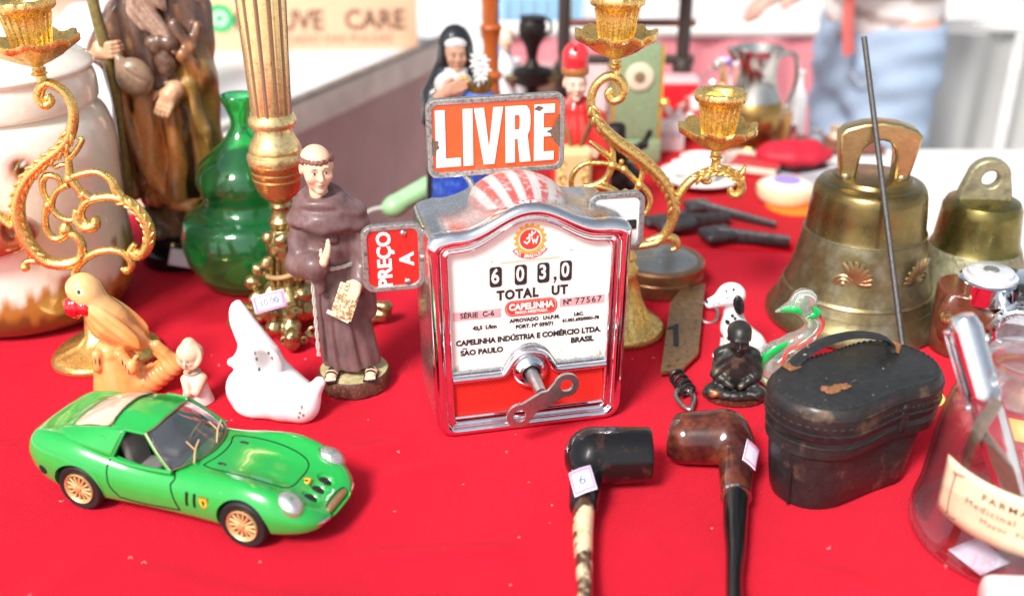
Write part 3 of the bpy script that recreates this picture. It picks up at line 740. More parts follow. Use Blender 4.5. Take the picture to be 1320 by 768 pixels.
# ------------------------------------------------------------------ green model car
car = thing('toy_car', 'glossy green die cast model sports coupe parked in front on the cloth', 'toy car', (-27.25, 77.8, 0), -19)
M['green'] = pm('green_car_paint', (.014, .38, .06), .18, 0, .04, 1, coat=1.0, crough=.04, bump=.004, bs=6, rvar=.06, col2=(.28, .62, .34), c2s=1.2, c2t=.74, c2w=.02)
M['greenin'] = pm('green_inner_paint', (.01, .2, .035), .5)
ST_ = [(-13.0, 3.3, 3.7, 5.3, 5.5), (-12.7, 4.2, 2.9, 5.75, 5.9), (-11.4, 4.85, 1.9, 6.2, 6.15), (-9.5, 5.15, 1.5, 6.3, 6.2), (-7.8, 5.25, 1.4, 6.15, 6.15), (-5.5, 5.1, 1.3, 5.65, 5.9),
       (-3, 4.85, 1.2, 5.15, 5.5), (0, 4.7, 1.15, 4.95, 5.2), (3, 4.75, 1.15, 5.05, 5.25), (5.5, 4.95, 1.2, 5.35, 5.0), (7.8, 5.15, 1.3, 5.45, 4.65), (10, 5.05, 1.4, 5.1, 4.2), (11.8, 4.65, 1.5, 4.45, 3.7),
       (13.2, 4.1, 1.6, 3.7, 3.2), (14.1, 3.4, 1.75, 3.1, 2.85), (14.55, 2.7, 1.95, 2.7, 2.6), (14.8, 1.9, 2.1, 2.45, 2.45)]
ST_ = [((x if -9 < x < 9.5 else (9.5+(x-9.5)*.86 if x > 0 else -9+(x+9)*1.1)),)+tuple(r) for x, *r in ST_]
def stat(X):
    xs = [s[0] for s in ST_]; out = []
    X = min(max(X, xs[0]), xs[-1]); i = min(max(np.searchsorted(xs, X)-1, 0), len(xs)-2)
    p0, p1, p2, p3 = [np.array(ST_[min(max(j, 0), len(ST_)-1)]) for j in (i-1, i, i+1, i+2)]
    t_ = (X-p1[0])/(p2[0]-p1[0]); m1 = (p2-p0)/(p2[0]-p0[0]+1e-9)*(p2[0]-p1[0]); m2 = (p3-p1)/(p3[0]-p1[0]+1e-9)*(p2[0]-p1[0])
    h = (2*t_**3-3*t_**2+1)*p1+(t_**3-2*t_**2+t_)*m1+(-2*t_**3+3*t_**2)*p2+(t_**3-t_**2)*m2
    return h[1:]
def half(X):
    hw, zs, zf, zc = stat(X); d_ = zf-zs
    c = [(0, zs), (hw*.55, zs), (hw*.84, zs+.02), (hw*.95, zs+.14*d_), (hw, zs+.42*d_), (hw*.985, zs+.62*d_), (hw*.9, zs+.86*d_), (hw*.74, zf), (hw*.5, zf*.45+zc*.55), (hw*.25, zc*.97+zf*.03), (0, zc)]
    return c
def section(X):
    c = half(X); s_ = spl(c, 4)
    right = [(p[0], p[1]) for p in s_]
    return [(X, -a, b) for a, b in right]+[(X, a, b) for a, b in right[-2:0:-1]]
XS = np.concatenate([np.linspace(-13.4, -12.9, 5), np.linspace(-12.6, 12.4, 64), np.linspace(12.6, 14.05, 10)])
V, F = [], []
for X in XS: sct = section(X); V += sct
ns = len(sct)
for i in range(len(XS)-1):
    for k in range(ns):
        l = (k+1) % ns; F.append([i*ns+k, (i+1)*ns+k, (i+1)*ns+l, i*ns+l])
# rounded caps
for i0, sg in ((0, -1), ((len(XS)-1)*ns, 1)):
    c = np.mean([V[i0+k] for k in range(ns)], axis=0)+np.array((sg*.25, 0, 0)); rows = []
    mid = []
    for k in range(ns): mid.append(tuple((np.array(V[i0+k])-c)*np.array((.45, .6, .6))+c))
    b = len(V); V += mid; V.append(tuple(c)); ci_ = len(V)-1
    for k in range(ns):
        l = (k+1) % ns
        f1 = [i0+k, i0+l, b+l, b+k]; f2 = [b+k, b+l, ci_]
        if sg < 0: F.append(f1); F.append(f2)
        else: F.append(f1[::-1]); F.append(f2[::-1])
body = ob('body', (np.array(V), F), M['green'], car, sharp=60)
def topz(X, y):
    c = spl(half(X), 8); pts = [(p[0], p[1]) for p in c][24:]
    pts = pts[::-1]; y = abs(y)
    for (a, za_), (b, zb_) in zip(pts[:-1], pts[1:]):
        if a <= y <= b: return za_+(zb_-za_)*(y-a)/(b-a+1e-9)
    return pts[-1][1]
def sidey(X, z):
    c = spl(half(X), 8); best = 0
    for p, q in zip(c[:-1], c[1:]):
        lo, hi = sorted((p[1], q[1]))
        if lo <= z <= hi: best = max(best, p[0]+(q[0]-p[0])*(z-p[1])/(q[1]-p[1]+1e-9))
    return best
cut = []
for X in (-7.8, 7.85):
    for sy in (-1, 1): cut.append(tr(lathe([(2.42, 0), (2.42, 3.4)], 40), (X, sy*2.6, 2.1), (-90*sy, 0, 0)))
cut.append(box((-2.0, 0, 5.4), (6.4, 7.4, 5.6), .4, 3))
cut.append(box((13.0, 0, 2.55), (3.2, 3.4, .75), .34, 3))
for x in (12.4, 12.4, 12.4): pass
for y in (-1.25, 0, 1.25): cut.append(tr(ball((0, 0, 0), (.9, .56, .5), 20, 10), (12.15, y, 3.62), (0, 28, 0)))
for X in (2.7, 3.45): cut.append(tr(box((0, 0, 0), (.3, 1.0, 1.35), .1), (X, -4.95, 3.3)))
co = ob('cutter', mg(*cut), None, car)
bo = body.modifiers.new('cut', 'BOOLEAN'); bo.object = co; bo.operation = 'DIFFERENCE'; bo.solver = 'EXACT'; bo.use_self = True
bpy.context.view_layer.update()
dg = bpy.context.evaluated_depsgraph_get(); nm = bpy.data.meshes.new_from_object(body.evaluated_get(dg)); body.modifiers.clear()
old = body.data; body.data = nm; nm.name = 'body'; bpy.data.meshes.remove(old); bpy.data.objects.remove(co)
body.data.materials.clear(); body.data.materials.append(M['green']); body.data.shade_smooth(); body.data.set_sharp_from_angle(angle=R(35))
# greenhouse
def patch(c0, c1, n_=12, m_=16, bulge=0.0, bdir=(0, 0, 1)):
    a = spl(c0, 6); b = spl(c1, 6)
    def smp(c, v): q = v*(len(c)-1); i = min(int(q), len(c)-2); return c[i]+(c[i+1]-c[i])*(q-i)
    return grid(lambda u, v: smp(a, v)*(1-u)+smp(b, v)*u+np.array(bdir)*bulge*4*u*(1-u)*.5*(1+0*v), n_, m_)
def sym(pts): return [(x, -y, z) for x, y, z in pts]+[(x, y, z) for x, y, z in pts[::-1] if y > 0]
cowl = sym([(.9, 3.95, 5.15), (1.75, 2.9, 5.25), (2.45, 1.4, 5.3), (2.65, 0, 5.3)])
head_c = sym([(-1.75, 3.0, 7.6), (-1.35, 2.2, 7.8), (-1.05, 1.1, 8.15), (-.95, 0, 8.2)])
rhead = sym([(-5.4, 2.9, 7.45), (-5.35, 2.0, 7.7), (-5.3, 1.0, 8.0), (-5.3, 0, 8.05)])
tail = sym([(-10.2, 2.5, 6.4), (-10.4, 1.7, 6.45), (-10.5, .8, 6.45), (-10.5, 0, 6.45)])
rlo = sym([(-9.2, 2.6, 6.62), (-9.4, 1.8, 6.72), (-9.45, .9, 6.78), (-9.45, 0, 6.78)])
M['carglass'] = pm('car_glass', (.5, .52, .52), .03, 0, 0, trans=.88, ior=1.5, rvar=.02)
M['peachglass'] = pm('peach_rear_glass', (.72, .50, .38), .12, 0, .1, coat=.8)  # opaque peach-beige pane with a smooth clear coat
M['windscreen'] = thinglass('windscreen_glass', (.80, .80, .80), 1.5, .03, .06, (.5, .55, .65))
def solid(o, th): m_ = o.modifiers.new('thickness', 'SOLIDIFY'); m_.thickness = th*.01; m_.offset = -1; return o
roof = solid(ob('roof', patch(rhead, head_c, 12, 24, .28), M['green'], car, sharp=60), .18)
solid(ob('windscreen', patch(head_c, cowl, 10, 24, .25, (.5, 0, .6)), M['windscreen'], car, sharp=180), .06)
rw = solid(ob('rear_window', patch(rhead, rlo, 10, 20, .35), M['peachglass'], car, sharp=180), .1)
solid(ob('rear_deck', patch(rlo, tail, 3, 20, .02), M['green'], car, sharp=60), .1)
belt_r = []
for sy in (-1, 1):
    def by(X): return sy*min(4.15, sidey(X, 5.0)-.35)
    # rear quarter: roof rail down to the shoulder
    top_ = [(-3.7, sy*2.98, 7.62), (-5.4, sy*2.9, 7.45), (-7.2, sy*2.78, 7.1), (-9.2, sy*2.6, 6.62), (-10.2, sy*2.5, 6.35)]
    bot_ = [(-4.6, sy*4.1, 5.4), (-5.8, sy*4.15, 5.7), (-7.4, sy*4.1, 6.0), (-9.2, sy*3.7, 6.2), (-10.5, sy*2.9, 6.2)]
    solid(ob('quarter_panel', patch(top_, bot_, 8, 20, .25, (0, sy, .3)), M['green'], car, sharp=60), .15)
    g = mg(tube([(-1.75, sy*3.0, 7.6), (-3.7, sy*3.0, 7.62)], .16, 8, n=3), tube([(-3.7, sy*2.98, 7.62), (-4.6, sy*4.08, 5.4)], [.2, .2], 8, n=3), tube([(-1.7, sy*3.0, 7.58), (-.4, sy*3.6, 6.35), (.95, sy*4.02, 5.15)], .15, 8))
    ob('door_pillar', g, M['green'], car, kind='stuff')
    # quarter light and its chrome lip
    ob('quarter_window', mg(tube([(-5.3, sy*3.92, 6.2), (-5.25, sy*3.6, 6.85), (-6.0, sy*3.6, 6.8), (-6.1, sy*3.9, 6.25)], .07, 6, closed=True)), M['green'], car)
    # shoulder fill along the door
    ob('door_sill_top', tube([(1.1, sy*4.05, 5.12), (-1, sy*4.15, 5.1), (-3, sy*4.15, 5.15), (-4.8, sy*4.1, 5.4)], .18, 8), M['green'], car)
edge = [p for p in spl(head_c, 4)]; edge2 = [p for p in spl(cowl, 4)]
M['trim'] = pm('dark_trim', (.22, .18, .11), .4, .5)
ob('windscreen_trim', mg(tube([tuple(p+np.array((.03, 0, .05))) for p in edge], .09, 6, n=1), tube([tuple(p+np.array((.05, 0, .05))) for p in edge2], .09, 6, n=1),
    tube([(-1.7, -3.03, 7.68), (-.36, -3.62, 6.45), (1.0, -4.02, 5.25)], .09, 6, n=3), tube([(-1.7, 3.03, 7.68), (-.36, 3.62, 6.45), (1.0, 4.02, 5.25)], .09, 6, n=3)), M['trim'], car, kind='stuff')
ob('rear_window_trim', tube([tuple(np.array(p)+np.array((0, 0, .12))) for p in rhead]+[tuple(np.array(p)+np.array((0, 0, .06))) for p in rlo[::-1]], .07, 6, closed=True, n=3), M['trim'], car)
# interior
M['vinyl'] = pm('grey_interior', (.06, .055, .05), .55)
ob('cabin_floor', mg(box((-2, 0, 2.75), (6.2, 7.1, .2), .05), box((.75, 0, 4.4), (.7, 7.0, 1.5), .3), box((-4.95, 0, 4.6), (.3, 7.0, 3.4), .1)), M['vinyl'], car, kind='stuff')
for y in (-1.8, 1.8):
    ob('seat', mg(box((-2.9, y, 3.4), (2.6, 2.6, .9), .35, 3), box((-4.0, y, 4.9), (.8, 2.6, 3.4), .35, 3, rot=(0, -12, 0))), pm('seat_grey', (.22, .2, .19), .5), car)
ob('steering_wheel', mg(tr(tube([(1.0*math.cos(a), 1.0*math.sin(a), 0) for a in np.linspace(0, 2*math.pi, 17)[:-1]], .09, 8, closed=True, n=2), (-.3, 1.8, 5.4), (0, -62, 0)),
    tube([(-.3, 1.8, 5.4), (.6, 1.8, 5.0)], .1, 6, n=2)), pm('wheel_tan', (.5, .3, .1), .4), car, kind='stuff')
for y0 in (-1.9, 1.4):
    ob('wiper', mg(tube([(2.45, y0-.9, 5.5), (1.9, y0+.2, 6.0), (1.55, y0+1.3, 6.25)], .075, 6), tube([(1.9, y0+.2, 6.0), (1.2, y0+.1, 6.75)], .07, 6)), pm('tan_plastic_%d' % int(y0*10), (.62, .42, .2), .4), car, kind='stuff')
# panel lines, drawn just proud of the paint
def onbody(pts, r=.06, nn=4, lift=.0):
    P = [(x, y, topz(x, y)+lift) for x, y in [tuple(p) for p in spl(pts, nn)]]
    return tube(P, r, 6, smooth=False)
M['gap'] = pm('panel_gap', (.002, .012, .004), .9)
rr_ = [(2.95, -2.3), (4.2, -2.6), (7, -2.6), (9.2, -2.35), (10.2, -1.9), (10.45, -1.2), (10.5, 0), (10.45, 1.2), (10.2, 1.9), (9.2, 2.35), (7, 2.6), (4.2, 2.6), (2.95, 2.3)]
ob('bonnet_seam', onbody(rr_+[(3.35, 1.2), (3.5, 0), (3.35, -1.2), rr_[0]]), M['gap'], car)
for q in ((4.3, -1.7), (4.3, 1.7)): ob('bonnet_catch', tr(ball((0, 0, 0), (.42, .16, .07), 14, 8), (q[0], q[1], topz(*q)+.03)), M['blackpaint'], car)
def onside(pts, r=.06): return tube([(x, -sidey(x, z)-.0, z) for x, z in [tuple(p) for p in spl(pts, 5)]], r, 6, smooth=False)
ob('door_seam', onside([(.95, 5.0), (1.35, 4.6), (1.1, 4.1), (1.5, 3.0), (1.8, 2.0)], .07), M['gap'], car)
ob('door_seam', onside([(-4.7, 5.3), (-4.75, 4.4), (-4.5, 3.2), (-3.9, 2.2)]), M['gap'], car)
ob('door_seam', onside([(-3.9, 2.1), (-1.5, 1.8), (1.8, 1.98)]), M['gap'], car)
ob('arch_crease', onside([(-5.4, 1.6), (-5.3, 2.8), (-5.7, 3.9), (-6.6, 4.6)], .06), M['green'], car)
# shield badges: yellow with a dark rearing horse mark
def badge(s=1.0):
    sh = [(-.32, .4), (.32, .4), (.33, .0), (.2, -.3), (0, -.46), (-.2, -.3), (-.33, 0)]
    hs_ = [(-.05, -.3), (.06, -.3), (.04, -.1), (.14, -.05), (.16, .1), (.1, .2), (.0, .28), (-.08, .22), (-.16, .16), (-.12, .08), (-.04, .06), (-.12, -.02), (-.05, -.1)]
    return tr(flat([sh], .05), s=s), tr(flat([[(a*1.3, b*1.3) for a, b in sh]], .03), s=s), tr(flat([hs_], .03), s=s)
yb = pm('badge_yellow', (.85, .5, .04), .4); bk = pm('badge_rim', (.35, .1, .02), .4)
a_, b_, c_ = badge(1.0)
X, z = 4.4, 3.45
bo_ = ob('side_badge', stand(a_, (X, -sidey(X, z)-.06, z)), yb, car)
ob('badge_rim', stand(b_, (X, -sidey(X, z)-.03, z)), bk, bo_); ob('badge_horse', stand(c_, (X, -sidey(X, z)-.1, z)), M['blackpaint'], bo_)
zq = topz(11.0, 0)
a_, b_, c_ = badge(.8)
bo_ = ob('nose_badge', tr(a_, (11.0, 0, zq+.05), (0, 20, -90)), yb, car)
ob('badge_rim', tr(b_, (11.0, 0, zq+.02), (0, 20, -90)), bk, bo_); ob('badge_horse', tr(c_, (11.0, 0, zq+.09), (0, 20, -90)), M['blackpaint'], bo_)
# lamps
M['lens'] = thinglass('clear_lamp_lens', (.97, .97, .98), 1.5, .03, .10, (.9, .9, .9))
M['reflector'] = pm('lamp_reflector', (.78, .78, .78), .22, .95, .3, 9, bump=.06, bs=7)
for sy in (-1, 1):
    X, y = 11.5, sy*3.5
    hl = ob('headlight', tr(ball((0, 0, 0), (1.2, .92, .66), 28, 16), (X, y, topz(X, y)-.40), (0, 32, sy*14)), M['reflector'], car)
    ob('lens', tr(ball((0, 0, 0), (1.28, 1.0, .78), 28, 16), (X+.02, y, topz(X, y)-.38), (0, 32, sy*14)), M['lens'], hl)
    ob('bulb', ball((X+.15, y, topz(X, y)+.22), .2, 12, 8), M['greenin'], hl)
    ob('lamp_ring', tr(tube([(1.22*math.cos(a), .98*math.sin(a), 0) for a in np.linspace(0, 2*math.pi, 25)[:-1]], .07, 6, closed=True, n=1), (X, y, topz(X, y)-.15), (0, 30, sy*14)), M['green'], hl)
    ob('indicator', ball((12.75, sy*3.5, 2.35), (.3, .3, .3), 14, 8), M['lens'], car)
for y in (-1.25, 0, 1.25): ob('nose_vent', tr(ball((0, 0, 0), (.62, .5, .3), 20, 10), (11.98, y, topz(12.05, y)-.36), (0, 24, 0)), M['blackpaint'], car)
ob('grille', box((13.5, 0, 2.5), (.8, 3.3, .62), .28, 3), pm('bronze_grille', (.55, .38, .2), .35, .8, bump=.06, bs=12), car)
for sy in (-1, 1): ob('bumper', tube([(13.9, sy*1.9, 2.25), (13.65, sy*2.7, 2.3), (13.1, sy*3.4, 2.4)], [.22, .26, .2], 10), M['chrome'], car)
ob('tail_lamp_recess', tr(ball((0, 0, 0), (.5, .14, .5), 20, 10), (-11.3, -sidey(-11.3, 3.3)+.05, 3.3), (0, 0, -12)), M['gap'], car)
for X in (2.7, 3.45): ob('side_vent', box((X, -4.62, 3.3), (.24, .2, 1.2), .08), M['blackpaint'], car)
# wheels
tyre_g = tr(lathe([(1.35, -.55), (1.55, -.72), (1.95, -.72), (2.12, -.55), (2.15, 0), (2.12, .55), (1.95, .72), (1.55, .72), (1.35, .55)], 40), rot=(90, 0, 0))
M['rubber'] = pm('black_rubber', (.012, .012, .013), .55, bump=.01, bs=10); M['tan_rim'] = pm('tan_gold_rim', (.75, .48, .22), .35, .5, .1)
sp_ = [lathe([(1.2, .12), (1.42, .42), (1.36, .58), (1.22, .5), (1.12, .2)], 32, cap=False), lathe([(.001, .62), (.22, .58), (.34, .35), (.36, .05)], 16), ]
for i in range(14):
    a = 2*math.pi*i/14; sp_.append(tube([(.3*math.cos(a), .3*math.sin(a), .4), (1.22*math.cos(a+.1), 1.22*math.sin(a+.1), .3)], [.1, .13], 6, n=1))
rim_g = mg(*sp_)
for X in (-7.8, 7.85):
    for sy in (-1, 1):
        wh = ob('wheel', tyre_g, M['rubber'], car, (X, sy*4.25, 2.13))
        ob('rim', tr(rim_g, (0, sy*.28, 0), (90*-sy, 0, 0)), M['tan_rim'], wh, sharp=50)
        ob('brake_disc', tr(lathe([(1.3, 0), (1.3, .08)], 32), (0, -sy*.1, 0), (90, 0, 0)), pm('brown_backing_%d%d' % (int(X), sy), (.16, .08, .04), .6), wh)
ob('chassis', box((0, 0, 1.5), (24, 7.0, .5), .2), M['blackpaint'], car)
ob('axle', mg(tube([(-7.8, -4, 2.1), (-7.8, 4, 2.1)], .2, 8, smooth=False), tube([(7.85, -4, 2.1), (7.85, 4, 2.1)], .2, 8, smooth=False)), M['steel'], car, kind='stuff')
# ------------------------------------------------------------------ heads, hands and figurines
def head(S, c, s, yaw=0, pitch=0, roll=0, skin=0, ears=True, neck=1.5, hairc=None):
    "a head facing -Y; s is half its height"
    Mx = rotm((pitch, roll, yaw)); c = np.array(c, float)
    T = lambda p: tuple(c+Mx@(np.array(p, float)*s))
    rt = (pitch, roll, yaw)
    S.ell(T((0, .14, .26)), (.66*s, .76*s, .70*s), skin, .25*s, rt)
    S.ell(T((0, -.2, -.45)), (.46*s, .46*s, .5*s), skin, .3*s, rt)
    S.ell(T((0, -.22, -.08)), (.55*s, .52*s, .72*s), skin, .2*s, rt)
    S.cap(T((-.3, -.62, .22)), T((.3, -.62, .22)), .1*s, .1*s, skin, .18*s)
    for q in (-1, 1):
        S.ell(T((q*.25, -.84, .08)), (.16*s, .15*s, .1*s), skin, .12*s, rt, '-')
        S.ell(T((q*.25, -.63, .07)), (.13*s, .11*s, .1*s), skin, .04*s, rt)
        S.ell(T((q*.36, -.5, -.2)), (.2*s, .2*s, .2*s), skin, .2*s)
        if ears: S.ell(T((q*.66, .06, .0)), (.08*s, .17*s, .25*s), skin, .08*s, rt)
    S.cap(T((0, -.7, .16)), T((0, -.9, -.16)), .06*s, .11*s, skin, .1*s)
    S.ell(T((0, -.8, -.2)), (.16*s, .1*s, .07*s), skin, .06*s, rt)
    S.ell(T((0, -.7, -.43)), (.2*s, .12*s, .06*s), skin, .05*s, rt); S.ell(T((0, -.68, -.53)), (.17*s, .12*s, .07*s), skin, .05*s, rt)
    S.ell(T((0, -.58, -.78)), (.2*s, .18*s, .17*s), skin, .15*s, rt)
    if neck: S.cap(T((0, .12, -.6)), tuple(c+np.array((0, .2*s, -neck*s))), .36*s, .42*s, skin, .15*s)
    return T, Mx, c
def paint(V, C, c, s, Mx, brow=(.12, .06, .04), lip=(.6, .2, .15), iris=(.03, .02, .02), cheek=(.8, .35, .25), mask=None, white=(.8, .78, .74)):
    P = (V-np.array(c))@Mx/s; k = np.ones(len(P), bool) if mask is None else mask
    Q = P.copy(); D = C.copy()
    for q in (-1, 1):
        D = spot(D, Q, (q*.36, -.62, -.25), (.22, .4, .18), np.array(cheek), .9)
        D = spot(D, Q, (q*.25, -.75, .07), (.13, .3, .065), white, .3)
        D = spot(D, Q, (q*.25, -.78, .07), (.065, .3, .07), iris, .3)
        D = spot(D, Q, (q*.25, -.78, .125), (.15, .3, .03), brow, .4)
        D = spot(D, Q, (q*.26, -.8, .27), (.2, .3, .045), brow, .5)
    D = spot(D, Q, (0, -.85, -.47), (.19, .3, .085), lip, .4); D = spot(D, Q, (0, -.9, -.475), (.17, .2, .018), np.array(lip)*.4, .4)
    front = (Q[:, 1] < -.35) & k
    C = C.copy(); C[front] = D[front]; return C
def hand(S, c, f, u, n, s, col=0, curl=.25, thumb=1, spread=.0):
    "palm at c, fingers along f, palm width along u, curling towards n; s is the hand's length"
    c, f, u, n = [np.array(a, float) for a in (c, f, u, n)]; f /= np.linalg.norm(f); u /= np.linalg.norm(u); n /= np.linalg.norm(n)
    for i, (o, L) in enumerate(((-1.5, .42), (-.5, .5), (.5, .47), (1.5, .36))):
        a = c+u*o*.105*s+f*.1*s; b = a+(f+u*o*spread)*.13*s
        S.cap(tuple(c-f*.22*s+u*o*.07*s), tuple(a), .085*s, .075*s, col, .08*s)
        m = b+(f*(1-curl*.5)+n*curl+u*o*spread)*L*.42*s; e = m+(f*(1-curl*1.3)+n*curl*1.5)*L*.38*s
        S.chain([tuple(a), tuple(b), tuple(m), tuple(e)], [.068*s, .062*s, .055*s, .042*s], col, .02*s)
    a = c-f*.2*s+u*thumb*.16*s; m = a+(f*.6+u*thumb*.7+n*.3)*.2*s; e = m+(f+u*thumb*.1+n*.3)*.18*s
    S.chain([tuple(a), tuple(m), tuple(e)], [.09*s, .07*s, .05*s], col, .05*s)
SK = (.82, .53, .36)
# ---- friar
fr = thing('friar_statuette', 'friar statuette in brown hooded habit with raised hand and scroll', 'statuette', (-16.1, 97.3, 0))
ob('pedestal', lathe([(3.35, 0), (3.6, .2), (3.62, 1.5), (3.45, 1.75), (.01, 1.8)], 56, lambda a, r, z: 1+.012*math.sin(a*21)+.012*math.sin(a*8)), pm('dark_brown_bark', (.09, .03, .02), .5, var=.4, bump=.08, bs=5, col2=(.3, .12, .04), c2s=2.5, c2t=.62), fr)
ob('pedestal_top', lathe([(3.4, 1.72), (3.42, 1.84), (.01, 1.88)], 48), pm('mossy_yellow', (.55, .45, .24), .6, var=.25, col2=(.35, .33, .15), c2s=1), fr)
S = Sdf()
S.cap((-.2, .1, 3.0), (-.75, .15, 9), 2.75, 2.45, 0, .5, sq=(1, 1.15, 1))
S.cap((-.75, .15, 9), (-1.25, .15, 14.5), 2.45, 2.25, 0, .5, sq=(1, 1.2, 1))
S.cap((-1.25, .2, 14.5), (-1.4, .2, 18.3), 2.3, 2.4, 0, .8, sq=(.95, 1.25, 1))
S.ell((-1.45, .2, 18.3), (3.3, 2.2, 1.8), 0, .8)
S.cap((-4.0, .2, 17.6), (-4.5, -.7, 13.6), 1.25, 1.2, 0, .7); S.cap((-4.5, -.7, 13.6), (-2.6, -2.5, 14.1), 1.25, 1.35, 0, .5); S.cap((-2.7, -2.1, 13.6), (-2.3, -2.2, 11.6), .8, .5, 0, .5)
S.cap((1.2, .2, 17.6), (1.9, -.3, 14.3), 1.2, 1.2, 0, .7); S.cap((1.9, -.3, 14.3), (1.6, -1.6, 12.3), 1.15, 1.2, 0, .5); S.cap((1.9, -.9, 12.5), (2.1, -.4, 8.5), .9, .5, 0, .6)
def fold(P):
    x = P[:, 0]+.045*P[:, 2]+.9; y = P[:, 1]; a = np.arctan2(x, -y); z = P[:, 2]
    low = np.clip((13.5-z)/8, 0, 1)
    d = .20*low*np.sin(a*7+1.2*np.sin(z*.25))+.10*low*np.sin(a*15+z*.3)
    d = d+np.where(z > 10.5, .05*np.sin(z*3.0+x*1.2+np.sin(x*2)), 0)
    return d.astype(np.float32)
def hcol(V, C, ci):
    n_ = vnoise(V, 1.3)*.5+vnoise(V*np.array((3, 3, .6)), 1.5)*.5
    c = np.array((.10, .058, .060))*(1-n_[:, None])+np.array((.22, .125, .12))*n_[:, None]
    return c
ob('habit', S.mesh(.13, fold, colf=hcol, zmin=2.55), pm('brown_habit', rough=.42, vcol=True, var=.12, vs=4, bump=.02, bs=9, coat=.15), fr, sharp=180)
S = Sdf(); S.ell((-1.5, .1, 18.55), (3.55, 2.6, 1.55), 0, .5); S.cap((-1.5, -.6, 18.2), (-1.2, -1.2, 16.6), 1.9, .9, 0, 1.0)
S.ell((-4.1, 0, 17.9), (1.2, 1.5, 1.3), 0, .8); S.ell((1.2, 0, 17.9), (1.2, 1.5, 1.3), 0, .8)
S.tor((-1.9, -.1, 20.2), 1.75, .62, 0, .4, (14, 0, 0)); S.tor((-1.8, -.2, 19.5), 2.1, .55, 0, .4, (20, 4, 0)); S.tor((-1.7, -.3, 18.8), 2.5, .5, 0, .5, (24, 6, 0))
S.ell((-2.1, 1.6, 19.4), (2, 1.1, 1.6), 0, .5)
ob('hood', S.mesh(.13, lambda P: (.13*np.sin(P[:, 2]*3.4+np.sin(P[:, 0]*.9)*1.6+P[:, 0]*.3)).astype(np.float32), colf=hcol), bpy.data.materials['brown_habit'], fr, sharp=180)
hc, hs_ = (-2.15, -.3, 23.15), 2.2
S = Sdf(); T, Mx, c = head(S, hc, hs_, yaw=22, pitch=8, neck=1.35)
def fcol(V, C, ci):
    C = np.tile(np.array(SK), (len(V), 1)); return paint(V, C, c, hs_, Mx, brow=(.25, .12, .07), lip=(.72, .28, .2), cheek=(.85, .42, .3))
ob('head', S.mesh(.085, colf=fcol), M['vc'], fr, sharp=180)
S = Sdf(); 
for i in range(26):
    a = R(-205+i*230/25+0); p = T((.60*math.cos(a)*1.08, .16+.70*math.sin(a)*-1.05, .38+.1*math.sin(a)))
    S.ell(p, (.27, .27, .34), 0, .12)
for i in range(9):
    q = (i-4)/4; S.ell(T((q*.5, -.62+.3*q*q, .48+.03*math.sin(i*3))), (.2, .22, .26), 0, .12)
ob('hair_fringe', S.mesh(.1, lambda P: (.04*np.sin(P[:, 0]*14)*np.sin(P[:, 2]*9)).astype(np.float32)), pm('brown_hair', (.22, .09, .06), .5, bump=.05, bs=7), fr, sharp=180)
S = Sdf(); hand(S, (-1.35, -3.4, 15.5), (.35, -.05, 1), (.35, -.9, 0), (-.9, -.3, .2), 2.9, 0, .12, -1); S.cap((-2.2, -2.8, 13.9), (-1.6, -3.2, 14.9), .5, .42, 0, .2)
ob('raised_hand', S.mesh(.075, cols=[SK]), M['vc'], fr, sharp=180)
S = Sdf(); hand(S, (1.1, -2.7, 11.9), (-.35, -.35, -.9), (.85, -.3, -.2), (-.2, .9, 0), 2.7, 0, .2, -1); S.cap((1.6, -1.9, 12.9), (1.3, -2.4, 12.2), .55, .48, 0, .2)
ob('lowered_hand', S.mesh(.075, cols=[SK]), M['vc'], fr, sharp=180)
pc = pm('parchment', (.78, .66, .45), .5, col2=(.35, .2, .08), c2s=3.2, c2t=.5, c2w=.05)
sc_ = ob('scroll', tr(box((0, 0, 0), (2.15, .22, 3.5), .08), (.15, -2.95, 10.6), (-12, 20, 0)), pc, fr)
ob('scroll_roll', tube([(-1.75, -2.75, 9.5), (.35, -3.2, 8.6)], .22, 10, smooth=False), pm('parchment_edge', (.85, .78, .62), .5), sc_)
g = []
for ph in (0, math.pi):
    pts = []
    for i in range(25):
        a = R(-170+i*160/24); w_ = .1*math.sin(i*1.6+ph)
        pts.append((-1.25+2.5*math.cos(a)+0, .05+2.2*math.sin(a)*1.02, 13.7+w_+.25*math.cos(a)))
    g.append(tube(pts, .15, 6, n=2))
cb = ob('cord_belt', mg(*g), pm('grey_cord', (.50, .47, .42), .6, bump=.04, bs=6), fr, kind='stuff')
ob('cord_end', mg(*[tube([(-3.1+.1*math.sin(i*1.3+ph), -1.9, 13.2-i*.5) for i in range(19)], .13, 6, n=2) for ph in (0, math.pi)]), bpy.data.materials['grey_cord'], cb, kind='stuff')
for x, y in ((-1.9, -2.35), (2.0, -2.1)):
    S = Sdf(); S.ell((x, y+.3, 2.3), (.62, 1.0, .42), 0, .2)
    for i in range(5): S.cap((x-.42+i*.2, y-.4, 2.15), (x-.46+i*.22, y-.85+abs(i-1)*.06, 2.08), .13, .11, 0, .05)
    ft = ob('foot', S.mesh(.08, cols=[SK]), M['vc'], fr, sharp=180)
    ob('sandal', mg(box((x, y, 1.95), (1.4, 2.1, .14), .05), tube([(x-.62, y-.05, 2.0), (x-.3, y-.2, 2.65), (x+.3, y-.2, 2.65), (x+.62, y-.05, 2.0)], .1, 6), tube([(x-.62, y+.5, 2.1), (x, y+.35, 2.85), (x+.62, y+.5, 2.1)], .12, 6)), M['blackpaint'], ft, kind='stuff')

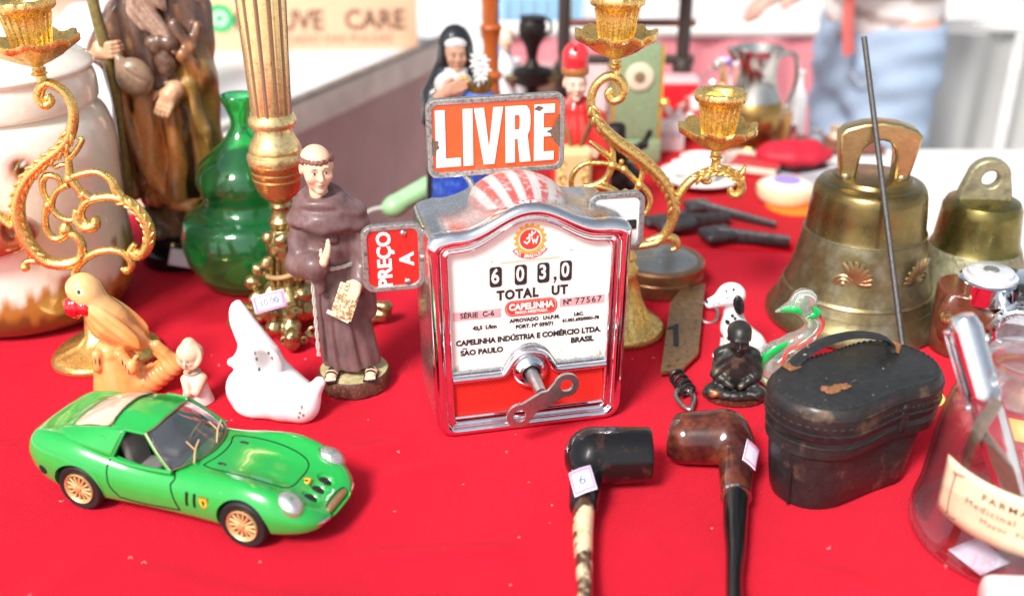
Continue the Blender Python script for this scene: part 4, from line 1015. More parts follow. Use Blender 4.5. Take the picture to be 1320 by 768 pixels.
# ---- nun statue
nn = thing('nun_statue', 'nun statue in black veil and blue skirt holding a crown of white lilies', 'statue', (-7.3, 139.2, 0))
S = Sdf()
S.cap((-.2, .3, 1), (-.4, .3, 15), 4.4, 3.3, 0, 1, sq=(1, 1.2, 1)); S.cap((-.4, .3, 15), (0, .3, 20.2), 3.3, 2.7, 0, 1, sq=(.95, 1.25, 1))
S.ell((0, .8, 24.9), (2.35, 2.1, 3.2), 0, .8); S.cap((-1.2, 1, 23.5), (-2.9, .7, 19), 1.2, 1.6, 0, .8); S.cap((1.2, 1, 23.5), (2.3, .8, 19.5), 1.0, 1.4, 0, .8)
S.cap((-3.0, 0, 19), (-3.1, -1.4, 16.5), 1.4, 1.3, 0, .6); S.cap((-3.1, -1.4, 16.5), (-.8, -2.6, 17.4), 1.3, 1.0, 0, .5); S.cap((2.6, 0, 19), (3.0, -1.4, 17), 1.3, 1.2, 0, .6)
S.ell((.15, -1.6, 24.6), (1.55, 1.9, 2.35), 0, .25, None, '-')
ob('habit', S.mesh(.2, lambda P: (.14*np.sin(np.arctan2(P[:, 0], -P[:, 1])*11+P[:, 2]*.2)*np.clip((20-P[:, 2])/5, .15, 1)).astype(np.float32), zmin=1), pm('black_habit', (.022, .024, .03), .22, 0, .1, coat=.5, bump=.02, bs=3), nn, sharp=180)
S = Sdf(); T, Mx, c = head(S, (.1, -.45, 24.5), 2.1, yaw=14, ears=False, neck=1.1)
ob('head', S.mesh(.09, colf=lambda V, C, ci: paint(V, np.tile(np.array((.72, .42, .27)), (len(V), 1)), c, 2.1, Mx, brow=(.2, .1, .07), lip=(.55, .25, .18), cheek=(.7, .36, .24))), M['vc'], nn, sharp=180)
S = Sdf(); S.ell((.1, -.2, 25.9), (1.5, 1.5, .95), 0, .2); S.ell(tuple(np.array(T((0, -.5, -.1)))), (.9, 1.6, 1.45), 0, .2, None, '-')
S.ell((-.2, -1.3, 20.9), (2.5, 1.0, 1.9), 0, .6); S.tor((.1, -.1, 22.5), 1.15, .45, 0, .5)
ob('wimple', S.mesh(.12), pm('white_linen', (.84, .83, .82), .4, var=.04, bump=.02, bs=4), nn, sharp=180)
S = Sdf(); hand(S, (-.3, -2.9, 20.7), (1, -.1, .45), (-.35, 0, 1), (.1, .9, 0), 3.6, 0, .15, 1); S.cap((-2.1, -2.3, 19.4), (-.9, -2.8, 20.3), .8, .6, 0, .3)
ob('hand', S.mesh(.1, cols=[(.78, .46, .3)]), M['vc'], nn, sharp=180)
g = [ball((1.2+.5*math.cos(a), -2.7, 21.6+.5*math.sin(a)), .38, 10, 6) for a in (0, 1.2, 2.4, 3.6, 4.8)]
ob('brooch', mg(*g), M['goldcast'], nn, kind='stuff')
g = [lathe([(1.35, 0), (1.5, .3), (1.45, 1.1)], 20, cap=False)]
for i in range(9): a = 2*math.pi*i/9; g.append(tube([(1.45*math.cos(a), 1.45*math.sin(a), .8), (1.7*math.cos(a), 1.7*math.sin(a), 2.0)], [.3, .12], 6, n=1))
cr = ob('crown', tr(mg(*g), (3.1, -1.8, 20.0)), pm('brown_gold_crown', (.30, .18, .04), .35, .6), nn, kind='stuff')
ob('cushion', ball((3.0, -1.7, 19.5), (2.1, 1.8, 1.1)), pm('blue_cushion', (.08, .2, .68), .4), nn)
rnd = random.Random(4); wl_ = pm('white_petals', (.86, .87, .85), .4, col2=(.25, .38, .25), c2s=3, c2t=.68, c2w=.04)
for i in range(14):
    a = rnd.uniform(0, 6.3); r = rnd.uniform(0, 1.1); z = 21.4+i*.24-r*.4
    g = [tr(ball((0, 0, 0), (.5, .22, .2), 8, 5), (.4*math.cos(k*1.26), .4*math.sin(k*1.26), .1), (0, 0, math.degrees(k*1.26))) for k in range(5)]
    ob('lily', tr(mg(*g), (3.1+r*math.cos(a), -1.8+r*math.sin(a), z), (rnd.uniform(20, 100), 0, rnd.uniform(-50, 50))), wl_, nn, kind='stuff')
ob('blue_skirt', S.mesh(.25) if False else tr(lathe([(4.0, .2), (4.3, 1), (3.9, 8), (3.3, 14), (2.6, 16.5)], 40, lambda a, r, z: 1+.04*math.sin(a*11)), (.5, -.75, 0)), pm('royal_blue_paint', (.02, .08, .62), .35, col2=(.1, .25, .8), c2s=1, bump=.05, bs=2), nn)

# ---- bishop statue
bs_ = thing('bishop_statue', 'bishop statue in red mitre and red cape over a gold vestment', 'statue', (8.5, 139.2, 0))
S = Sdf(); S.cap((.2, .3, .6), (.1, .3, 13.5), 3.9, 3.2, 0, 1, sq=(1, 1.25, 1)); S.cap((.1, .3, 13.5), (0, .3, 17), 3.1, 2.1, 0, 1, sq=(.9, 1.2, 1))
S.cap((-2.6, .3, 15.8), (-3.0, -.8, 12), 1.2, 1.2, 0, .7); S.cap((2.6, .3, 15.8), (3.4, -.6, 11.5), 1.3, 1.4, 0, .7); S.cap((3.3, -.6, 11.5), (1.9, -2.6, 12), 1.2, .9, 0, .4); S.cap((3.3, 0, 11), (3.6, .2, 4), 1.2, 1.4, 0, .8)
ob('cape', S.mesh(.2, lambda P: (.12*np.sin(np.arctan2(P[:, 0], -P[:, 1])*10)).astype(np.float32), zmin=.6), pm('red_cape', (.62, .03, .025), .4, var=.15, bump=.03, bs=2), bs_, sharp=180)
S = Sdf(); S.rbox((-.4, -2.1, 6.8), (2.35, 1.9, 6.4), .9, 0, .3, (4, 0, 0))
ob('vestment', S.mesh(.22), pm('pale_gold_vestment', (.72, .52, .25), .4, var=.1, bump=.03, bs=2), bs_, sharp=180)
om = pm('gold_braid', (.62, .38, .06), .35, .5)
for x in (-1.9, 1.1):
    ob('braid', mg(*[tube([(x+.42*math.cos(a), -4.15-.03*k, 1.6+k*1.9+.55*math.sin(a)) for a in np.linspace(0, 5.2, 9)], .13, 6, n=2) for k in range(6)]), om, bs_, kind='stuff')
ob('orphrey', mg(tube([(-2.4, -.6, 17.4), (-1.3, -2.4, 14.6), (-.6, -2.9, 12)], .5, 8, flat=.4), tube([(2.4, -.6, 17.4), (1.0, -2.4, 14.6), (.1, -2.9, 12)], .5, 8, flat=.4)), pm('brown_orphrey', (.28, .12, .04), .4), bs_, kind='stuff')
S = Sdf(); T, Mx, c = head(S, (-.35, -.3, 20.7), 2.15, yaw=8, neck=1.3)
ob('head', S.mesh(.09, colf=lambda V, C, ci: paint(V, np.tile(np.array((.80, .52, .40)), (len(V), 1)), c, 2.15, Mx, brow=(.3, .2, .15), lip=(.6, .3, .22), cheek=(.78, .44, .34))), M['vc'], bs_, sharp=180)
S = Sdf(); S.cap((-.35, 0, 22.6), (-.35, .1, 24.3), 1.72, 1.75, 0, .3); S.cap((-.35, -.3, 24.2), (-.35, -.2, 25.2), 1.4, .8, 0, .5); S.ell((-.35, 0, 25.7), (.25, 1.6, 1.1), 0, .3, None, '-')
mi = ob('mitre', S.mesh(.1, lambda P: (.03*np.sin(P[:, 0]*6)).astype(np.float32), zmin=22.0), pm('red_mitre', (.72, .03, .04), .3, coat=.4, bump=.04, bs=3), bs_, sharp=180)
ob('mitre_band', tr(lathe([(1.74, 0), (1.8, .1), (1.8, .8), (1.72, .9)], 32, cap=False), (-.35, 0, 22.0)), pm('bronze_band', (.35, .14, .04), .35), mi)
ob('collar', tr(lathe([(1.2, 0), (1.0, .5), (.85, .8)], 24), (-.3, -.1, 17.6)), M['white'], bs_)
S = Sdf(); hand(S, (2.0, -3.6, 12.4), (-.9, -.3, .5), (.3, 0, .9), (0, .9, 0), 2.6, 0, .4, 1)
ob('hand', S.mesh(.1, cols=[SK]), M['vc'], bs_, sharp=180)

# ---- Buddha
bu = thing('buddha_figurine', 'small dark bronze seated buddha figurine in front of the spotted dog', 'figurine', (22.2, 94.6, 0), -6)
bu.scale = (1.1, 1.1, 1.1)
ob('base', lathe([(2.7, 0), (2.85, .15), (2.75, .5), (.01, .55)], 40, lambda a, r, z: (1+.02*math.sin(a*18))*(1/math.sqrt((math.cos(a))**2+(1.35*math.sin(a))**2))), pm('reddish_black_lacquer', (.08, .02, .012), .3, col2=(.28, .06, .03), c2s=2.5, c2t=.6, bump=.05, bs=4), bu)
S = Sdf()
S.ell((0, .3, 3.0), (1.75, 1.15, 2.2), 0, .5); S.ell((0, .2, 4.3), (1.5, .95, 1.0), 0, .5)
for q in (-1, 1):
    S.cap((q*1.5, .2, 4.3), (q*1.75, -.3, 2.4), .55, .5, 0, .4); S.cap((q*1.75, -.3, 2.4), (q*.4, -1.25, 1.75), .45, .3, 0, .3)
    S.cap((q*1.0, -.1, 1.1), (q*2.15, -.9, 1.0), .85, .65, 0, .4); S.cap((q*2.1, -1.0, .95), (q*.2, -1.55, .85), .55, .4, 0, .3)
    S.ell((q*1.85, -1.45, 1.05), (.5, .35, .4), 0, .15)
T, Mx, c = head(S, (0, -.4, 6.15), 1.4, pitch=14, neck=.9); S.ell((0, .0, 7.25), (.6, .6, .4), 0, .2); S.ell((0, .1, 6.65), (1.08, 1.1, .9), 0, .2)
def bcol(V, C, ci):
    h_ = np.clip((vnoise(V, 1.6)-.62)*6, 0, 1)[:, None]; C = np.tile(np.array((.045, .045, .042)), (len(V), 1))*(1-h_*.6)+np.array((.2, .15, .1))*h_*.6
    C = spot(C, V, (-1.85, -1.6, 1.05), (.65, .6, .5), (.42, .18, .09), .6); return C
ob('body', S.mesh(.07, lambda P: (.035*np.sin(P[:, 2]*7+np.abs(P[:, 0])*6)*((P[:, 2] < 5) & (np.abs(P[:, 0]) > .5))).astype(np.float32), colf=bcol), pm('dark_bronze_patina', rough=.35, metal=.5, vcol=True, var=.3, vs=4, bump=.03, bs=9), bu, sharp=180)

# ---- Dalmatian
dg_ = thing('dalmatian_figurine', 'white ceramic dog figurine with black spots and black ear', 'figurine', (23.8, 101.6, 0))
S = Sdf()
S.cap((-.6, 0, 4.2), (.9, .1, 2.3), 1.35, 1.75, 0, .8); S.ell((1.5, 0, 1.7), (1.6, 1.7, 1.7), 0, .5); S.cap((-.9, 0, 6.6), (-.6, 0, 4.2), .95, 1.25, 0, .6)
S.ell((-1.2, 0, 8.0), (1.5, 1.3, 1.3), 0, .5); S.cap((-1.9, -.1, 7.7), (-3.35, -.2, 7.1), .85, .55, 0, .4); S.ell((-3.5, -.2, 7.3), (.3, .35, .25), 0, .15)
for q in (-1, 1):
    S.cap((-1.1, q*.75, 4.4), (-1.35, q*.75, 1.0), .62, .42, 0, .3); S.ell((-1.7, q*.75, .5), (.75, .45, .45), 0, .2)
    S.ell((.9, q*1.3, 1.6), (1.5, .65, 1.5), 0, .3); S.ell((-.2, q*1.45, .45), (.95, .45, .42), 0, .2)
S.ell((-.6, -1.3, 7.4), (.55, .32, 1.15), 1, .12, (0, -14, 0)); S.ell((-.75, 1.1, 7.4), (.5, .32, 1.05), 1, .12, (0, -14, 0)); S.cap((2.9, 0, .8), (3.9, -.9, .5), .35, .2, 0, .3)
rd = random.Random(12); sp2 = [(rd.uniform(-2.2, 3), rd.choice((-1, 1))*rd.uniform(.6, 1.9), rd.uniform(.3, 6.3), rd.uniform(.16, .3)) for _ in range(110)]
sp2 += [(-1.9, -.8, 8.75, .14), (-1.2, -.7, 8.95, .16), (-2.6, -.75, 7.4, .09), (-2.9, -.7, 7.6, .08), (-3.1, -.65, 7.2, .08), (-3.75, -.25, 7.4, .2)]
def dcol(V, C, ci):
    for x, y, z, r in sp2: C = spot(C, V, (x, y, z), (r, .9, r*1.1), (.015, .015, .018), .3)
    C = spot(C, V, (-1.75, -.95, 8.15), (.42, .5, .09), (.03, .03, .03), .4); return C
ob('body', S.mesh(.09, cols=[(.84, .84, .85), (.015, .015, .018)], colf=lambda V, C, ci: dcol(V, C, ci), zmin=0), M['glazed'], dg_, sharp=180)

# ---- white long-eared animal
wa = thing('ceramic_animal', 'white glazed animal figurine with one tall pointed ear and raised tail', 'figurine', (-23.4, 92.3, 0))
wa.scale = (1, 1, 1.02)
S = Sdf()
S.cap((-1.0, .2, 6.0), (-2.35, .2, 11.1), 1.95, .25, 0, .6, sq=(1, 1.4, 1)); S.ell((-2.45, .2, 9.0), (.9, .7, 2.1), 0, .8, (0, -10, 0)); S.ell((-1.2, 0, 5.1), (2.2, 1.7, 1.9), 0, .6)
S.cap((-2.2, -.3, 5.1), (-3.5, -.5, 5.3), 1.05, .42, 0, .5); S.ell((-2.75, -.5, 2.4), (1.6, 1.6, 2.1), 0, .55); S.cap((-.8, .2, 4.6), (.9, -.2, 2.6), 1.95, 2.1, 0, .8)
S.ell((1.6, -.9, 1.6), (3.0, 2.7, 2.1), 0, .8); S.ell((3.2, -1.8, 1.4), (1.7, 1.8, 1.7), 0, .6); S.cap((4.0, -1.2, 2.2), (4.95, -1.4, 3.6), .95, .6, 0, .5); S.ell((-1.2, -1.2, .9), (2.2, 1.4, 1.1), 0, .7)
S.ell((.05, -1.45, 6.1), (1.35, .5, 2.1), 0, .25, (10, -22, 0)); S.ell((-.05, -1.95, 6.0), (.95, .35, 1.6), 1, .15, (10, -22, 0), '-')
def wcol(V, C, ci):
    C = np.tile(np.array((.90, .90, .92)), (len(V), 1))
    C = spot(C, V, (-.05, -1.9, 6.0), (1.05, .7, 1.7), (.56, .55, .55), .5)
    for x, z in ((-.75, 7.0), (-.7, 6.3), (.5, 7.0), (.75, 6.4), (-.6, 5.2)): C = spot(C, V, (x, -1.8, z), (.10, .9, .26), (.12, .12, .12), .3)
    for x, z in ((3.3, 1.6), (3.5, 2.1), (3.15, 1.1), (3.6, 1.3)): C = spot(C, V, (x, -3.2, z), (.16, 1.4, .24), (.35, .15, .1), .4)
    C = spot(C, V, (-3.0, -1.2, 5.75), (.12, .5, .1), (.05, .05, .05), .3)
    return spot(C, V, (-2.8, -1.6, 4.25), (1.0, 1.0, .07), (.45, .42, .38), .5)
ob('body', S.mesh(.11, colf=wcol, zmin=0), M['glazed'], wa, sharp=180)

# ---- parrot on a stump
pa = thing('parrot_figurine', 'glossy orange ceramic parrot with red beak on an orange stump', 'figurine', (-38.9, 95.6, 0))
S = Sdf()
S.ell((-2.5, -.2, 11.5), (1.65, 1.5, 1.6), 0, .5); S.cap((-2.0, -.1, 10.6), (-.6, 0, 7.9), 1.4, 1.85, 0, .8); S.cap((-.6, 0, 7.8), (1.6, .1, 5.9), 1.8, 1.1, 0, .8); S.cap((1.4, .1, 6.1), (3.6, .3, 4.2), .9, .45, 1, .6)
S.ell((.35, -1.45, 7.9), (1.0, .5, 3.1), 1, .25, (0, -46, 0)); S.ell((.35, 1.45, 7.9), (1.0, .5, 3.1), 1, .25, (0, -46, 0))
S.cap((-.3, .1, 0), (-.9, .2, 4.2), 3.2, 1.9, 2, .8, sq=(1, 1.1, 1)); S.cap((1.8, 0, 1.0), (5.1, .3, 3.0), 1.6, 1.0, 2, .6); S.cap((5.0, .3, 3), (3.6, .2, 5.2), .9, .5, 2, .5)
S.cap((-1.8, -1.3, 4.9), (-1.9, -1.6, 3.6), .55, .5, 2, .3); S.cap((.6, -1.5, 5.0), (1.6, -1.9, 3.6), .6, .55, 2, .3); S.cap((1.6, -1.9, 3.6), (2.3, -1.9, 4.9), .5, .35, 2, .3)
S.ell((2.7, 0, 4.5), (.55, 4, .55), 2, .3, None, '-')
def pdis(P): 
    z = P[:, 2]; tl = (P[:, 0] > 2.2) & (z < 4.6)
    wg = (np.abs(P[:, 1]) > 1.35) & (z > 5.2) & (z < 10)
    return (np.where(tl, .07*np.sin(P[:, 0]*6+z*5), 0)+np.where(wg, .05*np.sin((P[:, 0]+z)*5.2)*np.clip((P[:, 0]+2.2-(9-z)*.2), 0, 1), 0)).astype(np.float32)
def pcol(V, C, ci):
    z = V[:, 2]; n_ = vnoise(V, .9)[:, None]
    C = np.array((.84, .27, .06))*(1-n_)+np.array((.88, .42, .15))*n_
    hd = np.clip((z-8.6)/2.2, 0, 1)[:, None]; C = C*(1-hd)+np.array((.88, .52, .22))*hd
    for x, zz in ((-2.25, 4.4), (-1.85, 4.5), (-1.5, 4.4), (.9, 4.5), (1.15, 4.0), (1.45, 3.6)): C = spot(C, V, (x, -2.2, zz), (.09, 1.2, .55), (.03, .03, .04), .4)
    C = spot(C, V, (-2.3, -1.6, 11.8), (.38, .6, .38), (.88, .82, .6), .3); return spot(C, V, (-2.35, -1.65, 11.8), (.22, .6, .26), (.02, .02, .03), .3)
ob('body', S.mesh(.11, pdis, colf=pcol, zmin=0), pm('glazed_orange', rough=.16, vcol=True, var=.08, coat=.9, bump=.01, bs=3), pa, sharp=180)
S = Sdf(); S.ell((-3.3, -.95, 9.95), (1.05, .95, 1.1), 0, .1, (0, 6, 0)); S.ell((-2.2, -1.25, 9.9), (.72, .6, .8), 0, .08); S.cap((-3.4, -1.1, 9.7), (-3.1, -1.2, 9.0), .5, .22, 0, .2)
ob('beak', S.mesh(.08, lambda P: (.025*np.sin(P[:, 0]*13)).astype(np.float32)), pm('red_glaze', (.72, .01, .02), .14, coat=1), pa, sharp=180)

# ---- child
ch = thing('child_figurine', 'tiny ceramic child figurine in peach bonnet, behind the green toy car', 'figurine', (-31.4, 93.6, 0), 10)
S = Sdf(); S.cap((.2, 0, 0), (.1, 0, 2.6), 1.6, 1.0, 0, .5, sq=(1, 1.2, 1)); S.cap((-.7, -.2, 2.7), (-.5, -1.2, 1.7), .5, .4, 1, .3); S.cap((.9, -.2, 2.7), (.3, -1.2, 1.7), .5, .4, 1, .3)
S.ell((0, 0, 3.4), (.85, .75, .35), 2, .1); T, Mx, c = head(S, (-.1, -.05, 4.9), 1.28, yaw=-20, skin=1, neck=.9); S.ell((0, .2, 5.4), (1.3, 1.25, 1.15), 1, .25); S.ell((0, .3, 6.4), (.6, .6, .55), 1, .4); S.tor((-.05, -.25, 5.2), 1.1, .26, 1, .12, (68, 0, -20))
def ccol(V, C, ci):
    C = paint(V, C, c, 1.28, Mx, brow=(.45, .2, .12), mask=ci == 1, white=(.6, .4, .3)); return C
ob('body', S.mesh(.08, cols=[(.84, .78, .72), (.86, .52, .36), (.55, .42, .28)], colf=ccol, zmin=0), M['vcg'], ch, sharp=180)
# ------------------------------------------------------------------ gilded candelabra
def scroll(pts, y, w_, par, name='scroll_arm', yo=None, flat_=.8, seg=10):
    "a scroll rod of the cast arm; pts are seen positions of its centre line at distance y, w_ radius or radii in cm"
    P = []
    for i, p in enumerate(pts):
        x, z = up(p[0], p[1], y); P.append((x-par.location.x*100, y-par.location.y*100+(yo[i] if yo else 0), z))
    n = len(P); r = [q*(1.22 if name == 'scroll_arm' else 1.3) for q in (w_ if np.ndim(w_) else [w_]*n)]
    r = list(np.interp(np.linspace(0, 1, n), np.linspace(0, 1, len(r)), r))
    return ob(name, tube(P, r, seg, flat=flat_, n=6, upv=(0, 1, 0)), M['goldcast'], par, sharp=180)
def leaf_ridge(pts, y, par, r0=.42, amp=.25, step=1.0, off=.35):
    "acanthus beads and leaves climbing a scroll, joined as relief"
    P = []
    for p in pts:
        x, z = up(p[0], p[1], y); P.append((x-par.location.x*100, y-par.location.y*100, z))
    q = spl(P, 10); g = []; acc = 0
    for i in range(1, len(q)-1):
        acc += np.linalg.norm(q[i]-q[i-1])
        if acc < step: continue
        acc = 0; t_ = q[i+1]-q[i-1]; t_ /= np.linalg.norm(t_); nrm = np.array((-t_[2], 0, t_[0]))
        a = math.degrees(math.atan2(t_[2], t_[0]))
        for sg in (1, -1):
            g.append(tr(ball((0, 0, 0), (step*.85, r0*.6, r0*.42), 10, 6), q[i]+nrm*sg*off*1.25+np.array((0, -.42, 0)), (0, -a+sg*26, 0)))
    return ob('leaf_relief', mg(*g), M['goldcast'], par, kind='stuff', sharp=180)
def cup(par, x, z, rr=1.0, tilt=0, y=0):
    "candle cup standing on its wavy drip dish"
    wav = lambda a, r, zz: 1+(.045*math.sin(a*9)+.025*math.sin(a*18+1) if r > 2.2*rr else 0)
    pr = [(.55, -1.5), (.75, -1.35), (.55, -1.1), (.5, -.6), (.9, -.4), (1.3, -.25), (2.4, .35), (3.3, 1.0), (3.85, 1.35), (4.05, 1.5), (4.1, 2.05), (3.95, 2.1), (3.5, 1.55), (2.6, 1.05), (1.4, .75), (.3, .7)]
    V, F = lathe([(r*rr, zz) for r, zz in pr], 72, wav)
    a = np.arctan2(V[:, 1], V[:, 0]); rad = np.hypot(V[:, 0], V[:, 1]); V[:, 2] += .2*np.sin(a*9+.5)*np.clip((rad-2.6)/1.2, 0, 1)
    d_ = ob('drip_dish', (V, F), M['goldcast'], par, (x, y, z), (0, tilt, 0), sharp=60)
    pr = [(1.5, .7), (1.65, .9), (1.62, 1.2), (2.0, 3.7), (2.15, 4.5), (2.42, 4.62), (2.62, 4.75), (2.66, 5.5), (2.5, 5.65), (2.1, 5.6), (1.8, 5.2), (1.6, 4.4), (1.4, 4.2), (.01, 4.1)]
    fl_ = lambda a, r, zz: 1+(.03*abs(math.sin(a*10))-.02 if 1.0 < zz < 4.3 and r > 1.55 else (.035*abs(math.sin(a*5))+.015*math.sin(a*20) if zz >= 4.3 and r > 2.2 else 0))
    V, F = lathe([(r*rr, zz) for r, zz in pr], 100, fl_)
    a = np.arctan2(V[:, 1], V[:, 0]); V[:, 2] += np.where(V[:, 2] > 4.55, .09*np.abs(np.sin(a*5)), 0)
    c_ = ob('candle_cup', (V, F), M['goldcast'], par, (x, y, z), (0, tilt, 0), sharp=60)
    g = [tube([(1.68*rr*math.cos(t_), 1.68*rr*math.sin(t_), 1.2), (2.0*rr*math.cos(t_), 2.0*rr*math.sin(t_), 3.6), (2.2*rr*math.cos(t_), 2.2*rr*math.sin(t_), 4.4)], [.09, .13, .1], 6, n=2) for t_ in np.linspace(0, 2*math.pi, 21)[:-1]]
    ob('cup_rib', mg(*g), M['goldcast'], c_, kind='stuff')
    return c_
def cbase(par, r, x0, z0, x1, h, seed, low=False):
    "spreading foot with cast leaf ornament, leaning up to the stem"
    pr = [(r*.96, 0), (r, .25), (r*.99, .7), (r*.94, .95), (r*.8, 1.3), (r*.6, 2.4), (r*.42, h*.5), (r*.32, h*.65), (r*.24, h*.82), (r*.28, h*.86), (r*.2, h*.92), (r*.16, h)]
    if low: pr = [(r*.96, 0), (r, .2), (r*.98, .55), (r*.93, .8), (r*.8, 1.0), (r*.62, 1.3), (r*.45, 1.7), (r*.3, 2.5), (r*.22, h*.5), (r*.18, h*.65), (r*.24, h*.72), (r*.18, h*.8), (r*.14, h)]
    V, F = lathe(pr, 96, (lambda a, q, z: 1+.05*math.cos(a*3+.4)*min(q/3, 1)) if low else None); P = np.array(V)
    n_ = vnoise(P*np.array((1, 1, 1)), 1.1)*.6+vnoise(P, 2.3)*.4
    k = np.clip((V[:, 2]-.8)/.6, 0, 1)*np.clip((h-V[:, 2])/2, .2, 1)
    rad = 1+(n_-.5)*.34*k; V[:, 0] *= rad; V[:, 1] *= rad
    V[:, 2] += (vnoise(P+9, 1.6)-.5)*.7*k
    V[:, 0] += x0+(x1-x0)*(V[:, 2]/h)
    return ob('foot', (V, F), M['goldcast'], par, sharp=180)
yR = 109.5
cr_ = thing('candelabrum', 'gilded cast candelabrum with two cups, right behind the taximeter', 'candelabrum', (12.1, yR, 0))
ob('foot_rim', tr(lathe([(5.0, 0), (5.1, .15), (5.1, .45), (4.9, .6)], 64), (0, 0, 0)), M['copper'], cr_)
cbase(cr_, 5.0, 0, 0, .5, 8.2, 1)
x0, z0 = up(793, 82, yR); cup(cr_, x0-12.1, z0+1.1, 1.0)
x0, z0 = up(923, 200, yR); cup(cr_, x0-12.1, z0+1.1, .98)
x0, z0 = up(922, 126, yR); ob('candle_stub', tr(lathe([(.9, -2), (.95, .2), (.6, .5), (.01, .55)], 14, lambda a, r, z: 1+.1*math.sin(a*3)), (x0-12.1, 0, z0)), pm('yellow_wax', (.85, .60, .12), .4, sss=.2), cr_)
ob('stem_knob', mg(tr(lathe([(.9, 0), (1.25, .3), (.9, .7), (.7, 1.2), (1.0, 1.6), (.7, 2.1), (.6, 3.2)], 24), (.55, 0, 7.3))), M['gold'], cr_)
main = [(816, 318), (846, 312), (860, 298), (868, 278), (866, 256), (852, 230), (825, 204), (793, 181), (771, 158), (762, 134), (767, 112), (782, 99), (796, 100), (804, 112), (800, 126), (789, 130), (783, 121), (789, 114)]
scroll(main, yR, [.42, .5, .55, .6, .62, .66, .72, .72, .62, .5, .48, .5, .55, .55, .5, .45, .4, .3], cr_)
leaf_ridge(main[3:10], yR, cr_, .5, step=.8, off=.3)
arm2 = [(864, 290), (868, 268), (876, 250), (890, 233), (910, 222), (932, 219), (949, 227), (956, 240), (951, 251), (942, 249), (942, 241)]
scroll(arm2, yR, [.4, .5, .5, .48, .45, .5, .5, .5, .5, .4, .3], cr_); leaf_ridge(arm2[3:8], yR, cr_, .42, step=.8, off=.25)
def sm(pts, r, par, y): return scroll(pts, y, r, par, 'filigree')
sm([(950, 226), (957, 222), (961, 213)], [.4, .3, .12], cr_, yR); sm([(903, 226), (908, 234), (915, 234), (914, 229)], [.3, .3, .25, .15], cr_, yR)
sm([(923, 219), (923, 206), (923, 198)], [.6, .45, .6], cr_, yR); sm([(793, 100), (795, 90), (794, 80)], [.5, .4, .6], cr_, yR)
sm([(832, 311), (855, 305), (870, 308), (873, 318), (865, 322)], [.3, .45, .4, .3, .2], cr_, yR)
sm([(760, 182), (772, 192), (786, 203), (790, 215)], [.15, .3, .3, .25], cr_, yR)
sm([(788, 178), (790, 196), (789, 214), (781, 230), (768, 238), (752, 240)], [.25, .28, .35, .35, .35, .3], cr_, yR)
sm([(789, 212), (770, 210), (752, 212), (739, 224), (737, 240), (745, 248), (752, 242)], [.25, .25, .25, .3, .3, .25, .15], cr_, yR)
sm([(789, 213), (803, 218), (814, 228), (824, 238)], [.35, .3, .3, .3], cr_, yR); sm([(824, 205), (828, 220), (824, 238), (817, 250), (808, 254), (806, 246)], [.2, .25, .3, .3, .25, .15], cr_, yR)
sm([(824, 238), (835, 248), (838, 262), (832, 274), (824, 272), (826, 264)], [.3, .3, .28, .28, .25, .15], cr_, yR)
sm([(745, 246), (765, 240), (785, 244), (802, 256), (812, 272), (820, 290)], [.3, .42, .45, .4, .35, .3], cr_, yR)
for p, r in (((789, 213), .55), ((804, 218), .42), ((824, 238), .5), ((778, 236), .45), ((760, 210), .3), ((806, 247), .35), ((826, 266), .3), ((801, 208), .28), ((867, 258), .45)):
    x, z = up(p[0], p[1], yR); ob('knop', ball((x-12.1, -.1, z), r, 14, 8), M['gold'], cr_)
yL = 103.9
cl_ = thing('candelabrum', 'gilded cast candelabrum at far left with open scrollwork, behind the parrot', 'candelabrum', (-43.7, yL, 0))
ob('foot_rim', lathe([(5.5, 0), (5.62, .15), (5.6, .5), (5.4, .7)], 72, lambda a, r, z: 1+.05*math.cos(a*3+.4)), M['copper'], cl_)
cbase(cl_, 5.6, 0, 0, -.9, 8.5, 2, True)
x0, z0 = up(49, 92, yL); cup(cl_, x0+43.7, z0+1.1, 1.06, -3)
xo, zo = up(99, 356, yL)
scroll([(104, 375), (97, 352), (105, 338), (122, 326), (143, 322), (160, 327), (170, 340), (164, 350), (157, 345)], yL, [.6, .45, .42, .42, .42, .4, .4, .35, .25], cl_)
main = [(104, 312), (106, 330), (90, 340), (62, 337), (40, 318), (26, 290), (24, 258), (36, 230), (58, 208), (82, 188), (93, 165), (94, 140), (84, 120), (66, 108), (54, 112), (50, 126), (58, 136), (66, 130), (62, 122)]
scroll(main, yL, [.35, .5, .6, .68, .72, .75, .72, .68, .66, .62, .55, .5, .48, .5, .5, .52, .5, .4, .3], cl_); leaf_ridge(main[3:11], yL, cl_, .5, step=.85, off=.35)
scroll([(48, 330), (62, 340), (88, 338), (112, 328)], yL, [.25, .5, .5, .3], cl_)
scroll([(34, 346), (31, 341), (40, 336), (60, 338), (85, 342)], yL, [.45, .4, .35, .4, .3], cl_)
sm([(83, 188), (88, 208), (90, 226), (98, 240), (110, 256)], [.3, .35, .4, .42, .35], cl_, yL)
sm([(90, 230), (106, 224), (126, 222), (143, 232), (150, 246), (157, 254)], [.35, .35, .35, .42, .45, .4], cl_, yL)
big2 = [(110, 290), (104, 276), (110, 262), (124, 256), (146, 254), (168, 262), (185, 280), (193, 300), (189, 320), (178, 330), (169, 324), (174, 314)]
scroll(big2, yL, [.4, .42, .45, .45, .5, .55, .6, .6, .6, .52, .45, .3], cl_); leaf_ridge(big2[4:9], yL, cl_, .42, step=.8, off=.22)
scroll([(99, 270), (100, 284), (110, 293), (122, 290), (123, 280)], yL, [.4, .5, .6, .6, .4], cl_)
sm([(78, 238), (74, 229), (62, 226), (55, 234), (56, 248), (62, 262), (60, 276)], [.22, .3, .35, .35, .3, .3, .3], cl_, yL)
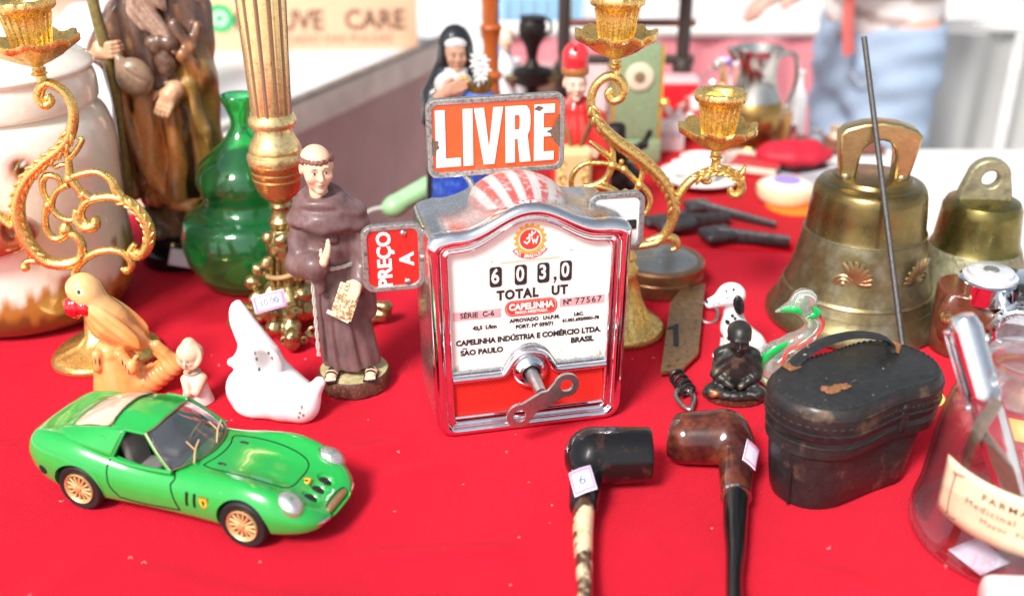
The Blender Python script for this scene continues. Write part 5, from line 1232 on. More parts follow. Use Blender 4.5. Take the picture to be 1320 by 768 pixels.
sm([(88, 238), (74, 246), (68, 258), (68, 270), (78, 280), (92, 284), (100, 280)], [.35, .3, .3, .3, .3, .3, .25], cl_, yL)
sm([(60, 262), (58, 282), (62, 300), (74, 308), (88, 300), (84, 290), (78, 296)], [.3, .35, .35, .4, .42, .35, .3], cl_, yL)
sm([(88, 300), (100, 306), (106, 318), (103, 332)], [.4, .42, .42, .4], cl_, yL); sm([(18, 292), (2, 280), (-20, 268), (-50, 262)], [.55, .5, .5, .5], cl_, yL)
sm([(55, 105), (52, 96), (50, 88)], [.5, .45, .6], cl_, yL); sm([(106, 248), (118, 256), (126, 252)], [.4, .4, .3], cl_, yL)
sm([(88, 205), (97, 196), (106, 180), (99, 178)], [.3, .3, .25, .12], cl_, yL); sm([(70, 216), (84, 212), (92, 218)], [.25, .25, .2], cl_, yL)
for p, r in (((90, 230), .55), ((63, 264), .5), ((100, 280), .45), ((84, 296), .6), ((112, 290), .55), ((163, 348), .42), ((33, 344), .5), ((178, 326), .5), ((106, 252), .42), ((62, 127), .42)):
    x, z = up(p[0], p[1], yL); ob('knop', ball((x+43.7, -.1, z), r, 14, 8), M['gold'], cl_)

# ------------------------------------------------------------------ fluted brass lamp column
lp = thing('lamp_column', 'tall fluted brass lamp column on ornate scroll feet with pink price tag', 'lamp', (-25.0, 110.4, 0))
sh = [(2.02, 24.6), (2.1, 25), (2.3, 31), (2.55, 37), (2.9, 52), (3.1, 66)]
def flu(a, r, z): c = abs(math.sin(a*6)); return 1-.10*(1-min(c*1.6, 1))**1.0
V, F = lathe(sh, 168, flu)
V = np.vstack([V]); ob('shaft', (V, F), M['brass'], lp, sharp=50)
g = []
for i in range(12):
    a = 2*math.pi*(i)/12
    ob('flute_inlay', tube([(r*.925*math.cos(a), r*.925*math.sin(a), z) for r, z in sh], [.2, .2, .22, .24, .27, .3], 6, n=2), pm('brown_inlay', (.24, .13, .08), .5) if i == 0 else bpy.data.materials['brown_inlay'], lp)
ob('ring', lathe([(1.9, 23.2), (2.35, 23.3), (2.5, 23.7), (2.5, 24.1), (2.3, 24.5), (2.0, 24.75)], 48), M['brass'], lp)
ob('vase', lathe([(2.9, 19.4), (3.05, 19.9), (2.95, 20.4), (2.65, 20.6), (2.75, 21.0), (2.5, 21.6), (2.15, 22.2), (1.95, 22.8), (1.9, 23.3)], 48), M['brass'], lp)
ob('bowl', lathe([(.9, 14.9), (1.2, 15.2), (1.9, 15.8), (2.4, 16.7), (2.6, 17.6), (2.65, 17.7), (2.5, 17.85), (2.65, 18.0), (2.75, 18.5), (2.6, 18.65), (2.8, 18.8), (2.95, 19.45)], 48), M['copper'], lp)
ob('stem', lathe([(1.6, 4), (1.5, 8.6), (1.8, 9.0), (2.0, 10), (1.8, 11), (1.15, 11.9), (1.35, 12.4), (1.5, 12.9), (1.1, 13.3), (.95, 14.2), (1.15, 14.6), (.95, 15)], 40), M['antique'], lp)
for i in range(10):
    a = 2*math.pi*i/10
    ob('reed', tube([(1.9*math.cos(a), 1.9*math.sin(a), 3), (1.75*math.cos(a), 1.75*math.sin(a), 6), (1.6*math.cos(a), 1.6*math.sin(a), 9)], [.36, .3, .3], 8), M['antique'], lp)
ob('binding', tube([(2.2*math.cos(a), 2.2*math.sin(a), 7+.35*math.cos(a)) for a in np.linspace(0, 6.28, 17)[:-1]], .28, 8, closed=True, n=2), pm('peach_band', (.62, .40, .2), .35, .5), lp)
rd = random.Random(5)
# clustered fruit and masks round the column, and three scroll feet
S = Sdf(); S.ell((0, 0, 2.4), (3.4, 3.0, 2.2), 0, .8); S.ell((0, -1.6, 3.6), (1.6, 1.2, 2.2), 0, .6)
feet = [((10.4, .8), 1.0), ((1.3, -6.4), 1.0), ((-5.9, -.4), 1.0)]
for (fx_, fy_), k in feet:
    L = math.hypot(fx_, fy_); ux, uy = fx_/L, fy_/L
    q = [(ux*1.5, uy*1.5, 4.2), (ux*L*.4, uy*L*.4, 3.4), (ux*L*.62, uy*L*.62, 1.7), (ux*L*.85, uy*L*.85, .7), (ux*L, uy*L, 1.1), (ux*L*1.03, uy*L*1.03, 2.0), (ux*L*.93, uy*L*.93, 2.3)]
    S.chain(q, [1.5, 1.3, 1.0, .75, .75, .65, .5], 0, .4)
for i, (x, y, z, r) in enumerate([(-1.0, -3.6, 3.6, 1.05), (-.9, -4.2, 1.9, 1.0), (1.3, -3.7, 3.5, .9), (-3.0, -2.0, 4.4, 1.0), (-3.6, -1.0, 5.9, .95), (-5.2, -.8, 2.6, .9), (-1.6, -1.9, 8.6, .8), (1.7, -1.7, 9.4, .9), (1.8, -2.0, 7.2, .8), (2.2, -2.6, 5.2, .9), (.2, -1.8, 11.2, .95), (-1.4, -1.1, 11.2, .7), (1.4, -1.1, 11.6, .6), (5.0, -.6, 2.9, .8), (7.0, 0, 1.8, .7), (2.6, -.8, 9.0, .8), (2.9, -.8, 7.4, .75), (-6.0, -1.2, 1.0, .95), (-2.8, -.9, 7.4, .8)]):
    S.ell((x, y, z), (r, r*.85, r*.9), 0, .25, (rd.uniform(-30, 30), rd.uniform(-30, 30), 0))
ob('base', S.mesh(.16, lambda P: (.05*np.sin(P[:, 0]*4+np.sin(P[:, 2]*3))*np.sin(P[:, 1]*4)+.03*np.sin(P[:, 2]*7+P[:, 0]*2)).astype(np.float32), zmin=0, ), M['antique'], lp, sharp=180)
for (x, y, z, rr, a0) in ((-2.4, -3.9, 3.4, .8, 40), (3.2, -4.4, 1.8, .8, 200), (2.4, -5.4, 1.3, .7, 120), (-3.0, -4.0, 1.4, .8, 0), (.5, -5.8, 1.2, .7, 300), (8.6, -.6, 1.3, .6, 40)):
    pts = [(x+rr*(1-i/16)*math.cos(R(a0+i*32)), y-.05*i, z+rr*(1-i/16)*math.sin(R(a0+i*32))) for i in range(14)]
    ob('scroll_ornament', tube(pts, list(np.linspace(.26, .14, 14)), 8, n=3), M['antique'], lp)
M['tagpaper'] = pm('lilac_tag_paper', (.80, .72, .86), .5, var=.05); M['tagpink'] = pm('pink_tag_border', (.85, .25, .50), .5); M['tagink'] = pm('blue_biro', (.12, .18, .70), .5)
def ptag(par, loc, rot, w_=3.4, h_=2.0, text='1000', bend=.25, name='price_tag', border=True, ink='tagink'):
    def f(u, v, k=0.0): x = (u-.5)*w_; return (x, (v-.5)*h_, bend*(1-(2*u-1)**2)+k)
    o = ob(name, tr(grid(lambda u, v: f(u, v), 10, 4), loc, rot), M['tagpaper'], par, sharp=180)
    md = o.modifiers.new('thickness', 'SOLIDIFY'); md.thickness = .0003
    if border:
        g = [grid(lambda u, v, e=e: f(e[0]+(e[1]-e[0])*u, e[2]+(e[3]-e[2])*v, .025), 8, 1) for e in ((.05, .95, .06, .15), (.05, .95, .85, .94), (.05, .12, .06, .94), (.88, .95, .06, .94))]
        ob('tag_border', tr(mg(*g), loc, rot), M['tagpink'], o, kind='stuff')
    if text:
        ob('tag_writing', tr(tr(txt(text, h_*.5, .01, .02), (0, 0, bend+.03)), loc, rot), M[ink], o, kind='stuff')
    return o
ptag(lp, (-.9, -5.4, 5.6), (62, -14, 6), 3.6, 1.9, '10,00')

# ------------------------------------------------------------------ bells
M['oldbronze'] = pm('weathered_bronze', (.34, .32, .20), .5, .6, .2, 1.2, bump=.08, bs=2.5, col2=(.22, .2, .12), c2s=.8)
b1 = thing('hand_bell', 'large dull brass bell with square loop handle and shell reliefs', 'bell', (39.4, 113.2, 0), -6)
pr = [(9.6, 0), (9.9, .3), (9.9, 1.0), (9.3, 1.8), (8.9, 2.6), (8.75, 3.0), (8.65, 3.0), (8.0, 4.6), (7.4, 6.6), (6.95, 8.8), (6.65, 10.6), (6.6, 10.75), (6.72, 10.85)]
ob('bell_body', lathe(pr+[(6.55, 11.0)], 96, cap=False), M['bell'], b1, sharp=40)
ob('bell_crown', lathe([(6.62, 10.9), (6.45, 11.3), (6.3, 13.2), (6.1, 15.0), (5.95, 15.7), (5.6, 16.2), (5.1, 16.35), (4.6, 16.4), (4.4, 16.6), (4.2, 16.95), (3.8, 17.05), (.01, 17.1)], 96, cap=False), M['bell_p'], b1, sharp=40)
ob('waist_ring', lathe([(8.2, 4.0), (8.35, 4.2), (8.1, 4.5)], 96, cap=False), M['bell'], b1)
ob('bell_inside', lathe([(9.6, .02), (8.2, 3), (6.5, 8), (6, 14), (.01, 15)], 64, cap=False), M['oldbronze'], b1)
hn = [(-3.6, 0), (-4.3, 4.9), (-3.6, 5.6), (-1.8, 6.2), (0, 6.4), (2.0, 6.2), (3.8, 5.6), (4.5, 4.9), (3.6, 0)]
hh = [(-2.0, 0), (-1.75, 2.6), (-1.4, 3.5), (-.6, 4.2), (.3, 4.4), (1.1, 4.2), (1.7, 3.5), (1.9, 2.6), (2.0, 0)]
ob('handle', stand(flat([hn+hh[::-1]], 2.4, .3), (0, 0, 16.8)), pm('handle_brass', (.58, .44, .2), .3, .95, .15, 1, bump=.02, bs=3), b1, sharp=50)
for x in (-3.0, 2.9): ob('handle_lug', lathe([(.9, 16.6), (1.0, 17.2), (.8, 18.0), (.3, 18.4), (.01, 18.45)], 20) if False else tr(ball((0, 0, 0), (1.0, 1.4, .9), 20, 12), (x, 0, 17.0)), M['bell'], b1)
def relief(th, z, par, k=1.0):
    rr = np.interp(z, [4.6, 6.6, 8.8, 10.6], [8.0, 7.4, 6.95, 6.65])
    g = []
    for i in range(8):
        a = R(-20+i*17); L = 1.9-.06*abs(i-4)
        g.append(tube([(.25*math.cos(a), 0, .25*math.sin(a)), (L*.6*math.cos(a+.1), -.12, L*.6*math.sin(a+.1)), (L*math.cos(a+.25), 0, L*math.sin(a+.25))], [.12, .24, .12], 7, n=3))
    for r_, q in ((.75, 0), (.45, .1)): g.append(tube([(-.5+r_*math.cos(t_), -q, -.45+r_*math.sin(t_)) for t_ in np.linspace(0, 5.5, 12)], .17, 7, n=2))
    g.append(ball((-.5, -.1, -.45), .3, 10, 6))
    o = ob('shell_relief', tr(tr(mg(*g), s=(k, 1, abs(k))), (0, 0, 0)), pm('worn_relief_brass', (.46, .38, .20), .38, .8) if 'worn_relief_brass' not in bpy.data.materials else bpy.data.materials['worn_relief_brass'], par,
       (rr*math.sin(R(th)), -rr*math.cos(R(th)), z), (14, 0, th), kind='stuff')
relief(-19, 7.4, b1, 1.35); relief(44, 7.4, b1, -1.35)
b2 = thing('hand_bell', 'smaller dull bell with round pierced lug, behind the leather camera', 'bell', (53.6, 116.5, 0), -5)
ob('bell_body', lathe([(7.4, 0), (7.5, .8), (6.8, 1.9), (6.2, 3.4), (5.6, 5.4), (5.15, 7.3), (5.0, 7.6)], 72, cap=False), M['oldbronze'], b2, sharp=40)
ob('bell_crown', lathe([(5.05, 7.55), (4.75, 8.2), (4.55, 10.2), (4.4, 11.6), (4.35, 12.2), (4.0, 12.9), (3.3, 13.2), (.01, 13.3)], 72, cap=False), pm('olive_bronze', (.22, .18, .06), .28, .95, .3, .5, bump=.01, bs=3), b2, sharp=40)
lg = [(-3.2, 0), (-2.9, 1.4), (-2.3, 3.2)]+[(2.3*math.cos(R(a)), 3.0+2.0*math.sin(R(a))) for a in range(165, -1, -15)]+[(2.7, 1.4), (3.0, 0)]
ob('lug', stand(flat([lg, circ(.95, 24, .1, 2.7)], 1.5, .25), (0, 0, 12.9)), M['oldbronze'], b2, sharp=50)
# ------------------------------------------------------------------ iron rod
p0, p1 = np.array((39.9, 95.2, .3)), np.array((37.9, 117.8, 31.0))
rd_ = ob('iron_rod', tube([tuple(p0), tuple(p1)], .3, 12, smooth=False), pm('dark_iron', (.10, .095, .09), .45, .7, .35, 5, bump=.05, bs=10), label='thin dark iron rod leaning up against the large brass bell', cat='rod')
# ------------------------------------------------------------------ brass compass box
bx = thing('brass_box', 'low round brown brass box with glass lid and inner lever, behind the candelabrum foot', 'box', (18.0, 122.3, 0))
ob('case', lathe([(5.3, 0), (5.5, .15), (5.5, 1.75), (5.42, 1.85), (5.5, 1.95), (5.55, 3.1), (5.3, 3.35), (4.7, 3.38), (4.6, 3.1), (4.6, .5), (.01, .45)], 72), pm('brown_brass', (.26, .14, .07), .3, .7, .2, 1, bump=.02, bs=4), bx, sharp=35)
ob('face', lathe([(4.55, 2.5), (.01, 2.5)], 48), pm('grey_face', (.48, .5, .46), .4), bx)
ob('glass', lathe([(4.65, 3.2), (4.65, 3.3), (.01, 3.34)], 48), pm('box_glass', (.9, .95, .93), .03, 0, 0, trans=.9, ior=1.4), bx)
ob('lever', mg(tube([(-2.5, 1.5, 2.8), (0, .5, 2.95), (2.8, 1.8, 2.8)], [.1, .22, .1], 8), ball((0, .5, 2.8), .5, 12, 8)), pm('dark_lever', (.05, .06, .05), .4, .6), bx, kind='stuff')
# ------------------------------------------------------------------ brass tag scale with hook
tg = thing('spring_balance', 'flat brass tag stamped 1 with spring, hook and ring', 'balance', (0, 0, 0))
A4 = [on(876, 384, .4), on(908, 376, .4), on(900, 461, .4), on(879, 480, .4), on(851, 484, .4), on(863, 400, .4)]
A4 = [(a[0], a[1]) for a in A4]; cx_, cy_ = A4[4]; cx_, cy_ = 17.5, 105.0
tg.location = (cx_*.01, cy_*.01, TZ*.01)
ob('plate', tr(flat([[(a-cx_, b-cy_) for a, b in A4]], .45, .06), (0, 0, .85), (2, 0, 0)), pm('brown_tag_brass', (.36, .22, .11), .38, .75, .25, 2, bump=.03, bs=6, col2=(.16, .09, .05), c2s=1.5, c2t=.6), tg)
o1 = on(871, 432, 1.1); n1 = flat([[(-.35, -2.3), (.35, -2.3), (.45, 2.3), (.1, 2.3), (-.3, 1.8), (-1.0, 1.5), (-1.0, 1.1), (-.3, 1.25)]], .08)
ob('numeral', tr(n1, (o1[0]-cx_, o1[1]-cy_, 1.12), (2, 0, -6), (.85, 1.1, 1)), M['ink'], tg)
q = on(912, 404, .6); ob('ring', tr(tube([(1.15*math.cos(a), 1.5*math.sin(a), 0) for a in np.linspace(0, 2*math.pi, 17)[:-1]], .2, 10, closed=True, n=2), (q[0]-cx_, q[1]-cy_, .7), (25, 0, 0)), M['steel'], tg)
q = on(874, 494, .8); c_ = [(q[0]-cx_+.7*math.cos(i*.9)+.1*i*.3, q[1]-cy_+1.5-i*.14, .9+.7*math.sin(i*.9)) for i in range(26)]
ob('spring', tube(c_, .22, 8, n=3), pm('black_spring', (.03, .03, .03), .35, .6), tg)
h0 = np.array(on(882, 512, .5))[:2]-np.array((cx_, cy_))
ob('hook', tube([(h0[0]-.2, h0[1]+1.5, .8), (h0[0]-.8, h0[1]+.3, .6), (h0[0]-.5, h0[1]-1.4, .5), (h0[0]+.2, h0[1]-2.4, .5), (h0[0]+.5, h0[1]-1.8, .5), (h0[0]+.9, h0[1]-.4, .5), (h0[0]+.7, h0[1]+.9, .6), (h0[0]+.1, h0[1]+1.1, .8)], .26, 10), M['steel'], tg)
# ------------------------------------------------------------------ green glass bottle
gb = thing('glass_bottle', 'squat green glass bottle with bulbous body and flared neck', 'bottle', (-31.9, 124.2, 0))
gp = [(.01, .35), (4, .3), (4.4, 0), (6.5, .4), (7.9, 2.8), (8.5, 5.4), (8.3, 7.2), (7.7, 8.6), (6.1, 9.5), (5.5, 10.2), (5.3, 11.0), (5.8, 12.3), (5.9, 13.4), (5.4, 14.8), (4.0, 16.2), (2.4, 17.6), (1.35, 19), (1.15, 20.2), (1.5, 21.4), (2.0, 22.6), (2.05, 23.0)]
gs = [(q[0], q[1], 0) for q in gp]; gs = [(q[0], q[1]) for q in spl(gs, 4)]
inn = [(max(r-.32, .01), z+(.3 if z < 1 else 0)) for r, z in gs[::-1]]
M['greenglass'] = pm('green_glass', (.10, .80, .30), .02, 0, 0, trans=.95, ior=1.45, rvar=.01, coat=.6)
M['greenglass'].node_tree.nodes['Principled BSDF'].inputs['Base Color'].default_value = (.10, .80, .30, 1)
ob('glass', lathe(gs+[(1.95, 23.1)]+inn, 72, cap=False), M['greenglass'], gb, sharp=60)
# ------------------------------------------------------------------ cream face jar
fj = thing('face_jar', 'big cream ceramic pig face jar with lid at the far left', 'jar', (-56.6, 116.6, 0), 25)
def paintjar(V):
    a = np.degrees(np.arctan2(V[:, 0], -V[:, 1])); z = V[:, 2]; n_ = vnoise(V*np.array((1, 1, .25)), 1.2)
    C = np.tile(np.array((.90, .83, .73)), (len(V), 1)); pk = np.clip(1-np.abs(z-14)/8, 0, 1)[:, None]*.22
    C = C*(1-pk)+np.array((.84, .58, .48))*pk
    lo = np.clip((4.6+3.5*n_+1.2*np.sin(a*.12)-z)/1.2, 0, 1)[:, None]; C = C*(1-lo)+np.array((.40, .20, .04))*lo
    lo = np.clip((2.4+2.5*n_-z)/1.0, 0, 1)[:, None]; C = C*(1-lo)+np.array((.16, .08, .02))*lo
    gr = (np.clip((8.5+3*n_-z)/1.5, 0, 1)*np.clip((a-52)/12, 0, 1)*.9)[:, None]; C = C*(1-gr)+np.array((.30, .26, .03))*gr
    def disc(a0, z0, ra, rz, col, soft=.3):
        nonlocal C
        q = np.sqrt(((a-a0)/ra)**2+((z-z0)/rz)**2); k = np.clip((1-q)/soft, 0, 1)[:, None]; C = C*(1-k)+np.array(col)*k
    disc(6, 20.0, 10, 1.9, (.8, .5, .42)); disc(6, 20.0, 5.5, 1.25, (.30, .06, .02)); disc(6, 20.1, 3.4, .8, (.06, .015, .01)); disc(7.5, 20.4, 1.2, .3, (.9, .9, .9), .2)
    disc(18, 4.5+2.2, 4.0, .8, (.45, .14, .08)); disc(18, 6.7, 2, .4, (.86, .66, .54)); disc(52, 8.8, 3, .7, (.4, .18, .1))
    for q in (11.2, 12, 12.7): disc(44, q, .8, .2, (.05, .03, .03))
    return C
pr = [(8, 0), (10.2, .6), (11.6, 2.6), (12.1, 6), (11.9, 11), (12.0, 16), (12.0, 20), (11.4, 22.6), (10.4, 23.8), (10.2, 24.0)]
pr = [(q[0], q[1]) for q in spl([(a, b, 0) for a, b in pr], 8)]
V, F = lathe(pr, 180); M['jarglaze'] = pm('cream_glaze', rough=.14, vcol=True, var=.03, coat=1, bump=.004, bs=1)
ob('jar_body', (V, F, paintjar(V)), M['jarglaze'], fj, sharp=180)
S = Sdf(); S.ell((-3.2, -12.1, 13.4), (5.2, 2.2, 2.7), 0, .8); S.ell((-4.4, -14.0, 13.8), (1.4, 1.2, 1.3), 0, .5, None, '-'); S.ell((-.2, -13.7, 14.0), (1.3, 1.2, 1.2), 0, .5, None, '-')
ob('snout', S.mesh(.25, colf=lambda V, C, ci: np.where((V[:, 1] < -12.9)[:, None], np.array([(.45, .10, .05)]), np.array([(.72, .35, .28)]))), M['jarglaze'], fj, sharp=180)
lid = [(10.5, 24.1), (10.9, 24.5), (10.9, 26.4), (10.6, 27.6), (11.0, 28.2), (10.4, 28.9), (8.9, 30.0), (6.5, 32), (3.5, 33.3), (.01, 33.8)]
lid = [(q[0], q[1]) for q in spl([(a, b, 0) for a, b in lid], 5)]
V, F = lathe(lid, 96); C = np.tile(np.array((.90, .84, .75)), (len(V), 1)); a = np.degrees(np.arctan2(V[:, 0], -V[:, 1]))
k = (np.abs(a-2-(V[:, 2]-29)*2) < 1.3) & (V[:, 2] > 28.8) & (V[:, 2] < 32); C[k] = (.5, .15, .08)
ob('lid', (V, F, C), M['jarglaze'], fj, sharp=180)
# ------------------------------------------------------------------ carved wooden saint
ws = thing('wooden_saint', 'tall varnished wood carving of a bearded saint holding staff and gourd', 'statue', (-42.8, 130.5, 0), 4)
ob('plinth', mg(lathe([(4.9, 0), (5.1, .3), (5.0, 1.7), (4.4, 2.0), (4.3, 2.6), (4.6, 3.0), (4.5, 3.8), (3.9, 4.2), (.01, 4.3)], 48)), pm('black_lacquer', (.012, .012, .014), .15, coat=.4, spec=.3), ws)
ptag(ws, (1.6, -5.2, 1.9), (62, 12, 0), 4.2, 2.2, '', .2, border=False)
S = Sdf(); rd = random.Random(3)
for i in range(22):
    a = rd.uniform(0, 6.28); r = rd.uniform(1.5, 3.8); S.ell((r*math.cos(a), r*math.sin(a), rd.uniform(4.2, 7.2)), (rd.uniform(.9, 1.6), rd.uniform(.9, 1.6), rd.uniform(.7, 1.4)), 0, .4, (rd.uniform(0, 90), rd.uniform(0, 90), 0))
S.cap((0, 0, 4), (0, 0, 8), 3.6, 3.2, 0, .5)
ob('rocky_foot', S.mesh(.28, zmin=4.0), pm('carved_dark_brown', (.13, .07, .045), .35, var=.5, vs=2, coat=.3, bump=.06, bs=4), ws, sharp=180)
S = Sdf()
S.cap((.2, .4, 9), (.4, .4, 24), 4.6, 4.8, 0, 1, sq=(1, 1.25, 1)); S.cap((.4, .4, 24), (.6, .4, 31), 4.9, 4.6, 0, 1, sq=(1, 1.2, 1)); S.ell((1.2, .6, 31), (5.6, 3.6, 5.0), 0, 1)
S.cap((4.6, .2, 31), (5.2, -1.4, 24.5), 2.2, 2.2, 1, 1); S.cap((5.2, -1.4, 24.5), (2.4, -4.0, 22.4), 2.0, 1.3, 1, .8); S.cap((4.8, -1, 23), (4.9, -.4, 10.5), 2.0, 2.2, 1, .8)
S.cap((-3.6, .2, 31), (-5.6, -1.4, 27), 1.8, 1.5, 2, 1); S.cap((-5.6, -1.4, 27), (-5.2, -3.2, 27.5), 1.4, 1.1, 2, .6); S.cap((-4.9, -.8, 25), (-3.4, -.4, 11), 1.3, 1.9, 2, .8)
S.cap((-1.2, -2.9, 23), (-.6, -3.4, 10), 1.3, 1.8, 3, .6); S.cap((2.0, -3.2, 21), (1.2, -4.3, 10), .8, 1.2, 3, .4); S.chain([(4.2, -3.6, 23.5), (5.6, -3.6, 18), (5.9, -3.2, 12), (4.6, -3.8, 9.6)], [1.0, .8, .7, .9], 1, .3); S.chain([(-3.9, -2.6, 26), (-3.6, -3.6, 20), (-2.0, -4.4, 13), (.4, -4.9, 9.2)], [.7, .6, .6, .7], 2, .3); S.chain([(-4.6, -1.6, 25), (-4.9, -2.4, 17), (-4.1, -3.2, 10)], [.7, .6, .7], 2, .3); S.chain([(4.6, -3.8, 9.6), (2.6, -4.8, 8.7), (.6, -5.0, 9.0)], [.5, .5, .5], 3, .25); S.chain([(5.9, -2.4, 30), (4.2, -4.0, 27), (5.6, -3.4, 24.5)], [.7, .6, .6], 2, .3); S.chain([(3.4, -3.6, 30.5), (5.2, -3.6, 28.0)], [.6, .5], 2, .3)
def wf_(P):
    a = np.arctan2(P[:, 0], -P[:, 1]); z = P[:, 2]
    return (.26*np.sin(a*6+1.7*np.sin(z*.28)+z*.16)+.12*np.sin(a*13-z*.35)+.12*np.sin(z*.9+a*7)).astype(np.float32)
def wcl(V, C, ci):
    a = np.arctan2(V[:, 0], -V[:, 1])[:, None]; z = V[:, 2:3]
    n_ = vnoise(V*np.array((1, 1, .35)), .7)[:, None]; m_ = vnoise(V*np.array((1, 1, .3))+30, 1.5)[:, None]
    base = np.array([(.09, .035, .018), (.30, .17, .03), (.34, .13, .03), (.50, .19, .05)])[ci]
    top = np.clip((z-25)/5, 0, 1); base = base*(1-top)+np.array((.16, .085, .06))*top
    C = base*(.5+.9*n_); hi = np.clip((m_-.62)*4, 0, 1)*.55; C = C*(1-hi)+np.array((.66, .32, .12))*hi
    dk = np.clip((.38-m_)*4, 0, 1)*.6; return C*(1-dk)+np.array((.03, .018, .015))*dk
ob('robe', S.mesh(.24, wf_, colf=wcl, zmin=6.8), M['vcw'], ws, sharp=180)
S = Sdf(); T, Mx, c = head(S, (.6, -2.0, 38.2), 3.4, yaw=6, neck=1.2)
ob('head', S.mesh(.16, colf=lambda V, C, ci: paint(V, np.tile(np.array((.62, .36, .22)), (len(V), 1)), c, 3.4, Mx)), M['vcw'], ws, sharp=180)
S = Sdf()
for i, (x, z, r) in enumerate(((-.6, 34.6, 1.5), (.6, 34.2, 1.7), (1.9, 34.4, 1.5), (.2, 31.6, 1.4), (1.5, 30.8, 1.5), (2.6, 29.3, 1.0), (3.0, 28.0, .6), (-.8, 32.4, .9))): S.ell((x, -4.1, z), (r*.7, .9, r*1.5), 0, .5, (0, -22, 0))
ob('beard', S.mesh(.14, lambda P: (.16*np.sin(P[:, 0]*4.2+P[:, 2]*1.9+np.sin(P[:, 2]))).astype(np.float32)), pm('pale_carved_beard', (.42, .27, .2), .3, var=.4, vs=2, coat=.4, bump=.05, bs=4), ws, sharp=180)
ob('staff', tube([(-4.6, -3.9, 9), (-4.1, -4.1, 20), (-4.4, -4.5, 27.6), (-5.0, -4.6, 34), (-5.4, -4.6, 46)], [.7, .6, .7, .65, .7], 10), pm('olive_staff', (.20, .15, .04), .3, var=.4, coat=.4), ws)
S = Sdf(); hand(S, (-4.6, -4.8, 27.9), (1, -.35, .15), (.1, .1, 1), (.2, 1, 0), 4.6, 0, .55, 1); S.cap((-5.6, -3.4, 27.3), (-5.0, -4.4, 27.6), 1.0, .9, 0, .3)
ob('staff_hand', S.mesh(.13, cols=[(.66, .38, .22)]), M['vcw'], ws, sharp=180)
S = Sdf(); hand(S, (1.9, -5.4, 22.0), (-.4, -.3, -.85), (.9, -.2, -.3), (0, .9, .2), 4.6, 0, .35, -1); S.cap((2.8, -4.4, 23.2), (2.2, -5.0, 22.6), 1.1, .95, 0, .3)
ob('lowered_hand', S.mesh(.13, cols=[(.66, .38, .22)]), M['vcw'], ws, sharp=180)
S = Sdf(); S.ell((-1.3, -5.6, 25.0), (2.1, 1.3, 2.3), 0, .2, (0, -20, 0)); S.ell((-1.0, -6.9, 25.4), (2.8, .25, .2), 0, .15, (0, 38, 0), '-'); S.cap((-2.6, -5.2, 26.3), (-3.0, -5.0, 27.2), .9, .5, 0, .4)
ob('gourd', S.mesh(.13), pm('brown_gourd', (.26, .17, .11), .35, var=.3, coat=.3, bump=.03, bs=4), ws, sharp=180)
S = Sdf(); 
for i in range(12): S.ell((rd.uniform(.8, 3.0), -4.4, rd.uniform(25.6, 29)), rd.uniform(.6, 1.0), 0, .3)
ob('carved_tassels', S.mesh(.18), bpy.data.materials['carved_dark_brown'], ws, sharp=180)
# ------------------------------------------------------------------ binocular case
bc = thing('binocular_case', 'black leather binocular case with worn lid and carrying strap', 'case', (29.3, 80.8, 0), 29)
def sta(L, W, con=0.0, n=14):
    "rounded outline with a waist on the near long side"
    r = W/2; P = []
    for i in range(n+1): a = R(-90+180*i/n); P.append((L/2-r+r*math.cos(a), r*math.sin(a)))
    for i in range(1, 10): P.append((L/2-r-(L-2*r)*i/10, r))
    for i in range(n+1): a = R(90+180*i/n); P.append((-L/2+r+r*math.cos(a), r*math.sin(a)))
    for i in range(1, 10): P.append((-L/2+r+(L-2*r)*i/10, -r))
    return [(x, y+con*math.exp(-((x-.8)/(L*.16))**2)*(1 if y < 0 else -.35)) for x, y in P]
def stack(secs):
    V, F = [], []; n = None
    for L, W, con, z, dx_ in secs:
        o = sta(L, W, con); n = len(o); V += [(x+dx_, y, z) for x, y in o]
    for j in range(len(secs)-1):
        for i in range(n): k = (i+1) % n; F.append([j*n+i, j*n+k, (j+1)*n+k, (j+1)*n+i])
    F.append(list(range(n))[::-1]); F.append([(len(secs)-1)*n+i for i in range(n)]); return (np.array(V), F)
M['leather'] = pm('black_leather', (.02, .019, .019), .34, var=.4, vs=1.2, bump=.09, bs=7, col2=(.13, .08, .05), c2s=.22, c2t=.61, c2w=.06, coat=.3, crough=.2, rvar=.15, spec=.3)
M['leathertop'] = pm('scuffed_black_leather', (.022, .023, .024), .42, var=.4, vs=1.5, bump=.05, bs=9, col2=(.34, .28, .22), c2s=1.3, c2t=.68, c2w=.02, coat=.1, crough=.3, rvar=.15, spec=.3)
ob('case_body', stack([(13.2, 6.4, .1, 0, -.6), (13.4, 7.0, .12, .35, -.6), (14.1, 7.2, .15, 2.5, -.6), (15.0, 7.6, .25, 5.4, -.4), (15.6, 7.8, .3, 6.3, -.2)]), M['leather'], bc, sharp=50)
ob('case_band', stack([(16.4, 8.6, .4, 5.6, 0), (16.3, 8.9, .4, 5.8, 0), (16.3, 8.9, .4, 7.0, 0), (16.5, 8.7, .4, 7.15, 0)]), M['leather'], bc, sharp=50)
ld = ob('lid', stack([(16.4, 9.0, .45, 7.2, 0), (16.7, 9.3, .45, 7.4, 0), (16.7, 9.3, .45, 9.4, 0), (16.5, 9.1, .45, 9.85, 0), (16.0, 8.6, .45, 10.15, 0)]), M['leather'], bc, sharp=50)
ob('lid_top', stack([(16.0, 8.6, .45, 10.1, 0), (15.5, 8.1, .45, 10.35, 0)]), M['leathertop'], ld, sharp=50)
for L, W, z in ((16.7, 9.32, 9.35), (16.7, 9.32, 7.9), (16.3, 8.92, 6.6)):
    ob('stitched_seam', tube([(x, y, z) for x, y in sta(L, W, .45)], .11, 6, closed=True, n=1), M['leather'], bc)
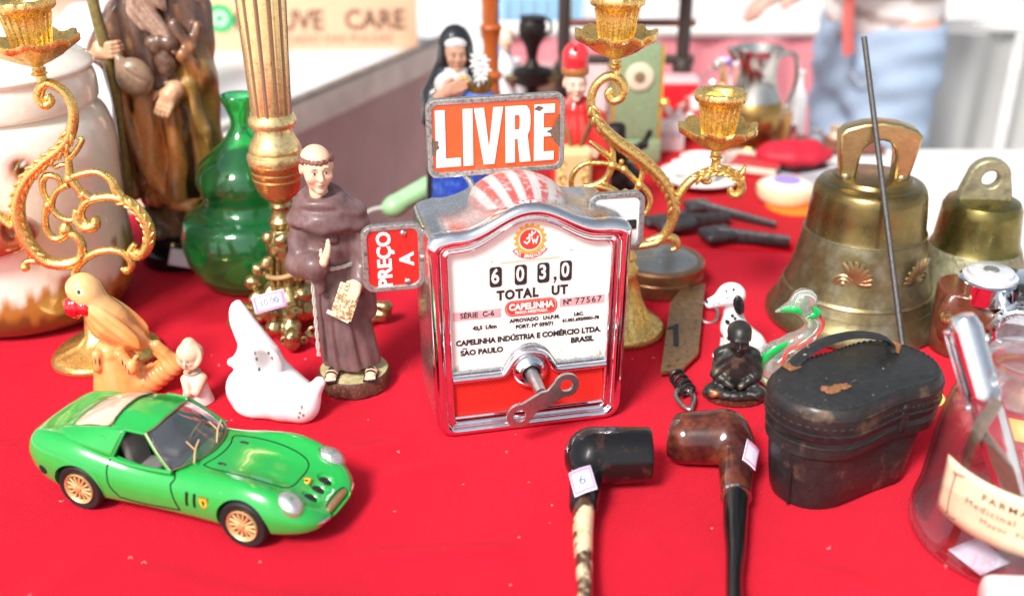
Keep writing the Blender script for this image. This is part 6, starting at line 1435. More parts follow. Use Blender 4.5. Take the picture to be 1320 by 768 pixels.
for L, W, z in ((15.6, 8.2, 10.36), (16.72, 9.34, 8.6)):
    P_ = sta(L, W, .45); P_ = spl([(x, y, z) for x, y in P_], 3, True)
    ob('stitching', mg(*[tube([tuple(P_[k]), tuple(P_[k+1])], .05, 5, smooth=False) for k in range(0, len(P_)-1, 2)]), pm('grey_thread_%d' % int(z), (.045, .042, .04), .6), bc, kind='stuff')
ob('side_seam', tube([(-7.55, -1.2, 6), (-7.7, -1.3, 3.4), (-7.45, -1.2, .3)], .13, 6), M['blackpaint'], bc)
ob('carrying_strap', tube([(-4.2, 3.6, 10.3), (-2.6, 3.9, 10.9), (.2, 4.0, 11.5), (3.0, 3.4, 11.7), (5.0, 2.4, 11.4), (5.6, 1.7, 10.9), (5.5, 1.6, 10.3)], .7, 10, flat=.28, upv=(.3, 1, 0)), M['leathertop'], bc)
ob('strap_root', mg(box((-4.2, 3.5, 10.42), (1.3, 1.2, .2), .08), box((5.7, 1.3, 10.8), (.35, 1.2, .9), .12)), pm('torn_brown_leather', (.26, .11, .045), .6, var=.4, vs=4, bump=.1, bs=6), bc, kind='stuff')
S = Sdf(); S.ell((-3.8, -1.2, 10.4), (1.0, .5, .14), 0, .1, (0, 0, 10)); S.ell((-2.9, -1.3, 10.45), (.7, .45, .12), 0, .1); S.ell((-4.6, -.9, 10.5), (.4, .3, .22), 0, .1)
ob('torn_patch', S.mesh(.06, lambda P: (.05*np.sin(P[:, 0]*9)*np.sin(P[:, 1]*11)).astype(np.float32)), bpy.data.materials['torn_brown_leather'], ld, sharp=180)
ob('clasp', mg(tr(lathe([(.45, 0), (.35, .3), (.01, .4)], 20), (1.6, -4.1, 8.6), (90, 0, 0)), box((1.6, -4.1, 7.4), (.8, .5, 2.0), .15)), M['leather'], bc, kind='stuff')
S = Sdf(); S.ell((-7.15, .6, 3.2), (.35, 1.6, 1.3), 0, .2)
# ------------------------------------------------------------------ smoking pipes
p1_ = thing('smoking_pipe', 'glossy black smoking pipe with horn stem and price label', 'pipe', (9.4, 79.6, 0))
S = Sdf(); S.cap((-2.3, .1, 2.75), (2.1, .1, 2.9), 2.55, 2.35, 0, .4); S.rbox((4.65, 0, 3), (2.0, 4, 4), .1, 0, .12, None, '-'); S.cap((2.0, .1, 2.9), (4, .1, 2.9), 1.75, 1.75, 0, .15, '-')
S.cap((-2.9, -.6, 2.4), (-3.5, -5.8, 1.75), 1.5, 1.2, 0, .9)
V, Q = S.mesh(.12); ob('bowl', (V, Q), pm('black_briar', (.008, .008, .009), .14, spec=.3, coat=.35, var=.1, bump=.008, bs=2, col2=(.05, .02, .012), c2s=.8, c2t=.62), p1_, sharp=180)
ob('chamber', tr(lathe([(1.72, 0), (1.72, 1.6), (.01, 1.7)], 32), (2.45, .1, 2.9), (0, -90, 0)), pm('charred_black', (.01, .009, .008), .9), p1_)
def horn(par, pts, rad, mat, fl=.8): return ob('stem', tube(pts, rad, 18, flat=fl, n=8, upv=(0, 0, 1)), mat, par)
M['horn'] = pm('horn', (.80, .62, .38), .22, var=.12, vs=1, coat=.7, col2=(.07, .03, .015), c2s=.22, c2t=.45, c2w=.04)
horn(p1_, [(-3.5, -5.9, 1.75), (-3.75, -9, 1.45), (-3.9, -13, 1.3), (-4.1, -18, 1.7), (-4.2, -22, 2.4)], [1.17, 1.05, .85, .75, .8], M['horn'])
ptag(p1_, (-3.55, -4.6, 3.35), (14, -22, 4), 2.0, 2.7, '6', .12)
p2_ = thing('smoking_pipe', 'reddish brown briar pipe with silver ring and black stem', 'pipe', (17.3, 82.6, 0))
p2_.scale = (.88, .88, .88)
S = Sdf(); S.cap((-1.9, .6, 2.7), (1.9, .3, 3.0), 2.65, 2.85, 0, .5); S.rbox((-4.9, 2.3, 2.8), (2.0, 4, 4), .1, 0, .12, (0, 0, -24), '-'); S.cap((-6, 2.4, 2.7), (-1.8, .8, 2.7), 1.85, 1.85, 0, .15, '-')
S.cap((2.9, -1.2, 2.7), (1.6, -8.2, 1.9), 1.9, 1.42, 0, .9)
ob('bowl', S.mesh(.12), pm('red_briar', (.05, .012, .01), .16, spec=.3, coat=.6, var=.4, vs=1, bump=.01, bs=2, col2=(.19, .05, .02), c2s=.35, c2t=.56, c2w=.15), p2_, sharp=180)
ob('chamber', tr(lathe([(1.82, 0), (1.82, 1.2), (.01, 1.3)], 32), (-3.2, 1.3, 2.75), (0, 90, -24)), bpy.data.materials['charred_black'], p2_)
ob('silver_ring', tube([(1.6, -8.3, 1.88), (1.56, -8.6, 1.86)], [1.47, 1.47], 28, smooth=False), M['chrome'], p2_)
horn(p2_, [(1.55, -8.6, 1.85), (.9, -12, 1.5), (.2, -16, 1.3), (-.7, -20, 1.5), (-1.8, -26, 2.2)], [1.42, 1.3, 1.05, .85, .9], pm('black_vulcanite', (.008, .008, .009), .13, spec=.3, coat=.35), .85)
ptag(p2_, (3.75, -4.0, 3.7), (16, 42, -8), 1.8, 3.0, '', .1)
# ------------------------------------------------------------------ glass jar with tools
gj = thing('glass_jar', 'clear glass jar with old paper label, holding chrome and leather tools', 'jar', (40.3, 71.6, 0))
o_ = [(5.5, .1), (7.3, .35), (7.9, 1.2), (7.9, 2.2), (7.5, 4.0), (7.2, 7), (6.9, 10), (6.3, 12.6), (5.2, 14.0), (4.4, 14.8), (4.3, 15.8), (4.6, 16.2)]
o_ = [(q[0], q[1]) for q in spl([(a, b, 0) for a, b in o_], 4)]
i_ = [(max(r-.3, .1), z+(.45 if z < 1.4 else 0)) for r, z in o_[::-1]]
ob('glass', lathe([(.01, .3)]+o_+i_+[(.01, .8)], 72, cap=False), M['clear'], gj, sharp=60)
lb = grid(lambda u, v: ((7.35-.035*(2+v*4.6))*math.sin(R(-78+u*100)), -(7.35-.035*(2+v*4.6))*math.cos(R(-78+u*100)), 4.4+v*4.8-u*1.2), 24, 6)
lo_ = ob('paper_label', lb, pm('aged_paper_label', (.84, .62, .42), .6, var=.08), gj, sharp=180); md = lo_.modifiers.new('thickness', 'SOLIDIFY'); md.thickness = .0003; md.offset = 1
def onjar(x, z):
    u = .5+x; v = z; r = 7.42-.035*(2+v*4.6); a = R(-78+u*100); return (r*math.sin(a), -r*math.cos(a), 4.4+v*4.8-u*1.2)
fr_ = [(-.40, .12), (-.40, .78), (-.34, .88), (.34, .88), (.40, .78), (.40, .22), (.34, .12), (-.34, .08)]
ob('label_frame', tube([onjar(a, b) for a, b in fr_], .045, 5, closed=True, n=6), pm('brown_print', (.16, .09, .05), .6), lo_)
def wrap(g): return (np.array([onjar(p[0]/11.3, .5+p[1]/4.8) for p in g[0]]), g[1])
ob('label_lettering', mg(wrap(tr(txt('FARMACIA', .8, .01, .01, sp=1.3), (0, 1.1, 0))), wrap(tr(txt('Medicinal  Vegetal', .75, .0, .01, sp=1.2), (0, .1, 0))), wrap(tr(txt('Mayor  Fresno', .6, .0, .01, sp=1.2), (0, -.8, 0)))), bpy.data.materials['brown_print'], lo_, kind='stuff')
ptag(gj, (-3.9, -3.4, 1.05), (4, 0, 28), 3.3, 3.2, '', .05, border=False)
ob('embossed_lettering', stand(txt('J 90 C', 1.2, .02, .06), (-4.7, -6.9, 3.2), -10), M['clear'], gj, kind='stuff')
# chrome lighter / pen shaped tool
def at2(px, py, y): x, z = up(px, py, y); return (x, y, z)
a, b = np.array(at2(1240, 408, 73)), np.array(at2(1305, 640, 69.5))
pen = thing('chrome_torch', 'thick chrome pocket torch with clip standing in the glass jar', 'torch', tuple(b))
d_ = a-b; L = np.linalg.norm(d_)
pen.rotation_euler = Vector(d_).to_track_quat('Z', 'Y').to_euler()
ob('barrel', lathe([(.9, 0), (1.2, .3), (1.25, L*.55), (1.3, L*.56), (1.3, L*.6), (1.22, L*.61), (1.22, L-.9), (1.08, L-.6), (1.05, L-.4), (.85, L), (.01, L+.1)], 36), M['chrome'], pen, sharp=35)
ob('clip', mg(box((.5, -1.35, L*.72), (.5, .14, L*.42), .06), box((.5, -1.2, L*.94), (.5, .5, .3), .08), ball((.5, -1.25, L*.52), .28, 12, 8)), M['chrome'], pen, kind='stuff')
rd = random.Random(8)
for i, (x0_, y0_, x1_, y1_, nm, mt_, lab) in enumerate([(1.5, -1, 4.5, 1.5, 'leather_strap', pm('brown_strap', (.16, .07, .04), .5, var=.3), 'dark brown leather strap curled inside the glass jar'), (-3.0, 2.5, -5.2, -1.5, 'leather_strap', pm('grey_strap', (.18, .13, .09), .6, var=.3), 'grey brown strap against the left inside of the glass jar')]):
    ob(nm, tr(tube([(x0_, y0_, 1.2), ((x0_+x1_)/2+.6, y0_, 6), (x1_, y1_, 11), (x1_*.8, y1_, 14)], .7, 8, flat=.25), (40.3, 71.6, 0)), mt_, label=lab, cat='strap')
# white roll at the very front
t = thing('white_cylinder', 'white cylinder with dark ring lying at the bottom right corner', 'cylinder', (39.4, 61.6, 2.0), -4)
ob('body', tr(mg(lathe([(1.4, -5.2), (1.75, -5.0), (1.85, -4.6), (1.85, 8)], 40)), rot=(0, 90, 0)), pm('white_plastic', (.84, .83, .8), .35), t)
ob('dark_ring', tr(lathe([(1.88, -.6), (1.9, -.5), (1.9, -.1), (1.88, 0)], 40, cap=False), rot=(0, 90, 0)), M['antique'], t)
# ------------------------------------------------------------------ camera in leather case
ca = thing('film_camera', 'chrome camera with white dial in a reddish brown leather case', 'camera', (54.0, 104.0, 0), -12)
S = Sdf(); S.rbox((1.5, 0, 3.2), (8.2, 3.4, 3.2), 1.6, 0, .3); S.cap((-5.4, 0, 1), (-5.4, 0, 7.2), 3.3, 3.3, 0, .6); S.ell((-7.6, -2.4, 4.6), (1.1, 1.0, 2.6), 0, .5)
M['brownleather'] = pm('red_brown_leather', (.15, .04, .02), .3, var=.2, vs=1.5, coat=.4, bump=.02, bs=6, col2=(.10, .03, .015), c2s=.6)
ob('leather_case', S.mesh(.2, zmax=7.4, zmin=0), M['brownleather'], ca, sharp=180)
ob('strap_stud', tr(lathe([(.7, 0), (.6, .3), (.3, .35), (.2, .2), (.01, .2)], 20), (-7.9, -3.3, 5.0), (90, 0, 0)), M['antique'], ca)
ob('top_drum', lathe([(2.9, 6.6), (3.0, 6.8), (3.0, 8.6), (3.1, 8.8), (2.8, 9.0)], 48), M['chrome'], ca, (-3.9, -1.0, 0))
ob('top_plate', box((2.4, 0, 8.3), (9.5, 4.6, 1.4), .5, 4), M['chrome'], ca)
ob('dial', lathe([(2.75, 9.0), (2.75, 9.25), (2.35, 9.3), (2.3, 9.75), (2.1, 9.9), (.9, 9.9), (.8, 9.8), (.01, 9.8)], 56, lambda a, r, z: 1+(.015*math.sin(a*30) if 2.2 < r < 2.5 else 0)), pm('pearl_dial', (.72, .74, .78), .25, .3, coat=.5), ca, (-3.9, -1.0, 0))
ob('dial_centre', mg(*([lathe([(.8, 9.82), (.75, 9.98), (.01, 9.98)], 24)]+[tr(txt(str(k), .3, 0, .04), (.55*math.cos(k*.7), .55*math.sin(k*.7), 10.0), (0, 0, k*40)) for k in range(1, 9)])), M['cast'], ca, (-3.9, -1.0, 0), kind='stuff')
ob('shutter_dial', lathe([(1.5, 9.0), (1.5, 9.7), (1.3, 9.9), (.01, 9.9)], 36, lambda a, r, z: 1+.02*math.sin(a*24)), M['chrome'], ca, (1.6, .6, 0))
ob('accessory_shoe', box((-.7, -2.9, 8.6), (1.6, 1.2, 1.0), .12), M['blackpaint'], ca)
ob('lens_barrel', tr(mg(lathe([(2.6, 0), (2.6, 1.6), (2.4, 1.8), (2.4, 3.0), (2.1, 3.2), (1.8, 2.6), (.01, 2.5)], 44, lambda a, r, z: 1+(.02*math.sin(a*28) if r > 2.5 else 0))), (-.9, -3.0, 4.6), (80, 0, -10)), M['chrome'], ca)
ob('focus_lever', mg(box((-3.4, -5.0, 5.6), (1.2, .4, 2.0), .15, rot=(0, 30, 0)), ball((-3.9, -4.6, 3.4), .8, 16, 10)), M['steel'], ca, kind='stuff')
ob('lens_lettering', stand(txt('1:3,5/50', .6, 0, .06), (-2.6, -5.7, 6.6), 30), M['ink'], ca, kind='stuff')
# ------------------------------------------------------------------ plastic cup
t = thing('plastic_cup', 'clear pinkish plastic cup lying at the right edge, below the camera', 'cup', on(1316, 520), 0)
M['plastic'] = thinglass('clear_plastic', (.97, .93, .94), 1.4, .08, .12)
ob('shell', lathe([(2.6, 0), (3.0, .3), (3.6, 5.0), (3.9, 5.1), (3.9, 5.3), (3.5, 5.2), (2.9, .5), (.01, .4)], 40, cap=False), M['plastic'], t)
ob('cup_cover', lathe([(3.95, 5.2), (3.9, 5.5), (2.2, 6.0), (.01, 6.1)], 40, cap=False), M['plastic'], t)
# ------------------------------------------------------------------ glass duck
sw = thing('glass_duck', 'blown glass duck with green and red stripes beside the leather case', 'figurine', (27.9, 96.4, 0))
S = Sdf(); pts = [(1.0, 0, 8.9), (2.0, 0, 7.5), (1.6, 0, 6.1), (.1, 0, 5.1), (-1.4, 0, 4.0), (-2.0, 0, 2.6)]
S.ell((.7, 0, 9.7), (1.35, 1.15, 1.35), 0, .3); S.chain(pts, [.95, .8, .85, 1.0, 1.2, 1.5], 0, .3); S.ell((-.6, 0, 1.9), (2.6, 2.2, 1.9), 0, .6)
S.cap((-.2, 0, 9.2), (-1.9, -.2, 8.7), .75, .15, 0, .3)
M['bright'] = pm('pale_green_glass', (.75, .95, .82), .02, 0, 0, trans=.85, ior=1.4, coat=1, rvar=0)
ob('body', S.mesh(.12, zmin=0), M['bright'], sw, sharp=180)
mgn = pm('green_glass_stripe', (.01, .45, .10), .08, coat=1); mrd = pm('red_glass_stripe', (.75, .05, .03), .08, coat=1); mwh = pm('white_glass_thread', (.85, .88, .86), .1, coat=1)
ob('green_stripe', mg(tube([(1.2, -.8, 9.6), (1.9, -.85, 8.8), (1.0, -.9, 8.4)], [.15, .42, .12], 8, flat=.4), tube([(.2, -.4, 5.6), (-1.6, -1.0, 4.9), (-2.9, -.9, 3.4), (-3.0, -.9, 1.6)], [.15, .5, .55, .3], 8, flat=.5), tube([(-1.6, -.4, 8.9), (-.4, -.9, 9.2), (.4, -1.05, 8.8)], [.1, .4, .15], 8, flat=.4)), mgn, sw, kind='stuff')
ob('red_stripe', mg(tube([(2.3, -.5, 8.6), (2.75, -.4, 7.4), (2.1, -.5, 6.2), (.6, -.8, 5.3), (-.8, -1.0, 4.3), (-1.2, -1.3, 2.6)], [.12, .35, .4, .42, .45, .3], 8, flat=.5)), mrd, sw)
ob('white_thread', mg(*[tube([(.7+1.25*math.cos(t_)*(1-.1*k), -.3-.2*k, 9.7+1.25*math.sin(t_)*(1-.1*k)) for t_ in np.linspace(0, 6.2, 12)], .07, 6, n=3) for k in range(3)], tube([(1.6, -.7, 8.3), (2.2, -.75, 7.4), (1.5, -.8, 6.2), (0, -1.0, 5.0), (-1.5, -1.3, 3.6)], .09, 6)), mwh, sw, kind='stuff')
# small flat things on the near cloth
x, y, z = on(1190, 512, 0); ob('yellow_disc', lathe([(2.0, 0), (2.1, .1), (2.0, .2), (.01, .22)], 36), pm('pale_yellow_card', (.85, .68, .16), .6), loc=(x, y, .02), label='pale yellow card disc half under the binocular case', cat='disc')
x, y, z = on(1312, 556, 0); ob('yellow_card', box((0, 0, .1), (6, 4, .15), .03, rot=(0, 0, -25)), bpy.data.materials['pale_yellow_card'], loc=(x, y, .02), label='pale yellow card lying behind the glass jar at the right edge', cat='card')
x, y, z = on(-4, 418, .5); ob('bone_ring', tube([(1.4*math.cos(a), 1.5*math.sin(a), .2*math.sin(a)) for a in np.linspace(0, 6.28, 17)[:-1]], .35, 10, closed=True, n=2), pm('bone', (.85, .70, .58), .3), loc=(x, y, .55), label='pale bone ring at the left edge in front of the face jar', cat='ring')
# ------------------------------------------------------------------ things further back on the tables
def place(px, py): x, y, z = on(px, py, 0.15); return (x, y, .15)
# turned wooden post
x, y, z = on(640, 215); t = thing('turned_post', 'tall orange brown turned wooden post behind the nun statue', 'candlestick', (-3.2, 166, .1))
wd = pm('orange_turned_wood', (.42, .10, .02), .3, var=.25, vs=1, aniso=(1, 1, .2), coat=.4)
ob('shaft', lathe([(3.6, 0), (3.6, .8), (2.6, 1.4), (1.6, 2.4), (1.35, 6), (1.5, 12), (1.25, 14.5), (1.75, 15), (1.75, 15.5), (1.2, 16), (1.2, 20), (1.55, 22.2), (1.8, 22.6), (1.5, 23)], 36), wd, t)
ob('knob', lathe([(1.3, 23), (1.3, 26), (1.7, 29), (2.3, 31), (2.9, 32.2), (2.9, 33), (2.5, 33.3), (2.9, 33.8), (3.0, 35.6), (2.2, 36.5), (.01, 37)], 36), wd, t)
# dark oil lamp
x, y = 3.4, 183
t = thing('oil_lamp', 'small black iron oil lamp on dark stand behind the word sign', 'lamp', (x, y, .1))
bk_ = pm('black_iron', (.035, .03, .028), .45, .6, .3, bump=.05, bs=2)
ob('stand', lathe([(3.6, 0), (3.5, 1.4), (1.2, 2), (1, 9), (3.2, 10.0), (3.4, 12.2), (1.4, 12.8), (.8, 14)], 28), bk_, t)
ob('lamp_bowl', lathe([(.8, 14), (1.2, 16), (2.2, 17.8), (2.4, 19.6), (1.9, 20.5), (2.3, 21), (.01, 21.2)], 28), bk_, t)
ob('handle', tube([(1.6, 0, 20.5), (2.9, 0, 20.3), (3.1, 0, 18.8), (2.1, 0, 18)], .28, 8), bk_, t)
ob('tray', box((0, 0, 11), (9.5, 4, .8), .2), pm('olive_brass_tray', (.2, .15, .07), .4, .7), t)
# pale porcelain figures beside it
t = thing('porcelain_figure', 'pale porcelain figure with peach head, left of the black oil lamp', 'figure', (-.2 if False else 1.2-2.2, 184, .1))
S = Sdf(); S.cap((0, 0, 0), (0, 0, 12), 2.2, 1.6, 0, .5); S.cap((0, 0, 12), (0, 0, 14.5), 1.6, 1.0, 0, .6); T, Mx, c = head(S, (0, -.2, 17.2), 2.0, skin=1, neck=1)
ob('body', S.mesh(.25, cols=[(.80, .82, .84), (.85, .62, .45)], zmin=0), M['vcg'], t, sharp=180)
# dark posts of a wooden rack
t = thing('dark_rack', 'dark wooden rack with two uprights behind the green clock', 'rack', (18, 196, .1))
xs = [up(727, 40, 196)[0]-18, up(882, 40, 196)[0]-18]
for x in xs: ob('upright', tube([(x, 0, 0), (x, 0, 12), (x, 0, 14), (x, 0, 40)], [1.4, 1.0, 1.2, 1.05], 14), pm('dark_stained_wood', (.05, .035, .03), .45) if x == xs[0] else bpy.data.materials['dark_stained_wood'], t)
for x in xs: ob('foot', lathe([(2.2, 0), (2.1, 1.5), (1.3, 3), (1.5, 8), (1.9, 9.6), (1.2, 11)], 24), bpy.data.materials['dark_stained_wood'], t, (x, 0, 0))
ob('crossbar', tube([(xs[0], 0, 11), (xs[1]+2, 0, 11)], .9, 12, smooth=False), bpy.data.materials['dark_stained_wood'], t)
ob('crossbar', tube([(xs[0], 0, 17.5), (xs[1]+2, 0, 17.5)], .7, 12, smooth=False), pm('reddish_bar', (.18, .06, .05), .45), t)
# green clock
x, z = up(817, 140, 172)
t = thing('mantel_clock', 'green mantel clock with cream dial and gilt edges, behind the candelabrum', 'clock', (x, 172, .1), 4)
gc = pm('sage_green_paint', (.24, .32, .18), .35, var=.15, coat=.3)
ob('clock_case', mg(box((0, 0, 11.5), (7.6, 5, 15), .5), box((0, 0, 2), (8.6, 6, 4), .5)), gc, t, kind='stuff')
for sx in (-1, 1): ob('gilt_edge', tube([(sx*3.8, -2.4, 4), (sx*3.8, -2.4, 19)], .32, 8, smooth=False), M['gold'], t)
ob('dial', tr(lathe([(2.2, 0), (2.2, .3), (1.9, .45), (.9, .4), (.01, .4)], 40), (.2, -2.5, 14.2), (90, 0, 0)), pm('cream_dial', (.74, .62, .45), .4), t)
ob('dial_centre', tr(lathe([(.9, .4), (.8, .6), (.01, .65)], 24), (.2, -2.5, 14.2), (90, 0, 0)), pm('brown_centre', (.22, .15, .09), .5), t)
ob('gilt_knob', ball((4.4, -2.6, 10), .8, 14, 10), M['gold'], t)
# big wooden bowl on a foot
x, z = up(803, 20, 190)
t = thing('wooden_bowl', 'wide wooden bowl on dark brown foot above the green clock', 'bowl', (x, 191, .1))
ob('foot', lathe([(4, 0), (3.8, 1), (2.2, 3), (2.0, 16), (3.0, 21), (3.4, 24), (2.6, 25.5)], 32), pm('dark_brown_wood', (.20, .09, .03), .4, var=.3), t)
ob('bowl', lathe([(2.6, 25.5), (5, 26.4), (7.2, 28.5), (7.9, 30.5), (7.7, 31), (7.2, 30.6), (5, 28.5), (.01, 27.8)], 40), pm('tan_wood', (.50, .32, .18), .4, var=.3, vs=.5), t)
ob('glass_knob', ball((7.6, -2.5, 28.6), .95, 16, 10), M['glazed'] if False else M['white'], t)
# dark cluster behind the bishop
x, z = up(800, 190, 150)
t = thing('iron_statuette', 'dark iron statuette crouching between the bishop statue and the candelabrum', 'statuette', (x, 152, .1))
S = Sdf(); S.ell((0, 0, 3), (3.6, 2.6, 3.2), 0, .6); S.ell((-1.2, -.6, 7), (2.4, 2, 3), 0, .8); S.ell((-.6, -1, 10.6), (1.5, 1.4, 1.6), 0, .4); S.cap((.8, -1.2, 7.5), (3.4, -1.8, 9), .9, .6, 0, .4); S.cap((2, -1.6, 3), (3.6, -2.6, .8), 1, .7, 0, .4); S.cap((3.4, -1.8, 9), (4.0, -2.0, 11), .5, .4, 0, .3)
ob('body', S.mesh(.22, lambda P: (.12*np.sin(P[:, 0]*2.5)*np.sin(P[:, 2]*2.5)).astype(np.float32), zmin=0), bk_, t, sharp=180)
# white printed box
x, y, z = on(853, 196); t = thing('paper_box', 'small white printed paper box under the clock, beside the candelabrum arm', 'box', (x+.4, y+2, .1), 3)
ob('carton', box((0, 0, 2.3), (6.4, 4, 4.6), .15), M['white'], t)
ob('box_lettering', stand(txt('PORTO 8', 1.3, .02, .05), (0, -2.03, 2.8)), pm('lilac_ink', (.4, .3, .5), .6), t, kind='stuff')
# white dish with cup
x, y, z = on(903, 240); t = thing('cup_and_saucer', 'white porcelain cup standing on white saucer behind the small candle cup', 'cup', (x, y+1, .12))
ob('saucer', lathe([(3, 0), (3.4, .2), (6.3, 1.2), (6.5, 1.5), (6.2, 1.5), (3.4, .6), (.01, .5)], 48), M['white'], t)
ob('bowl', lathe([(1.8, .6), (2.3, .9), (3.0, 2.6), (3.3, 4.2), (3.1, 4.2), (2.7, 2.6), (.01, 1.2)], 40), M['white'], t)
ob('handle', tube([(-3.0, 0, 3.6), (-4.2, 0, 3.4), (-4.2, 0, 2.2), (-2.9, 0, 1.8)], .3, 8), M['white'], t)
# dark iron tools
ir = pm('grey_iron', (.085, .08, .085), .45, .6, .4, 1.5, bump=.05, bs=2)
def bar(name, a, b, ra, rb, label, extra=None):
    A_, B_ = np.array(on(*a, 1.0)), np.array(on(*b, 1.0)); cc = A_.copy()
    t = thing(name, label, 'tool', (cc[0], cc[1], .3))
    ob('shank', tube([(0, 0, ra), tuple((B_-A_)*.5+np.array((0, 0, (ra+rb)/2))), tuple(B_-A_+np.array((0, 0, rb)))], [ra, (ra+rb)/2, rb], 12, flat=.45), ir, t)
    ob('jaw', tr(box((0, 0, ra), (ra*4.2, ra*3.4, ra*1.2), ra*.5, 3), rot=(0, 0, 20)), ir, t)
    return t
bar('pipe_wrench', (868, 292), (940, 283), 1.3, .9, 'large dark iron wrench lying on the red cloth behind the brass box')
bar('pliers', (925, 305), (1018, 312), 1.1, .8, 'dark grey iron pliers nearest the large bell on the far cloth')
bar('iron_key', (900, 266), (1000, 288), .9, .5, 'long slim dark iron key lying behind the wrench')
bar('tongs', (843, 285), (905, 268), .8, .5, 'short dark iron tongs lying beside the candelabrum scroll')
# compact, red purse, book
x, y, z = on(1013, 262); t = thing('round_compact', 'round cream fluted compact with purple and white lid', 'compact', (x, y+1, .2))
ob('rim', lathe([(3.6, 0), (4.0, .3), (4.3, 1.3), (4.2, 2.2), (3.6, 2.6)], 60, lambda a, r, z: 1+.02*math.sin(a*24)), pm('cream_enamel', (.78, .66, .42), .3, coat=.5), t)
ob('lid', lathe([(3.6, 2.55), (2.6, 2.95), (1, 3.1), (.01, 3.1)], 40), M['white'], t); ob('lid_motif', lathe([(2.0, 3.05), (1.6, 3.2), (.01, 3.22)], 24), pm('purple_enamel', (.35, .25, .62), .3), t)
ob('orange_disc', lathe([(4.2, 0), (4.3, .25), (.01, .3)], 36), pm('orange_plastic', (.85, .2, .02), .4), loc=(x+.9, y-1.6, -.02), label='flat orange disc sticking out under the cream compact', cat='disc')
ob('black_disc', lathe([(3.6, 0), (3.7, .4), (.01, .5)], 36), M['blackpaint'], loc=(x+.5, y+6.2, .2), label='flat black disc between the compact and the red purse', cat='disc')
x, y, z = on(1025, 222); t = thing('red_purse', 'dark red rounded purse with black base, behind the cream compact', 'purse', (x, y+2, .2))
S = Sdf(); S.ell((0, 0, 2.2), (6.2, 4, 2.0), 0, .5); S.cap((-3, 0, 2.6), (3, 0, 2.8), 1.6, 1.6, 0, 1)
ob('cover', S.mesh(.25, lambda P: (.1*np.sin(P[:, 0]*1.7)).astype(np.float32), zmin=.5), pm('dark_red_velvet', (.50, .01, .03), .6), t, sharp=180)
ob('base', box((0, 0, .4), (10.5, 6, .8), .3), M['blackpaint'], t)
x, y, z = on(975, 222); t = thing('small_book', 'small red book with cream page edges left of the purse', 'book', (x, y, .2), -25)
ob('pages', box((0, 0, .9), (7, 4.6, 1.2), .1), pm('page_cream', (.75, .68, .55), .6), t); ob('cover', mg(box((0, 0, .15), (7.4, 5, .25), .08), box((0, 0, 1.62), (7.4, 5, .25), .08), box((-3.6, 0, .9), (.25, 5, 1.5), .08)), pm('book_red', (.5, .04, .05), .5), t, kind='stuff')
# silver brass jug
t = thing('metal_jug', 'tall silvery jug with brass belly and curved handle', 'jug', (40.0, 176, .15))
sv = pm('silver_plate', (.55, .54, .50), .18, 1, .15, .5); br = pm('tarnished_brass', (.38, .24, .08), .3, .9, .2)
ob('belly', lathe([(2.6, 0), (3.0, .4), (2.4, 1.2), (4.2, 3.5), (5.0, 6), (4.7, 8), (4.2, 9)], 44), br, t)
ob('neck', lathe([(4.2, 9), (3.4, 11), (3.0, 13), (3.2, 15), (3.9, 17), (4.1, 17.3), (3.8, 17.3), (2.8, 14), (2.9, 10), (.01, 9.5)], 44), sv, t)
ob('handle', tube([(3.4, 0, 16), (5.8, 0, 16.2), (6.6, 0, 12.5), (5.8, 0, 8.5), (4.6, 0, 7)], .45, 10), sv, t)
ob('spout', tube([(-3.4, 0, 15.6), (-4.6, 0, 17.0), (-5.2, 0, 17.5)], [.9, .6, .35], 10), sv, t)
# small things round the jug
t = thing('teapot', 'reddish brown and white china teapot behind the candle cup', 'teapot', (*on(893, 178)[:2], .15))
S = Sdf(); S.ell((0, 0, 3.4), (4.0, 3.4, 3.2), 0, .4); S.cap((-3, 0, 3), (-5.6, 0, 6), 1.0, .55, 0, .5); S.ell((0, 0, 6.6), (2, 2, .7), 1, .2); S.ell((0, 0, 7.6), (.7, .7, .7), 1, .2)
def tp(V, C, ci): k = np.clip((vnoise(V, .7)-.45)*8, 0, 1)[:, None]; return np.array((.80, .70, .68))*(1-k)+np.array((.42, .06, .05))*k
ob('pot', S.mesh(.25, colf=tp, zmin=0), M['vcg'], t, sharp=180); ob('handle', tube([(3.6, 0, 5), (5.6, 0, 5.2), (5.6, 0, 2.6), (3.7, 0, 2)], .4, 8), M['white'], t)
t = thing('red_tin', 'bright red tin behind the white printed box', 'tin', (*on(868, 168)[:2], .15)); ob('tin_body', box((0, 0, 4.4), (7, 5, 8.8), .5, 3), pm('bright_red_tin', (.8, .01, .02), .35), t); ob('tin_lid', box((0, 0, 9.1), (7.3, 5.3, .9), .3, 3), pm('pale_pink_lid', (.85, .5, .52), .4), t)
t = thing('glass_dome', 'clear glass dome with silver knob, left of the metal jug', 'dome', (*on(918, 152)[:2], .15)); ob('dome', lathe([(3.6, 0), (3.6, 5), (3.0, 7.4), (1.4, 8.8), (.01, 9)], 36), M['clear'], t); ob('knob', ball((0, 0, 9.7), .8, 14, 8), sv, t)
ob('dome_base', lathe([(4, 0), (4.1, .6), (.01, .7)], 36), br, t)
t = thing('yellow_candle', 'pale yellow candle in a small gilt holder behind the candle cup', 'candle', (*on(948, 172)[:2], .15)); ob('holder', lathe([(2.4, 0), (2.2, .8), (.8, 1.4), (.8, 4), (1.3, 4.6)], 24), M['gold'], t); ob('candle', lathe([(.75, 4.4), (.7, 11), (.01, 11.2)], 20), pm('cream_wax', (.86, .66, .3), .4, sss=.2), t)
